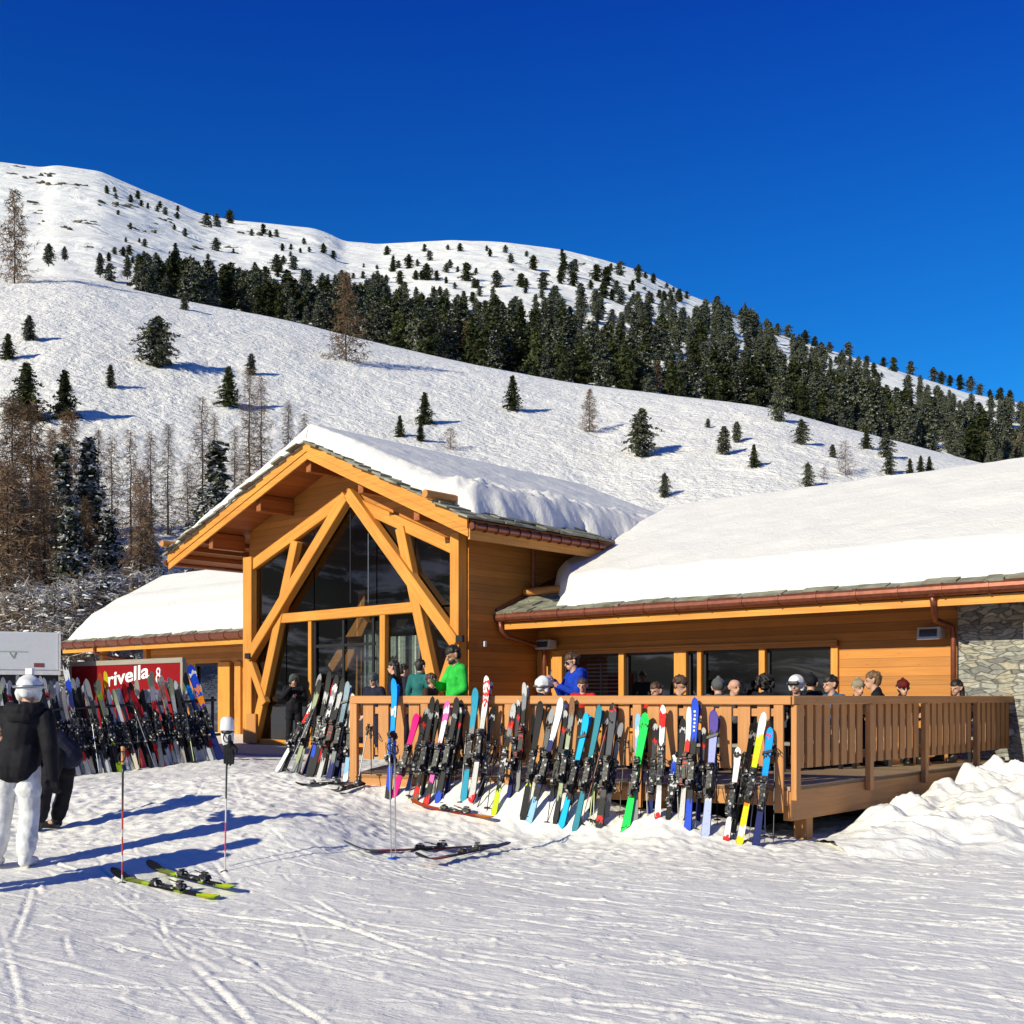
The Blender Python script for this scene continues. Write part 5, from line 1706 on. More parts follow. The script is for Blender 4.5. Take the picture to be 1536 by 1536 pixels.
def ski_mesh(L, w_, m, face=-1, split=.05, dy=0.0, dz=0.0):
    """ski standing along z, top sheet facing face*Y, tip up"""
    st = [0, .015, .04, .1, .2, .3, .4, .5, .6, .7, .78, .84, .88, .91, .94, .965, .985, 1.0]
    mb = MB(); th = .011
    rows = []
    for t in st:
        if t < .1: k = .84 + .0 * t
        k = .70 + .30 * (abs(t - .46) / .44) ** 1.7 if t < .9 else 1.0
        if t < .02: k = .66 + t * 4
        if t > .9: k = math.sqrt(max(0.0, 1 - ((t - .9) / .1) ** 2.6)) * 1.0 + .04
        y = 0
        if t > .80: y += face * split * ((t - .80) / .2) ** 1.8
        if t < .06: y += face * .012 * ((.06 - t) / .06)
        y += -face * .006 * math.sin(PI * min(max((t - .1) / .7, 0), 1))
        rows.append((k * w_ / 2, y + dy, t * L + dz, t))
    hw = lambda r: r[0]
    for i in range(len(rows) - 1):
        a, b = rows[i], rows[i + 1]
        tp = lambda r, sx: (sx * r[0], r[1] + face * th / 2, r[2])
        bt = lambda r, sx: (sx * r[0], r[1] - face * th / 2, r[2])
        q = [tp(a, -1), tp(a, 1), tp(b, 1), tp(b, -1)]
        u = [(0, a[3]), (1, a[3]), (1, b[3]), (0, b[3])]
        if face > 0: q.reverse(); u.reverse()
        mb.face(q, u)
        q = [bt(a, -1), bt(b, -1), bt(b, 1), bt(a, 1)]
        u = [(.02, a[3]), (.02, b[3]), (.98, b[3]), (.98, a[3])]
        if face > 0: q.reverse(); u.reverse()
        mb.face(q, u)
        for sx in (-1, 1):
            q = [tp(a, sx), bt(a, sx), bt(b, sx), tp(b, sx)]
            mb.face(q, [(.01, a[3]), (.01, a[3]), (.01, b[3]), (.01, b[3])])
    for r in (rows[0], rows[-1]):
        mb.face([(-r[0], r[1] - th / 2, r[2]), (r[0], r[1] - th / 2, r[2]), (r[0], r[1] + th / 2, r[2]), (-r[0], r[1] + th / 2, r[2])], [(.01, r[3])] * 4)
    me = mb.mesh('ski'); me.materials.append(m)
    return me


def binding_mesh(L, face, dy, dz, m, rnd, hs=1.2):
    mb = MB()
    bx = lambda x0, x1, y0, y1, z0, z1, tp=1.0: mb.hexa([(x0 * sc_, face * y0 + dy, z0), (x1 * sc_, face * y0 + dy, z0), (x1 * tp * sc_, face * y1 * hs + dy, z0 + .01), (x0 * tp * sc_, face * y1 * hs + dy, z0 + .01), (x0 * sc_, face * y0 + dy, z1), (x1 * sc_, face * y0 + dy, z1), (x1 * tp * sc_, face * y1 * hs + dy, z1 - .012), (x0 * tp * sc_, face * y1 * hs + dy, z1 - .012)], Vector((0, 0, 1)))
    zc = L * .46 + dz
    sc_ = 1.02
    bx(-.032, .032, .006, .022, zc - .20, zc + .20)                 # plate
    bx(-.038, .038, .022, .055, zc + .10, zc + .19, .7)              # toe piece
    bx(-.028, .028, .055, .075, zc + .12, zc + .17, .8)
    bx(-.036, .036, .022, .07, zc - .22, zc - .11, .75)              # heel piece
    bx(-.022, .022, .07, .105, zc - .20, zc - .13, .8)
    for sx in (-1, 1):
        mb.tube([(sx * .040, face * .02 + dy, zc - .14), (sx * .052, face * .045 + dy, zc - .05), (sx * .056, face * (.055) + dy, zc + .04)], .005, 5)
    me = mb.mesh('binding'); me.materials.append(m)
    return me


def speck(name, stops):
    m, t, b = nodes_of(name)
    tc = N(t, 'ShaderNodeTexCoord'); n = N(t, 'ShaderNodeTexVoronoi', Scale=38.0); t.links.new(tc.outputs['Object'], n.inputs['Vector'])
    s = N(t, 'ShaderNodeSeparateColor'); t.links.new(n.outputs['Color'], s.inputs[0])
    r = ramp(t, stops, 'CONSTANT'); t.links.new(s.outputs[0], r.inputs[0]); t.links.new(r.outputs[0], b.inputs['Base Color'])
    b.inputs['Roughness'].default_value = .5; b.inputs['Specular IOR Level'].default_value = .3
    return m


BIND = [speck('binding_black', [(0, (.012, .012, .014)), (.72, (.06, .06, .065)), (.90, (.45, .45, .46))]), speck('binding_grey', [(0, (.03, .03, .034)), (.5, (.13, .13, .14)), (.78, (.01, .01, .012)), (.9, (.5, .5, .5))]),
        speck('binding_white', [(0, (.02, .02, .022)), (.55, (.55, .55, .56)), (.8, (.05, .05, .06))]), speck('binding_red', [(0, (.015, .015, .017)), (.7, (.4, .02, .015)), (.85, (.03, .03, .03))])]
pr = random.Random(77)


def ski_pair(A, T, facing, stops, w_, label, group, idx, base_stops=None, strap=False):
    L = (T - A).length
    root = thing('ski_pair', label, 'skis', (0, 0, 0), group, frame(A, T, facing))
    if len(stops) > 2 and stops[0][1] not in (GR, MG):
        aft = [c for t_, c in stops if t_ <= .56][-1]
        stops = [q_ for q_ in stops if q_[0] < .33] + [(.33, K_), (.56, aft)] + [q_ for q_ in stops if q_[0] > .56]
    m = ski_mat('ski_graphics_%d' % idx, stops, idx)
    for face, dy, dz in ((-1, -.009, 0), (1, .009, pr.uniform(-.03, .02))):
        ln = L * .985 if face > 0 else L
        s = link('ski', ski_mesh(ln, w_ * .9, m, face, L * .035, dy, dz if face > 0 else 0), None, root)
        b = link('binding', binding_mesh(ln, face, dy, 0, BIND[(0, 0, 0, 1, 0, 0, 2, 0, 0, 3, 0)[(idx * 3 + (face > 0)) % 11] if idx < 100 else 0], pr), None, s)
    if strap:
        mb = MB(); z = L * .80
        mb.hexa([(-w_ * .55, -.035, z - .04), (w_ * .55, -.035, z), (w_ * .55, .035, z), (-w_ * .55, .035, z - .04), (-w_ * .55, -.035, z - .008), (w_ * .55, -.035, z + .032), (w_ * .55, .035, z + .032), (-w_ * .55, .035, z - .008)], Vector((1, 0, 0)))
        o = mb.build('strap', BLACK, root)
    return root


MORE = [(424, 1158, 470, 1046, 'black', 'behind the white and red skis at the far left of the bunch'), (446, 1163, 480, 1012, 'grey', 'crossing behind the olive skis in the bunch'), (455, 1160, 506, 1024, 'dark', 'steeply tilted between the olive and blue panelled skis'),
        (471, 1170, 503, 1020, 'red', 'behind the white patterned skis in the bunch'), (484, 1172, 512, 1030, 'black', 'between the patterned and the blue grey skis in the bunch'), (500, 1170, 527, 1040, 'white', 'just left of the first terrace post'), (507, 1172, 521, 1060, 'dark', 'short and low beside the first terrace post'),
        (608, 1200, 641, 1062, 'dark', 'between the magenta and the red tailed skis'), (630, 1205, 660, 1056, 'black', 'half hidden left of the pink and white skis'), (646, 1206, 682, 1072, 'grey', 'half hidden right of the pink and white skis'), (668, 1200, 694, 1062, 'dark', 'leaning behind the skis with the royal blue tail'),
        (720, 1200, 740, 1060, 'black', 'right behind the tall white and red skis'), (764, 1190, 781, 1050, 'dark', 'left of the narrow racing skis'), (798, 1222, 828, 1062, 'grey', 'between the lime edged and the white tipped skis'), (822, 1228, 850, 1066, 'dark', 'behind the white tipped navy skis'),
        (852, 1236, 874, 1064, 'black', 'between the sage green and the cyan skis'), (884, 1236, 912, 1076, 'dark', 'behind the teal skis'), (908, 1232, 930, 1084, 'grey', 'right of the charcoal skis'), (974, 1230, 984, 1086, 'dark', 'left of the red and white tipped skis'),
        (1012, 1232, 1026, 1078, 'black', 'behind the short children skis'), (1046, 1240, 1056, 1092, 'dark', 'between the royal blue and the lavender skis'), (1098, 1256, 1132, 1084, 'black', 'behind the short white junior skis')]
MC = dict(black=[(0, K_), (.3, G_), (.42, K_), (.85, LG), (.9, K_)], grey=[(0, G_), (.2, LG), (.3, K_), (.62, G_), (.8, K_), (.86, LG)], dark=[(0, NV), (.2, K_), (.6, (.05, .05, .06)), (.8, R_), (.83, K_), (.93, LG)], red=[(0, K_), (.2, R_), (.3, K_), (.6, R_), (.7, K_), (.85, R_)], white=[(0, K_), (.15, W_), (.3, K_), (.6, W_), (.7, G_), (.8, W_)])
for i, (x0, y0, x1, y1, c_, where) in enumerate(MORE):
    if x0 < 520: A, T = at(x0, y0, CLUSTER_Y + .12), at(x1, y1, CLUSTER_Y + .5)
    else: A, T = on_deck(x0, y0, .30), on_deck(x1, y1, .07)
    A.z = min(A.z, gz(A.x, A.y) - .02)
    ski_pair(A, T, Vector((pr.uniform(-.9, .5), -1, .25)), MC[c_], pr.uniform(.07, .085), '%s skis %s' % (c_, where), 'skis leaning on the terrace railing', 300 + list(MC).index(c_))
FRONT = DN * 1.0
for i, e in enumerate(DECK_SKIS):
    A, T = foot_of(e), tip_of(e)
    A = Vector((A.x, A.y, min(A.z - .03, gz(A.x, A.y) - .02)))
    facing = (DN + Vector((pr.uniform(-.25, .25), 0, .25))) if e[4] is not None else Vector((-.25, -1, .3))
    rt_ = ski_pair(A, T, facing, e[5], e[6], e[7], 'skis leaning on the terrace railing', i, strap=e[5][0][1] in (CY, NV) or e[6] == .125)
    if 'lettering' in e[7]:
        mb = MB(); L_ = (T - A).length
        for q_ in range(6):
            z_ = L_ * (.75 + .028 * q_); y_ = -.017 - L_ * .035 * max(0, (z_ / L_ - .80) / .2) ** 1.8
            mb.hexa([(-.012, y_ - .0015, z_), (.014, y_ - .0015, z_), (.014, y_ + .004, z_), (-.012, y_ + .004, z_), (-.016 if q_ % 2 else -.006, y_ - .0035, z_ + .024), (.010, y_ - .0035, z_ + .024), (.010, y_ + .002, z_ + .024), (-.016 if q_ % 2 else -.006, y_ + .002, z_ + .024)], Vector((0, 0, 1)))
        mb.build('lettering', plain('pale_yellow_print', (.75, .72, .35), .6), rt_)
# the white and red ski that stands apart at the left of the bunch
ski_pair(at(415, 1158, CLUSTER_Y + .1), at(479, 1040, CLUSTER_Y + .5), Vector((-.3, -1, .3)), [(0, W_), (.3, R_), (.33, W_), (.42, R_), (.55, K_), (.6, R_), (.75, W_), (.92, R_)], .08,
         'white and red skis tilted farthest to the left of the rail bunch', 'skis leaning on the terrace railing', 60)

POLE_BLACK = plain('pole_black', (.02, .02, .022), .35); POLE_GREY = plain('pole_grey', (.45, .46, .48), .3, .7); POLE_RED = None


def band_mat(name, stops):
    """painted pole shaft: colour bands along Z of its own coordinates"""
    if name in MATS: return MATS[name]
    m, t, b = nodes_of(name)
    uv = N(t, 'ShaderNodeUVMap'); sp = N(t, 'ShaderNodeSeparateXYZ'); t.links.new(uv.outputs[0], sp.inputs[0])
    dv = N(t, 'ShaderNodeMath', operation='DIVIDE'); dv.inputs[1].default_value = 12.0; t.links.new(sp.outputs[0], dv.inputs[0])
    r = ramp(t, stops, 'CONSTANT'); t.links.new(dv.outputs[0], r.inputs[0]); t.links.new(r.outputs[0], b.inputs['Base Color'])
    b.inputs['Roughness'].default_value = .3
    MATS[name] = m
    return m


def ski_pole(A, T, shaft_m, grip_m, label, group=None, rad=.009, basket_m=None):
    L = (T - A).length
    root = thing('ski_pole', label, 'ski pole', (0, 0, 0), group, frame(A, T, Vector((0.2, -1, 0))))
    mb = MB(); mb.tube([(0, 0, L * .88 * k / 12) for k in range(13)], [rad * (.55 + .45 * k / 12) for k in range(13)], 8); s = mb.build('shaft', shaft_m, root, True)
    mb = MB(); mb.tube([(0, 0, L - .16), (0, 0, L - .14), (0, -.004, L - .08), (0, 0, L - .02), (0, -.006, L)], [.013, .016, .0145, .017, .02], 8); g = mb.build('grip', grip_m, root, True)
    mb = MB(); n = 12
    mb.tube([(.03 * math.sin(k / n * 2 * PI), -.02 - .045 * (1 - math.cos(k / n * 2 * PI)), L - .04 - .045 * (1 - math.cos(k / n * 2 * PI))) for k in range(n + 1)], .006, 5); mb.build('strap', BLACK, g)
    mb = MB(); mb.tube([(0, 0, .055), (0, 0, .062), (0, 0, .075)], [.045, .043, .012], 10); mb.build('basket', basket_m or BLACK, root, True)
    return root


POLES = [
    (537, 1168, 553, 1086, .35, 0, 'grey ski pole left of the sky blue skis, tilted'), (557, 1158, 556, 1090, .12, 1, 'upright dark ski pole near the left terrace post'),
    (681, 1200, 682, 1096, .20, 0, 'grey ski pole standing between the black skis and the petrol blue skis'), (664, 1207, 670, 1098, .45, 1, 'dark ski pole leaning beside the black skis with the royal blue tail'),
    (702, 1222, 741, 1128, .55, 0, 'grey pole slanting in front of the tall white and red skis'), (709, 1224, 748, 1130, .56, 1, 'dark pole slanting parallel to the grey pole by the white and red skis'),
    (748, 1170, 752, 1085, .12, 3, 'dark red ski pole against the slats left of the post'), (760, 1165, 757, 1090, .10, 1, 'black ski pole against the slats next to the dark red pole'),
    (884, 1232, 895, 1130, .5, 2, 'pale lime ski pole between the teal and the charcoal skis'), (890, 1234, 893, 1128, .5, 2, 'second pale lime ski pole just left of the charcoal skis'),
    (929, 1222, 938, 1108, .3, 1, 'black ski pole left of the bright green skis'), (972, 1243, 968, 1132, .45, 0, 'grey ski pole just right of the bright green skis'),
    (960, 1236, 966, 1128, .4, 1, 'dark ski pole behind the bright green skis'), (1019, 1253, 1014, 1128, .5, 0, 'grey ski pole left of the royal blue skis'),
    (1076, 1232, 1074, 1128, .3, 1, 'dark ski pole right of the lavender skis'), (1147, 1257, 1148, 1140, .4, 0, 'grey ski pole left of the deck corner'),
    (1160, 1258, 1163, 1118, .4, 1, 'tall dark ski pole, nearest to the deck corner'), (1098, 1262, 1118, 1128, .5, 1, 'black ski pole beside the short white junior skis'),
    (820, 1236, 836, 1120, .5, 1, 'black ski pole between the navy and the sage skis'), (428, 1156, 474, 1060, None, 0, 'grey ski pole beside the white and red skis in the bunch'), (450, 1164, 492, 1052, None, 3, 'brown ski pole slanting through the left bunch'), (478, 1166, 508, 1062, None, 1, 'black ski pole in front of the patterned skis in the bunch'), (496, 1172, 520, 1070, None, 0, 'pale ski pole by the blue grey skis in the bunch'),
    (612, 1196, 634, 1092, .4, 1, 'black ski pole just right of the magenta skis'), (632, 1208, 668, 1098, .5, 3, 'dark red ski pole crossing the pink and white skis'), (690, 1206, 700, 1096, .45, 0, 'thin grey pole left of the petrol blue skis'), (730, 1214, 744, 1110, .5, 1, 'black pole left of the slim lime tailed skis'),
    (790, 1228, 806, 1118, .5, 0, 'grey pole in front of the lime edged skis'), (846, 1238, 858, 1124, .5, 1, 'dark pole between the sage and the cyan skis'), (904, 1240, 906, 1130, .5, 0, 'upright grey pole over the charcoal skis'), (990, 1236, 982, 1126, .5, 1, 'black pole left of the red and white tipped skis'), (1042, 1246, 1050, 1136, .5, 0, 'grey pole right of the royal blue skis'), (1122, 1264, 1136, 1146, .5, 0, 'grey pole between the yellow and the last blue skis'),
    (870, 1238, 916, 1070, .5, 3, 'long brown patterned pole slanting across the teal skis'),
]
PS = [POLE_GREY, POLE_BLACK, plain('pole_lime', (.62, .7, .3), .35), plain('pole_brown', (.2, .07, .05), .35)]
for x0, y0, x1, y1, off, mi, lab in POLES:
    A, T = (at(x0, y0, CLUSTER_Y - .1), at(x1, y1, CLUSTER_Y + .2)) if off is None else (on_deck(x0, y0, off), on_deck(x1, y1, .06))
    ski_pole(A - Vector((0, 0, .04)), T, PS[mi], BLACK, lab, 'ski poles leaning on the terrace railing')


def on_snow(px, py):
    lo = 5.0
    for i in range(1200):
        Y = 5.0 + i * .02
        k = (px - 768) / F
        if H + (HZ - py) / F * Y <= gz(k * Y, Y): break
    return Vector((k * Y, Y, gz(k * Y, Y)))


RB = band_mat('red_white_shaft', [(0, (.6, .6, .6)), (.12, (.55, .05, .06)), (.22, (.6, .6, .6)), (.27, (.55, .05, .06)), (.42, (.5, .45, .45)), (.48, (.5, .04, .05)), (.62, (.12, .03, .03)), (.72, (.02, .02, .02))])
RB2 = band_mat('white_red_shaft', [(0, (.6, .6, .6)), (.1, (.6, .5, .5)), (.2, (.6, .05, .08)), (.42, (.55, .55, .55)), (.6, (.04, .04, .04))])
ORG = plain('cork_grip', (.55, .27, .10), .6)
pA = on_snow(183, 1325); ski_pole(pA - Vector((0, 0, .06)), at(184.5, 1120, pA.y), RB, ORG, 'red and white ski pole with a tan grip planted by the lime skis', None, .010)
pB = on_snow(337, 1308); ski_pole(pB - Vector((0, 0, .06)), at(341, 1092, pB.y - .0), RB2, BLACK, 'red and white ski pole planted in the snow with a glove stuck over its grip', None, .010)
pC = on_snow(587, 1288); BGR = plain('blue_grip', (.01, .12, .55), .4)
ski_pole(pC - Vector((0, 0, .06)), at(584, 1108, pC.y + .02), POLE_GREY, BGR, 'left of two grey blue-gripped poles planted before the sky blue skis', 'planted blue grip poles', .009, BGR)
pC = on_snow(593.5, 1287); ski_pole(pC - Vector((0, 0, .06)), at(592, 1112, pC.y + .02), POLE_GREY, BGR, 'right of two grey blue-gripped poles planted before the sky blue skis', 'planted blue grip poles', .009, BGR)


def lying_ski(p_tail, p_tip, stops, w_, label, idx, roll=0.0, lift=.02):
    A, T = on_snow(*p_tail), on_snow(*p_tip)
    A.z += lift; T.z += lift
    L = (T - A).length
    m = ski_mat('ski_graphics_%d' % idx, stops, idx)
    o = link('ski', ski_mesh(L, w_, m, -1, L * .055), None)
    o.matrix_world = frame(A, T, Vector((roll, -.1, 1)))
    tag(o, label, 'ski', 'skis lying on the snow')
    link('binding', binding_mesh(L, -1, 0, 0, BIND[0], pr, .8), None, o)
    return o


YB = [(0, LI), (.07, YE), (.1, LI), (.16, K_), (.3, LI), (.34, K_), (.62, LI), (.68, (.25, .3, .05)), (.85, K_)]
lying_ski((326, 1351), (168, 1317), YB, .105, 'nearer of two lime and black skis lying on the snow, tip at the planted pole', 61)
lying_ski((350, 1343), (222, 1311), YB, .105, 'farther of two lime and black skis lying on the snow behind the planted pole', 62, 0, .06)
RDK = [(0, NV), (.2, (.35, .04, .05)), (.45, K_), (.6, (.4, .04, .05)), (.8, G_)]
lying_ski((744, 1271), (514, 1281), RDK, .09, 'dark red and black ski lying on the snow with its grey tip pointing left', 63)
lying_ski((763, 1273), (623, 1304), [(0, NV), (.3, K_), (.7, (.35, .08, .08)), (.9, K_)], .09, 'black ski crossed over the dark red one on the snow, tip towards us', 64, 0, .06)
lying_ski((739, 1236), (616, 1214), [(0, OR), (.2, (.6, .05, .02)), (.5, K_), (.6, (.75, .1, .02)), (.85, (.8, .16, .04))], .095, 'orange red ski lying at the foot of the snow bank', 65, 0, .075)
lying_ski((523, 1176), (443, 1180), [(0, K_), (.5, G_), (.8, K_)], .09, 'dark ski lying below the bunch at the rail end, tip left', 66)
lying_ski((546, 1180), (497, 1193), [(0, K_), (.5, NV), (.8, G_)], .09, 'dark blue ski lying right under the rail end, tip towards us', 67, .3, .04)

# ---------------------------------------------------------------- the rack at the left
RK0, RK1 = at(-60, 1186, 17.0), at(335, 1140, 19.6)
RKD = (RK1 - RK0); RKD.z = 0; RKL = RKD.length; RKD.normalize()
RKN = Vector((RKD.y, -RKD.x, 0))          # towards the camera


def on_rack(px, py, back):
    k = (px - 768) / F
    p0 = Vector((RK0.x, RK0.y, 0)) - RKN * back
    Y = p0.dot(RKN) / Vector((k, 1, 0)).dot(RKN)
    return at(px, py, Y)


def foot_line(px): return float(np.interp(px, [-60, 60, 330, 340], [1184, 1172, 1140, 1139]))


rack = thing('ski_rack', 'long metal rail rack packed with skis under the red banner', 'ski rack', tuple(RK0))
mb = MB()
for hgt, bk in ((1.06, .30), (.45, .12)):
    a_, b_ = RK0 - RKN * bk, RK1 - RKN * bk
    mb.tube([Vector((a_.x, a_.y, gz(a_.x, a_.y) + hgt)), Vector((b_.x, b_.y, gz(b_.x, b_.y) + hgt))], .024, 8)
local(rack, 'rail', mb, DARK_METAL)
for f in (0.02, .35, .68, .99):
    p = RK0.lerp(RK1, f) - RKN * .36
    mb = MB(); z = gz(p.x, p.y); mb.tube([Vector((p.x, p.y, z - .1)), Vector((p.x, p.y, z + 1.12))], .028, 8); local(rack, 'upright', mb, DARK_METAL)
RP = [  # tip x, tip y, foot x, graphics foot -> tip, width, what it looks like
    (97, 995, 127, [(0, G_), (.2, K_), (.45, G_), (.6, NV), (.75, BL), (.85, W_), (.95, K_)], .095, 'blue and white tipped'),
    (92, 1033, 118, [(0, LG), (.2, K_), (.5, R_), (.55, K_), (.65, CR)], .095, 'cream tipped'),
    (140, 1052, 160, [(0, LG), (.3, W_), (.5, LG), (.7, R_), (.75, W_)], .075, 'white and coral'),
    (144, 1020, 181, [(0, LI), (.1, K_), (.3, LI), (.36, K_), (.55, SG), (.8, LI), (.86, SG)], .085, 'olive and lime'),
    (148, 1010, 172, [(0, K_), (.3, LG), (.55, K_), (.62, R_), (.8, (.8, .12, .03))], .08, 'scarlet tipped'),
    (157, 1008, 178, [(0, NV), (.4, K_), (.7, OR), (.9, YE)], .08, 'orange and yellow tipped'),
    (175, 1033, 186, [(0, TE), (.1, W_), (.2, K_), (.5, LB), (.8, W_), (.9, LG)], .10, 'pale blue grey'),
    (184, 1026, 217, [(0, (.8, .1, .09)), (.22, K_), (.5, R_), (.65, K_), (.8, R_)], .09, 'red with a light red tail'),
    (192, 1024, 246, [(0, R_), (.28, K_), (.5, (.3, .02, .02)), (.7, R_), (.9, K_)], .085, 'dark red slanting'),
    (203, 1020, 222, [(0, K_), (.4, G_), (.6, K_), (.8, CR)], .085, 'black with a cream tip'),
    (225, 1008, 243, [(0, G_), (.3, K_), (.6, R_), (.7, LG), (.85, SG)], .09, 'grey green tipped'),
    (239, 1014, 270, [(0, W_), (.1, LG), (.3, K_), (.5, CR), (.75, (.7, .3, .2)), (.9, CR)], .09, 'cream and salmon'),
    (262, 1022, 291, [(0, W_), (.12, G_), (.3, K_), (.6, LG), (.8, K_)], .08, 'dark grey'),
    (283, 1046, 308, [(0, YE), (.2, LI), (.3, W_), (.4, LI), (.8, K_), (.85, LI)], .065, 'lime yellow slim'),
    (284, 998, 332, [(0, NV), (.35, (.01, .05, .2)), (.5, BL), (.6, OR), (.68, BL), (.73, OR), (.78, BL), (.88, W_), (.93, BL)], .15, 'wide blue and orange'),
    (276, 1010, 318, [(0, W_), (.15, K_), (.3, OR), (.36, NV), (.7, SKY), (.85, K_)], .085, 'navy and sky blue'),
]
dk = [[(0, K_), (.3, G_), (.5, K_), (.9, LG)], [(0, LG), (.2, K_), (.6, LG), (.7, K_)], [(0, LG), (.15, K_), (.8, G_)], [(0, W_), (.22, K_), (.5, LG), (.8, W_)], [(0, LG), (.2, R_), (.28, K_), (.7, W_), (.8, R_), (.86, W_)], [(0, CR), (.2, K_), (.6, LG), (.8, SG)]]
dn_ = ['plain black', 'black and grey', 'black and pale grey', 'white ended black', 'white and red', 'grey green']
kr = random.Random(3)
for j, fx in enumerate(list(range(-34, 120, 11)) + [108, 113, 134, 141, 148, 154, 165, 193, 200, 207, 228, 234, 252, 259, 264, 277, 284, 298, 304, 313, 324]):
    tx = fx - kr.uniform(22, 42)
    RP.append((tx, kr.uniform(1012, 1046) if fx > 60 else kr.uniform(1012, 1030), fx, dk[j % 6], kr.uniform(.07, .09), dn_[j % 6]))
for j, fx in enumerate(range(-40, 326, 9)):
    RP.append((fx - kr.uniform(20, 36), kr.uniform(1016, 1036), fx + .5, dk[(j * 5 + 1) % 6], kr.uniform(.08, .10), dn_[(j * 5 + 1) % 6], 'back'))
RP.sort(key=lambda q: q[2])
ORD = 'first second third fourth fifth sixth seventh eighth ninth tenth eleventh twelfth thirteenth fourteenth fifteenth sixteenth seventeenth eighteenth nineteenth twentieth'.split()
n = len(RP)


def ordinal(i):
    i += 1
    if i <= 20: return ORD[i - 1]
    tens = {2: 'twenty', 3: 'thirty', 4: 'forty', 5: 'fifty', 6: 'sixty'}[i // 10]
    return {20: 'twentieth', 30: 'thirtieth', 40: 'fortieth', 50: 'fiftieth', 60: 'sixtieth'}[i] if i % 10 == 0 else tens + '-' + ORD[i % 10 - 1]


for i, (tx, ty, fx, stops, w_, look, *row) in enumerate(RP):
    back = kr.uniform(-.12, .08) + (.55 if row else 0)
    A = on_rack(fx, foot_line(fx) + kr.uniform(-2, 2), back)
    if row: look = 'back row ' + look
    A.z = gz(A.x, A.y) - .02
    if 156 < tx < 236 and look.replace('back row ', '') in dn_: ty = max(ty, 1035)
    T = on_rack(tx, ty, .38 + back + kr.uniform(0, .06))
    half = i < n / 2
    lab = '%s skis in the left rack, %s pair from the %s' % (look, ordinal(i if half else n - 1 - i), 'left' if half else 'right')
    ski_pair(A, T, RKN + Vector((kr.uniform(-.4, .4), 0, .2)), stops, w_, lab, 'skis in the left rack', 100 + (i if look.replace('back row ', '') not in dn_ else 80 + dn_.index(look.replace('back row ', ''))))
for i, (x0, y0, x1, y1, mi, lab) in enumerate([(197, 1050, 236, 1135, 0, 'pale ski pole slanting across the red skis in the rack'), (262, 1150, 250, 1060, 1, 'dark ski pole standing between skis at the right of the rack'), (150, 1168, 136, 1070, 0, 'grey ski pole in the middle of the rack'), (210, 1160, 204, 1065, 1, 'dark ski pole in the rack left of the banner lettering'), (292, 1148, 276, 1055, 2, 'lime ski pole near the right end of the rack')]):
    lo, hi = ((x1, y1), (x0, y0)) if y1 > y0 else ((x0, y0), (x1, y1))
    A = on_rack(lo[0], lo[1] + (25 if i == 0 else 0), -.16); T = on_rack(hi[0], hi[1], .2)
    ski_pole(A, T, PS[mi], BLACK, lab, 'ski poles in the left rack')

# ---------------------------------------------------------------- banner, trailer
BN0 = at(276, 1045, 21.8)


def BN(s, o, z): return Vector((BN0.x, BN0.y, 0)) - U * s - V * o + Vector((0, 0, z))


def ban_s(px):
    k = (px - 768) / F
    return (BN0.x - k * BN0.y) / (U.x - k * U.y)


def flip_text(body, size, ext=.006, off=.0):
    cu = bpy.data.curves.new('lettering', 'FONT'); cu.body = body; cu.size = size; cu.extrude = ext; cu.offset = off
    return cu


banner = thing('banner', 'red advertising banner with white rivella lettering behind the ski rack', 'banner', (BN0.x, BN0.y, gz(BN0.x, BN0.y)))
banner['label'] = 'red banner board with white lettering standing behind the ski rack'
s1 = ban_s(108)
mb = MB(); mb.bbox(0.04, s1 - .04, 0, .03, 1.0, 2.36, fn=BN); local(banner, 'panel', mb, plain('banner_red', (.22, .004, .008), .75, 0, .06))
mb = MB(); mb.bbox(-.02, s1 + .02, -.03, .05, 2.361, 2.46, fn=BN); local(banner, 'top_board', mb, GREY_WOOD)
for s in (0.0, s1):
    mb = MB(); mb.bbox(s - .045, s + .035, -.05, .06, .2, 2.36, fn=BN, grain=Vector((0, 0, 1))); local(banner, 'post', mb, GREY_WOOD)
TEXTS = []


def text_on(parent, root, body, origin, xdir, ndir, height, width, m, off=.012):
    cu = flip_text(body, 1.0, .004, off)
    o = bpy.data.objects.new('lettering', cu); COL.objects.link(o)
    TEXTS.append((o, parent, root, origin, xdir, ndir, height, width, m))


sa, sb = ban_s(164), ban_s(226)
text_on(banner, banner, 'rivella', BN(sa, .034, 1.90), U, -V, .30, abs(sa - sb), WHITE_PAINT, .02)
sa, sb = ban_s(236), ban_s(245)
mb = MB(); ctr = BN((sa + sb) / 2, .036, 2.13)
for c_, r_ in ((ctr + Vector((0, 0, .07)), .06), (ctr - Vector((0, 0, .07)), .075)):
    mb.tube([c_ + (U * math.cos(q / 14 * 2 * PI) + Vector((0, 0, 1)) * math.sin(q / 14 * 2 * PI)) * r_ for q in range(15)], .022, 6)
local(banner, 'emblem', mb, WHITE_PAINT)

TR = at(91, 1045, 23.5)
trailer = thing('box_trailer', 'white box trailer standing behind the skis at the left edge', 'trailer', (TR.x, TR.y, gz(TR.x, TR.y)))
tx = Vector((math.cos(.44), math.sin(.44), 0)); ty = Vector((-math.sin(.44), math.cos(.44), 0))


def TB(s, v, z): return Vector((TR.x, TR.y, 0)) - tx * s + ty * v + Vector((0, 0, z))


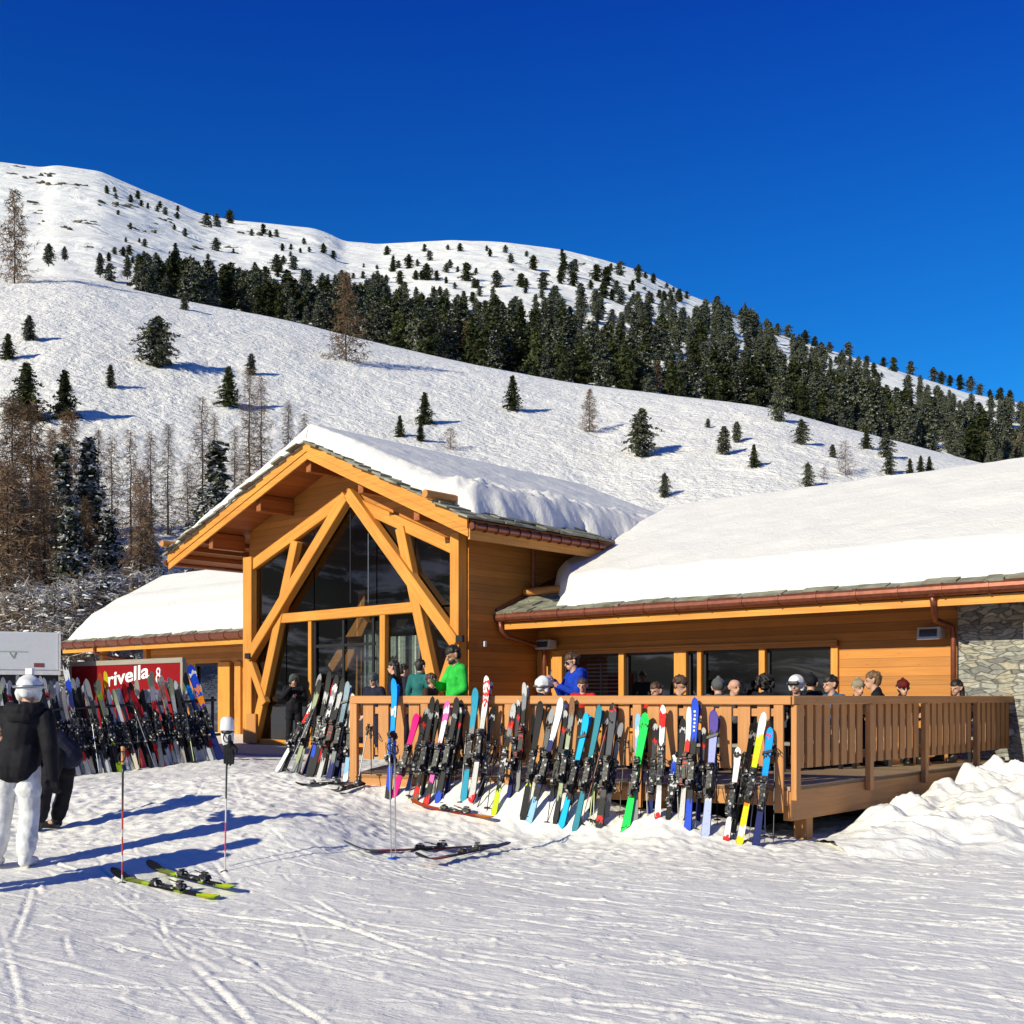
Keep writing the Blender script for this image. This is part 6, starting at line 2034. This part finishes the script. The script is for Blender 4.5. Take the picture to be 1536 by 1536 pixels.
zt0, zt1 = H + (HZ - 1006) / F * 23.5, H + (HZ - 949) / F * 23.5
TW = plain('trailer_panel', (.60, .63, .68), .45, 0, .03)
mb = MB(); mb.bbox(.04, 4.4, 0, 2.2, zt0, zt1, fn=TB); local(trailer, 'body', mb, TW, bevel=.02)
mb = MB(); mb.bbox(.0, 4.44, -.03, 2.23, zt0 - .09, zt0 - .003, fn=TB); mb.bbox(.0, .038, -.03, 2.23, zt0 + .0, zt1 + .03, fn=TB, grain=Vector((0, 0, 1))); local(trailer, 'trim', mb, plain('trailer_trim', (.6, .62, .65), .4))
mb = MB(); mb.bbox(.04, 4.4, 0.05, 2.15, .95, zt0 - .095, fn=TB); local(trailer, 'chassis', mb, DARK_METAL)
for s in (1.2, 3.4):
    mb = MB(); c_ = TB(s, -.02, .92); mb.tube([c_, c_ + ty * .22], [.34, .34], 20); wh = local(trailer, 'wheel', mb, BLACK)
for s in (.4, 4.0):
    mb = MB(); mb.bbox(s - .04, s + .04, .1, .18, .4, .96, fn=TB, grain=Vector((0, 0, 1))); local(trailer, 'stand', mb, DARK_METAL)
PG = plain('pale_green_line', (.35, .48, .36), .6)
mb = MB(); q = 23.5 / F
mb.bbox(46 * q, 91 * q, -.006, -.001, H + (HZ - 979) * q, H + (HZ - 977.6) * q, fn=TB)
for a_, b_ in (((20, 979), (25.5, 988)), ((29, 979), (25.5, 988))):
    mb.bar(TB((91 - a_[0]) * q, -.008, H + (HZ - a_[1]) * q), TB((91 - b_[0]) * q, -.008, H + (HZ - b_[1]) * q), .016, .006, tx)
local(trailer, 'marking', mb, PG)
mb = MB(); mb.bbox((91 - 68) * q, (91 - 54) * q, -.006, -.001, H + (HZ - 1001) * q, H + (HZ - 995) * q, fn=TB); local(trailer, 'label_plate', mb, plain('maroon_plate', (.2, .06, .06), .5))

# ---------------------------------------------------------------- people
PENDING = []
SKIN = [plain('skin_fair', (.55, .31, .22), .55, 0, .08), plain('skin_tanned', (.42, .21, .13), .55, 0, .08)]
HAIRS = dict(black=plain('hair_black', (.012, .01, .009), .6, 0, .5), brown=plain('hair_brown', (.06, .03, .016), .6, 0, .5), light=plain('hair_light', (.16, .09, .045), .6, 0, .4))


def soft(name, mb, m, parent, vox, it=3):
    o = mb.build(name, m, parent, False)
    md = o.modifiers.new('r', 'REMESH'); md.mode = 'VOXEL'; md.voxel_size = vox; md.use_smooth_shade = True
    s_ = o.modifiers.new('s', 'SMOOTH'); s_.iterations = it; s_.factor = .5
    PENDING.append(o)
    return o


STAND = dict(hip=(0, 0, .93), waist=(0, 0, 1.08), chest=(0, .01, 1.28), neck=(0, .0, 1.45), head=(0, -.02, 1.60),
             shl=(-.185, .01, 1.40), shr=(.185, .01, 1.40), ell=(-.25, .03, 1.13), elr=(.25, .03, 1.13), wrl=(-.25, -.06, .89), wrr=(.25, -.06, .89),
             hpl=(-.095, 0, .90), hpr=(.095, 0, .90), knl=(-.11, -.03, .49), knr=(.11, -.03, .49), anl=(-.12, .02, .09), anr=(.12, .02, .09), tol=(-.14, -.16, .04), tor=(.14, -.16, .04))
SIT = dict(STAND, hip=(0, 0, .50), waist=(0, -.02, .66), chest=(0, -.05, .87), neck=(0, -.08, 1.05), head=(0, -.12, 1.19), shl=(-.185, -.06, .99), shr=(.185, -.06, .99),
           ell=(-.24, -.14, .74), elr=(.24, -.14, .74), wrl=(-.15, -.36, .76), wrr=(.15, -.36, .76), hpl=(-.10, 0, .49), hpr=(.10, 0, .49), knl=(-.13, -.42, .50), knr=(.13, -.42, .50),
           anl=(-.13, -.42, .09), anr=(.13, -.42, .09), tol=(-.14, -.60, .04), tor=(.14, -.60, .04))


def hand(mb, wr, el, side, r=1.0, curl=.5):
    """palm, four bent fingers of unequal length and a thumb leaving the side"""
    wr, el = Vector(wr), Vector(el)
    d = (wr - el).normalized()
    x = d.cross(Vector((0, 1, 0)))
    x = x.normalized() if x.length > .1 else Vector((1, 0, 0))
    nrm = x.cross(d).normalized()
    pe = wr + d * .085 * r
    for o in (-.026, -.009, .009, .026): mb.capsule(wr + x * o * .7 * r, .015 * r, pe + x * o * r, .0135 * r, 8)
    for o, L in ((-.03, .062), (-.010, .075), (.010, .08), (.030, .07)):
        a = pe + x * o * r; b = a + (d * (1 - .4 * curl) - nrm * .6 * curl).normalized() * L * .55 * r; c = b + (d * (1 - curl) - nrm * curl).normalized() * L * .5 * r
        mb.capsule(a, .0105 * r, b, .0095 * r, 6); mb.capsule(b, .0095 * r, c, .008 * r, 6)
    t0 = wr + x * .026 * side * r + d * .025 * r; t1 = t0 + (x * side * .7 + d * .7 - nrm * .3).normalized() * .045 * r; t2 = t1 + (d - nrm * .4).normalized() * .032 * r
    mb.capsule(t0, .014 * r, t1, .012 * r, 6); mb.capsule(t1, .012 * r, t2, .009 * r, 6)


def person(label, pos, yaw, h, joints, jacket, trousers, boots, skin=0, hair=None, helmet=None, goggles=None, hood=None, gloves=None, glasses=False, beanie=None, tilt=(0, 0), beard=None, vox=.013, face=True, baggy=1.0):
    root = thing('person', label, 'person', pos)
    root.rotation_euler = (0, 0, yaw)
    k = h / 1.75
    root.scale = (k, k, k)
    J = {a: Vector(b) for a, b in joints.items()}
    hd = J['head']
    # body: one continuous figure
    b = MB()
    hx = Matrix.Rotation(tilt[0], 3, 'X') @ Matrix.Rotation(tilt[1], 3, 'Z')
    hp = lambda x, y, z: hd + hx @ Vector((x, y, z))
    b.capsule(hp(0, .012, .03), .088, hp(0, -.012, .035), .085, 14)
    b.capsule(hp(0, -.012, -.03), .066, hp(0, -.05, -.075), .040, 12)
    b.capsule(hp(0, -.088, .005), .012, hp(0, -.106, -.032), .016, 8)
    b.capsule(hp(-.035, -.078, .022), .014, hp(.035, -.078, .022), .014, 8)
    b.capsule(hp(-.022, -.085, -.062), .010, hp(.022, -.085, -.062), .010, 8)
    for sx in (-1, 1): b.capsule(hp(sx * .084, .01, -.025), .012, hp(sx * .092, .018, .02), .018, 8)
    b.capsule(J['neck'] - Vector((0, 0, .06)), .06, hp(0, .015, -.05), .054, 12)
    b.capsule(J['chest'] + Vector((-.08, 0, .04)), .10, J['chest'] + Vector((.08, 0, .04)), .10, 12)
    b.capsule(J['chest'], .125, J['waist'], .11, 12); b.capsule(J['waist'], .11, J['hip'], .125, 12)
    for q in 'lr':
        b.capsule(J['sh' + q], .055, J['el' + q], .042, 10); b.capsule(J['el' + q], .042, J['wr' + q], .027, 10)
        b.capsule(J['neck'] - Vector((0, 0, .04)), .05, J['sh' + q], .05, 10)
        b.capsule(J['hp' + q], .085, J['kn' + q], .058, 10); b.capsule(J['kn' + q], .056, J['an' + q], .036, 10); b.capsule(J['an' + q], .036, J['to' + q], .03, 10)
        hand(b, J['wr' + q], J['el' + q], 1 if q == 'l' else -1)
    body = soft('body', b, SKIN[skin], root, min(vox, .010), 2)
    if face:
        e = MB()
        for sx in (-1, 1): e.ball(hp(sx * .033, -.088, .006), .011, .008, .008, 8, 6)
        e.build('eyes', plain('eye_dark', (.03, .02, .015), .2), root, True)
        lp = MB(); lp.capsule(hp(-.018, -.093, -.062), .006, hp(.018, -.093, -.062), .006, 6); lp.build('lips', plain('lips', (.4, .14, .11), .5), root, True)
    # jacket
    g = MB(); s = baggy
    g.capsule(J['chest'] + Vector((-.085, 0, .05)), .125 * s, J['chest'] + Vector((.085, 0, .05)), .125 * s, 12)
    g.capsule(J['chest'], .16 * s, J['waist'], .15 * s, 14)
    hem = J['hip'] - (J['waist'] - J['hip']).normalized() * .035
    for sx in (-.05, .05): g.capsule(J['waist'] + Vector((sx, 0, 0)), .138 * s, hem + Vector((sx, 0, 0)), .148 * s, 12)
    for q in 'lr':
        g.capsule(J['sh' + q], .083 * s, J['el' + q], .070 * s, 12); g.capsule(J['el' + q], .070 * s, J['wr' + q], .052 * s, 12)
        g.capsule(J['neck'] - Vector((0, -.01, .05)), .07 * s, J['sh' + q], .078 * s, 12)
        m_ = J['el' + q].lerp(J['wr' + q], .45); g.ball(m_, .064 * s); m_ = J['sh' + q].lerp(J['el' + q], .55); g.ball(m_, .08 * s)
    g.capsule(J['neck'] + Vector((0, .015, -.07)), .085, J['neck'] + Vector((0, .012, .0)), .072, 12)
    soft('jacket', g, jacket, root, vox, 2)
    t = MB()
    t.capsule(J['hip'] + Vector((-.05, 0, -.03)), .118, J['hip'] + Vector((.05, 0, -.03)), .118, 12)
    for q in 'lr':
        t.capsule(J['hp' + q], .108 * s, J['kn' + q], .085 * s, 12); t.capsule(J['kn' + q], .085 * s, J['an' + q].lerp(J['kn' + q], .18), .083 * s, 12)
        t.ball(J['kn' + q].lerp(J['an' + q], .55), .094 * s); t.ball(J['hp' + q].lerp(J['kn' + q], .5), .108 * s)
    soft('trousers', t, trousers, root, vox, 2)
    for q in 'lr':
        f = MB(); f.capsule(J['an' + q].lerp(J['kn' + q], .34), .062, J['an' + q], .060, 12); f.capsule(J['an' + q] + Vector((0, .03, -.03)), .052, J['to' + q] + Vector((0, 0, .005)), .044, 12)
        soft('boot', f, boots, root, vox, 2)
    if gloves:
        for q, sd in (('l', 1), ('r', -1)):
            gl_ = MB(); hand(gl_, J['wr' + q], J['el' + q], sd, 1.28, .55); gl_.capsule(J['wr' + q] - (J['wr' + q] - J['el' + q]).normalized() * .04, .05, J['wr' + q], .046, 10)
            soft('glove', gl_, gloves, root, .009, 1)
    rr = random.Random(len(label))
    if hair:
        hm = MB()
        hm.capsule(hp(0, .022, .048), .092, hp(0, -.018, .060), .085, 14); hm.capsule(hp(0, .05, -.01), .072, hp(0, .045, .03), .078, 12)
        for i in range(46):
            a_ = rr.uniform(0, 2 * PI); el = rr.uniform(-.15, 1.5)
            d = Vector((math.cos(a_) * math.cos(el) * .092, math.sin(a_) * math.cos(el) * .10 + .015, math.sin(el) * .092 + .045))
            if d.y < -.03 and d.z < .075: continue
            hm.ball(hp(*d), rr.uniform(.014, .026), seg=6, rings=4)
        if hair[1] == 'bun': hm.ball(hp(0, .115, .06), .042)
        if hair[1] == 'curly':
            for i in range(60):
                a_ = rr.uniform(0, 2 * PI); el = rr.uniform(-.6, 1.5)
                d = Vector((math.cos(a_) * math.cos(el) * .125, math.sin(a_) * math.cos(el) * .125 + .03, math.sin(el) * .12 + .03))
                if d.y < -.06 and d.z < .08: continue
                hm.ball(hp(*d), rr.uniform(.02, .036), seg=6, rings=4)
        if hair[1] == 'long':
            for sx in (-.06, -.02, .02, .06): hm.capsule(hp(sx, .07, 0), .045, hp(sx * 1.2, .09, -.16), .035, 8)
        soft('hair', hm, HAIRS[hair[0]], root, .010, 1)
    if beard:
        q = MB(); q.capsule(hp(-.045, -.045, -.07), .03, hp(0, -.075, -.088), .030, 8); q.capsule(hp(.045, -.045, -.07), .03, hp(0, -.075, -.088), .030, 8)
        q.capsule(hp(-.03, -.088, -.048), .008, hp(.03, -.088, -.048), .008, 6)
        soft('beard', q, HAIRS[beard], root, .009, 1)
    if helmet or beanie:
        hm = MB()
        hm.capsule(hp(0, .022, .052), .118 if helmet else .102, hp(0, -.014, .058), .112 if helmet else .096, 16)
        if helmet:
            for sx in (-1, 1): hm.capsule(hp(sx * .088, .025, .0), .040, hp(sx * .084, .02, -.05), .030, 10)
            hm.capsule(hp(0, .075, .0), .06, hp(0, .07, .03), .07, 10); hm.capsule(hp(-.06, -.115, .075), .012, hp(.06, -.115, .075), .012, 8)
        else:
            hm.ball(hp(0, .02, .155), .028)
        soft('helmet' if helmet else 'beanie', hm, helmet or beanie, root, .011, 2)
    if goggles:
        q = MB(); q.capsule(hp(-.055, -.105, .035 + goggles[1]), .034, hp(.055, -.105, .035 + goggles[1]), .034, 12)
        gg = soft('goggles', q, goggles[0], root, .009, 1)
        q = MB(); q.tube([hp(.128 * math.cos(a_ / 20 * 2 * PI), .016 + .130 * math.sin(a_ / 20 * 2 * PI), .035 + goggles[1]) for a_ in range(21)], .014, 6); q.build('goggle_strap', GREY_METAL if helmet == WHM else BLACK, root, True)
    if glasses:
        q = MB()
        for sx in (-1, 1): q.ball(hp(sx * .036, -.098, .008), .030, .012, .022, 10, 6)
        q.capsule(hp(-.085, -.05, .012), .005, hp(-.085, .03, .012), .005, 6); q.capsule(hp(.085, -.05, .012), .005, hp(.085, .03, .012), .005, 6)
        q.build('sunglasses', plain('dark_lens', (.01, .01, .012), .08), root, True)
    if hood:
        q = MB()
        for i in range(9):
            a_ = PI * (i / 8); q.ball(J['neck'] + Vector((math.cos(a_) * .13, .04 + math.sin(a_) * .10, -.0 - .02 * math.sin(a_))), .062)
        q.capsule(J['neck'] + Vector((-.05, .13, -.08)), .07, J['neck'] + Vector((.05, .13, -.08)), .07, 10)
        soft('hood', q, hood, root, vox, 2)
    return root


def cloth(name, c, rough=.75): return plain('cloth_' + name, c, rough, 0, .22, .8, 9.0)


CK = cloth('black', (.012, .012, .016)); CN = cloth('navy', (.016, .018, .035)); CWH = cloth('white', (.66, .67, .70)); CGR = cloth('green', (.03, .46, .06)); CB = cloth('blue', (.01, .045, .42))
CT = cloth('teal', (.02, .13, .13)); CGY = cloth('grey', (.10, .10, .11)); CRD = cloth('red', (.5, .02, .02)); CBL = cloth('denim', (.04, .10, .2)); CSB = cloth('bark_brown', (.05, .03, .025)); COL_ = cloth('olive', (.07, .06, .045))
WHM = plain('helmet_white', (.72, .73, .76), .3, 0, .04); GHM = plain('helmet_grey', (.06, .075, .075), .4); BTW = plain('boot_white', (.72, .72, .73), .4, 0, .05); BTB = plain('boot_black', (.018, .018, .02), .4)
LENS = plain('goggle_lens', (.12, .13, .2), .08)

# the skier in white trousers at the left edge, seen from behind
p = at(27, 1303, 10.7); p.z = gz(p.x, p.y)
w1 = dict(STAND, hip=(.0, .02, .96), waist=(.02, .0, 1.10), chest=(.05, .0, 1.29), neck=(.07, -.02, 1.46), head=(.085, -.05, 1.60), shl=(-.14, .0, 1.40), shr=(.25, .0, 1.38), ell=(-.36, -.12, 1.34), wrl=(-.56, -.28, 1.46),
          elr=(.31, .05, 1.10), wrr=(.31, -.02, .84), hpl=(-.10, 0, .92), hpr=(.09, 0, .92), knl=(-.15, -.02, .50), knr=(.09, -.04, .50), anl=(-.19, .04, .10), anr=(.085, .05, .10), tol=(-.22, -.13, .045), tor=(.10, -.12, .045))
# mirrored through yaw 180: local -x is picture right
w1 = {a: (-b[0], b[1], b[2]) for a, b in w1.items()}
sw = {}
for a, b in w1.items():
    c = a[:-1] + {'l': 'r', 'r': 'l'}[a[-1]] if a not in ('hip', 'waist', 'chest', 'neck', 'head') else a
    sw[c] = b
P1 = person('skier from behind in black jacket, white trousers and white helmet with a camera', p, PI, 1.82, sw, CK, CWH, BTW, helmet=WHM, goggles=(LENS, .02), hood=CK, gloves=CK, vox=.012, baggy=1.06)
q = MB(); hd = Vector(sw['head'])
q.hexa([tuple(hd + Vector(c)) for c in ((-.035, -.03, .165), (.035, -.03, .165), (.035, .02, .165), (-.035, .02, .165), (-.035, -.03, .225), (.035, -.03, .225), (.035, .02, .225), (-.035, .02, .225))], Vector((1, 0, 0)))
q.build('action_camera', WHITE_PAINT, P1, bevel=.006)
# bending skier behind
p = at(72, 1246, 12.7); p.z = gz(p.x, p.y)
bd = dict(STAND, hip=(.16, .02, .86), waist=(.06, -.0, .98), chest=(-.14, -.03, 1.10), neck=(-.32, -.06, 1.13), head=(-.44, -.10, 1.10), shl=(-.24, -.18, 1.08), shr=(-.24, .15, 1.08), ell=(-.26, -.22, .80), elr=(-.22, .18, .80), wrl=(-.14, -.20, .58), wrr=(-.12, .16, .58),
          hpl=(.14, -.10, .84), hpr=(.17, .10, .84), knl=(.02, -.12, .48), knr=(.14, .12, .46), anl=(-.07, -.08, .10), anr=(.04, .14, .10), tol=(-.22, -.13, .045), tor=(-.10, .11, .045))
person('skier in dark navy bending down to the boots behind the one in white trousers', p, 0, 1.78, bd, CN, CK, BTB, hair=('brown', 'short'), tilt=(.7, -1.2), vox=.014, gloves=CK)
# drinker at the glass door
p = at(441, 1116, 26.9); p.z = .5
dr = dict(STAND, ell=(-.26, -.10, 1.20), wrl=(-.10, -.22, 1.42), elr=(.24, -.08, 1.14), wrr=(.05, -.24, 1.20))
person('skier in black and grey helmet at the glass door, hand raised to face', p, .25, 1.74, dr, CK, CK, BTB, helmet=GHM, glasses=True)


p = Vector((-5.15, 9.05, 0)); p.z = gz(p.x, p.y)
person('skier in black just beyond the left edge, casting the lower long shadow', p, 2.6, 1.82, STAND, CK, CK, BTB, helmet=GHM, vox=.016)


def deck_at(px, D, z=ZF):
    q = at(px, HZ, D); q.z = z
    return q


gm = dict(STAND, ell=(-.24, -.12, 1.14), wrl=(-.10, -.27, 1.20), elr=(.24, .03, 1.12), wrr=(.16, -.18, 1.00), head=(0, -.04, 1.59))
person('man in a bright green jacket standing at the rail and looking at his phone', deck_at(684, 16.3), -1.15, 1.80, gm, CGR, CK, BTB, hair=('black', 'short'), beard='black', tilt=(.28, 0), skin=1, baggy=.92)
bw = dict(STAND, ell=(-.22, -.14, 1.12), wrl=(-.08, -.30, 1.30), elr=(.24, -.06, 1.12), wrr=(.10, -.28, 1.22), head=(0, -.05, 1.59))
BWp = person('woman in a royal blue hooded jacket holding up a phone, hair tied in a bun', deck_at(862, 16.5), -1.25, 1.70, bw, CB, CK, BTB, hair=('brown', 'bun'), glasses=True, hood=CB, tilt=(.2, 0), baggy=.92)
q = MB(); q.ball((.27, -.02, 1.26), .012, .05, .05); q.build('sleeve_badge', plain('badge_cream', (.7, .66, .5), .6), BWp, True)


def phone(pos, yaw):
    mb = MB(); r_ = Matrix.Rotation(yaw, 3, 'Z')
    mb.hexa([tuple(r_ @ Vector(c)) for c in ((-.036, -.004, -.07), (.036, -.004, -.07), (.036, .004, -.07), (-.036, .004, -.07), (-.036, .03, .07), (.036, .03, .07), (.036, .038, .07), (-.036, .038, .07))], Vector((0, 0, 1)))
    o = mb.build('phone', BLACK, bevel=.004); o.location = pos
    return o


def held(joint, base, yaw, h, d):
    k = h / 1.75
    return Vector(base) + Matrix.Rotation(yaw, 3, 'Z') @ (Vector(joint) * k + Vector(d))


tag(phone(held(gm['wrl'], deck_at(684, 16.3), -1.15, 1.80, (.03, -.11, .05)), -1.15), 'dark phone in the hand of the man in green', 'phone')
tag(phone(held(bw['wrl'], deck_at(862, 16.5), -1.25, 1.70, (.02, -.09, .10)), -1.25), 'phone held up by the woman in blue', 'phone')
P = [
    ('child with brown hair and a red collar in front of the woman in blue', 874, 15.4, -.3, 1.30, STAND, CRD, CN, dict(hair=('brown', 'short'))),
    ('person in a white helmet sitting low behind the rail left of the woman in blue', 816, 15.6, 2.3, 1.76, SIT, CK, CK, dict(helmet=WHM, goggles=(BLACK, -.02))),
    ('person in a red jacket with brown hair behind the rail at the first window', 984, 16.4, -.8, 1.68, SIT, CRD, CK, dict(hair=('brown', 'short'))),
    ('brown haired person in black leaning forward left of the window post', 1021, 15.8, .5, 1.80, SIT, CK, CN, dict(hair=('brown', 'short'), tilt=(.3, .2))),
    ('person in a dark grey beanie with its back to the rail', 1078, 15.6, 2.8, 1.74, SIT, CGY, CK, dict(beanie=CGY, hood=CGY)),
    ('bald man behind the rail beside the grey beanie', 1102, 16.2, .4, 1.76, SIT, CGY, CK, dict()),
    ('person with big black curly hair behind the rail', 1147, 15.8, 3.0, 1.80, SIT, CK, CK, dict(hair=('black', 'curly'), hood=CK)),
    ('person in a white helmet and dark goggles beside the curly haired one', 1194, 16.3, -.6, 1.80, SIT, CK, CK, dict(helmet=WHM, goggles=(BLACK, .0))),
    ('person with a black hood up between the white helmet and the denim blue jacket', 1217, 16.9, 2.6, 1.84, SIT, CK, CK, dict(beanie=CK, hood=CK)),
    ('dark haired person in a denim blue jacket behind the corner of the rail', 1245, 16.4, -1.2, 1.82, SIT, CBL, CK, dict(hair=('black', 'short'))),
    ('older man in a pale cap in front of the sunlit boards', 1288, 17.2, .3, 1.76, SIT, COL_, CK, dict(beanie=cloth('tan', (.3, .25, .18)))),
    ('brown haired person in black turned away beside the pale cap', 1309, 17.0, -1.9, 1.92, SIT, CK, CK, dict(hair=('light', 'short'))),
    ('person with a dark red hood and sunglasses alone at the middle of the boards', 1355, 17.4, .1, 1.75, SIT, CSB, CK, dict(beanie=cloth('dark_red', (.12, .012, .012)), glasses=True, hair=('black', 'short'))),
    ('person in black near the rain pipe at the right end of the terrace', 1434, 18.0, -.9, 1.76, SIT, CK, CK, dict(hair=('black', 'long'))),
    ('standing guest in a teal jacket with their back turned in front of the glass front', 631, 21.0, 2.6, 1.74, STAND, CT, CK, dict(hair=('black', 'short'))),
    ('child in a grey helmet behind the left end of the rail', 560, 19.5, -.5, 1.45, STAND, CN, CN, dict(helmet=GHM)),
    ('guest in a dark coat behind the sky blue skis', 590, 21.5, -1.8, 1.74, STAND, CK, CK, dict(hair=('black', 'long'))),
    ('guest in dark brown leaning at the rail left of the man in green', 648, 17.0, 1.2, 1.40, STAND, CSB, CK, dict(hair=('brown', 'short'))),
    ('guest in dark blue standing in front of the reflecting panes', 606, 22.5, 2.0, 1.70, STAND, CN, CN, dict(hair=('black', 'short'))),
]
SEATS = []
for lab, px, D, yaw, h, po, ja, tr_, kw in P:
    q = deck_at(px, D)
    # a sitter's head lies ahead of the seat: put the head on the ray
    off = Matrix.Rotation(yaw, 3, 'Z') @ Vector((0, po['head'][1] * h / 1.75, 0))
    q = q - Vector((off.x, off.y, 0))
    if po is SIT: h *= .978
    person(lab, q, yaw, h, po, ja, tr_, BTB, baggy=.92, **kw)
    if po is SIT: SEATS.append((q, yaw, h, lab))


def stool(pos, yaw, label):
    r_ = thing('bench', label, 'bench', pos, 'benches on the terrace'); r_.rotation_euler = (0, 0, yaw)
    mb = MB(); mb.bar((-.32, 0, .385), (.32, 0, .385), .34, .045, Vector((0, 1, 0))); mb.build('seat', GREY_WOOD, r_, bevel=.005)
    for sx in (-.24, .24):
        mb = MB(); mb.bar((sx, -.12, 0), (sx, -.12, .36), .05, .05); mb.build('leg', DARK_METAL, r_)
        mb = MB(); mb.bar((sx, .12, 0), (sx, .12, .36), .05, .05); mb.build('leg', DARK_METAL, r_)
    return r_


for q, yaw, h, lab in SEATS:
    r_ = stool(q, yaw, 'small bench under the ' + lab.split(' behind')[0].split(' beside')[0].split(' between')[0].split(' alone')[0].split(' near')[0].split(' in front')[0].split(' left')[0].split(' with its')[0])
    r_.scale = (1, 1, h / 1.75)


def table(pos, yaw, label):
    r_ = thing('terrace_table', label, 'table', pos, 'tables on the terrace'); r_.rotation_euler = (0, 0, yaw)
    mb = MB()
    for i in range(5): mb.bar((-.7, -.30 + .15 * i, .73), (.7, -.30 + .15 * i, .73), .14, .035, Vector((0, 1, 0)))
    mb.build('tabletop', GREY_WOOD, r_)
    for sx in (-.55, .55):
        mb = MB(); mb.bar((sx, -.3, 0), (sx, .22, .71), .06, .06, Vector((1, 0, 0))); mb.build('leg', DARK_METAL, r_)
        mb = MB(); mb.bar((sx, .3, 0), (sx, -.22, .71), .05, .05, Vector((1, 0, 0))); mb.build('leg', DARK_METAL, r_)


for px, D, yaw, lab in ((1045, 17.2, .2, 'slatted table behind the rail at the middle windows'), (1160, 17.2, -.2, 'slatted table by the curly haired guest'), (1270, 18.3, -.6, 'slatted table before the sunlit boards'), (940, 17.8, .3, 'slatted table at the first window')):
    table(deck_at(px, D), yaw, lab)

# a glove stuck upside down on the planted pole
gl0 = at(341, 1128, pB.y)
glv = thing('ski_glove', 'black and white ski glove stuck upside down on top of the planted pole', 'glove', gl0)
mb = MB(); n_ = 16
prof = [(.066, .200), (.068, .215), (.060, .30), (.046, .322), (.018, .330)]
for a_ in range(1): mb.tube([(0, 0, z_) for r_, z_ in prof], [r_ for r_, z_ in prof], n_)
cuff = mb.build('cuff', WHM, glv, True)
mb = MB(); mb.tube([(0, 0, .168), (0, 0, .172), (0, 0, .196), (0, 0, .199)], [.040, .054, .058, .050], 16); mb.build('wrist_strap', BLACK, glv, True)
mb = MB(); mb.capsule((-.018, 0, .17), .044, (-.012, 0, .09), .040, 12); mb.capsule((.022, .0, .17), .042, (.02, 0, .09), .038, 12); soft('palm', mb, plain('glove_white', (.62, .62, .63), .6, 0, .05), glv, .008, 2)
mb = MB(); hand(mb, (0.012, -.01, .10), (0.0, 0, .30), 1, 1.35, .25); mb.capsule((.03, -.035, .15), .018, (.03, -.03, .06), .016, 8); soft('fingers', mb, CK, glv, .008, 1)

# ---------------------------------------------------------------- bake the soft shapes and the lettering
dg = bpy.context.evaluated_depsgraph_get()
baked = [(o, bpy.data.meshes.new_from_object(o.evaluated_get(dg))) for o in PENDING]
txt = [(o, bpy.data.meshes.new_from_object(o.evaluated_get(dg)), rest_) for o, *rest_ in TEXTS]
for o, me in baked:
    mats = list(o.data.materials)
    o.modifiers.clear(); o.data = me
    if len(me.materials) == 0:
        for m in mats: me.materials.append(m)
    me.polygons.foreach_set('use_smooth', [True] * len(me.polygons))
for o, me, (parent, root, origin, xd, nd, hh, ww, m) in txt:
    xs = [v.co.x for v in me.vertices]; ys = [v.co.y for v in me.vertices]
    sx = ww / (max(xs) - min(xs)); sy = hh / (max(ys) - min(ys))
    x0, y0 = min(xs), min(ys)
    yd = Vector((0, 0, 1))
    for v in me.vertices:
        v.co = Vector(origin) + xd * ((v.co.x - x0) * sx) + yd * ((v.co.y - y0) * sy + (v.co.x - x0) * sx * .11) + nd * v.co.z - Vector(root.location)
    me.materials.clear(); me.materials.append(m)
    bpy.data.objects.remove(o)
    n_ = link('lettering', me, m, parent)
for c in [c for c in bpy.data.curves]: bpy.data.curves.remove(c)
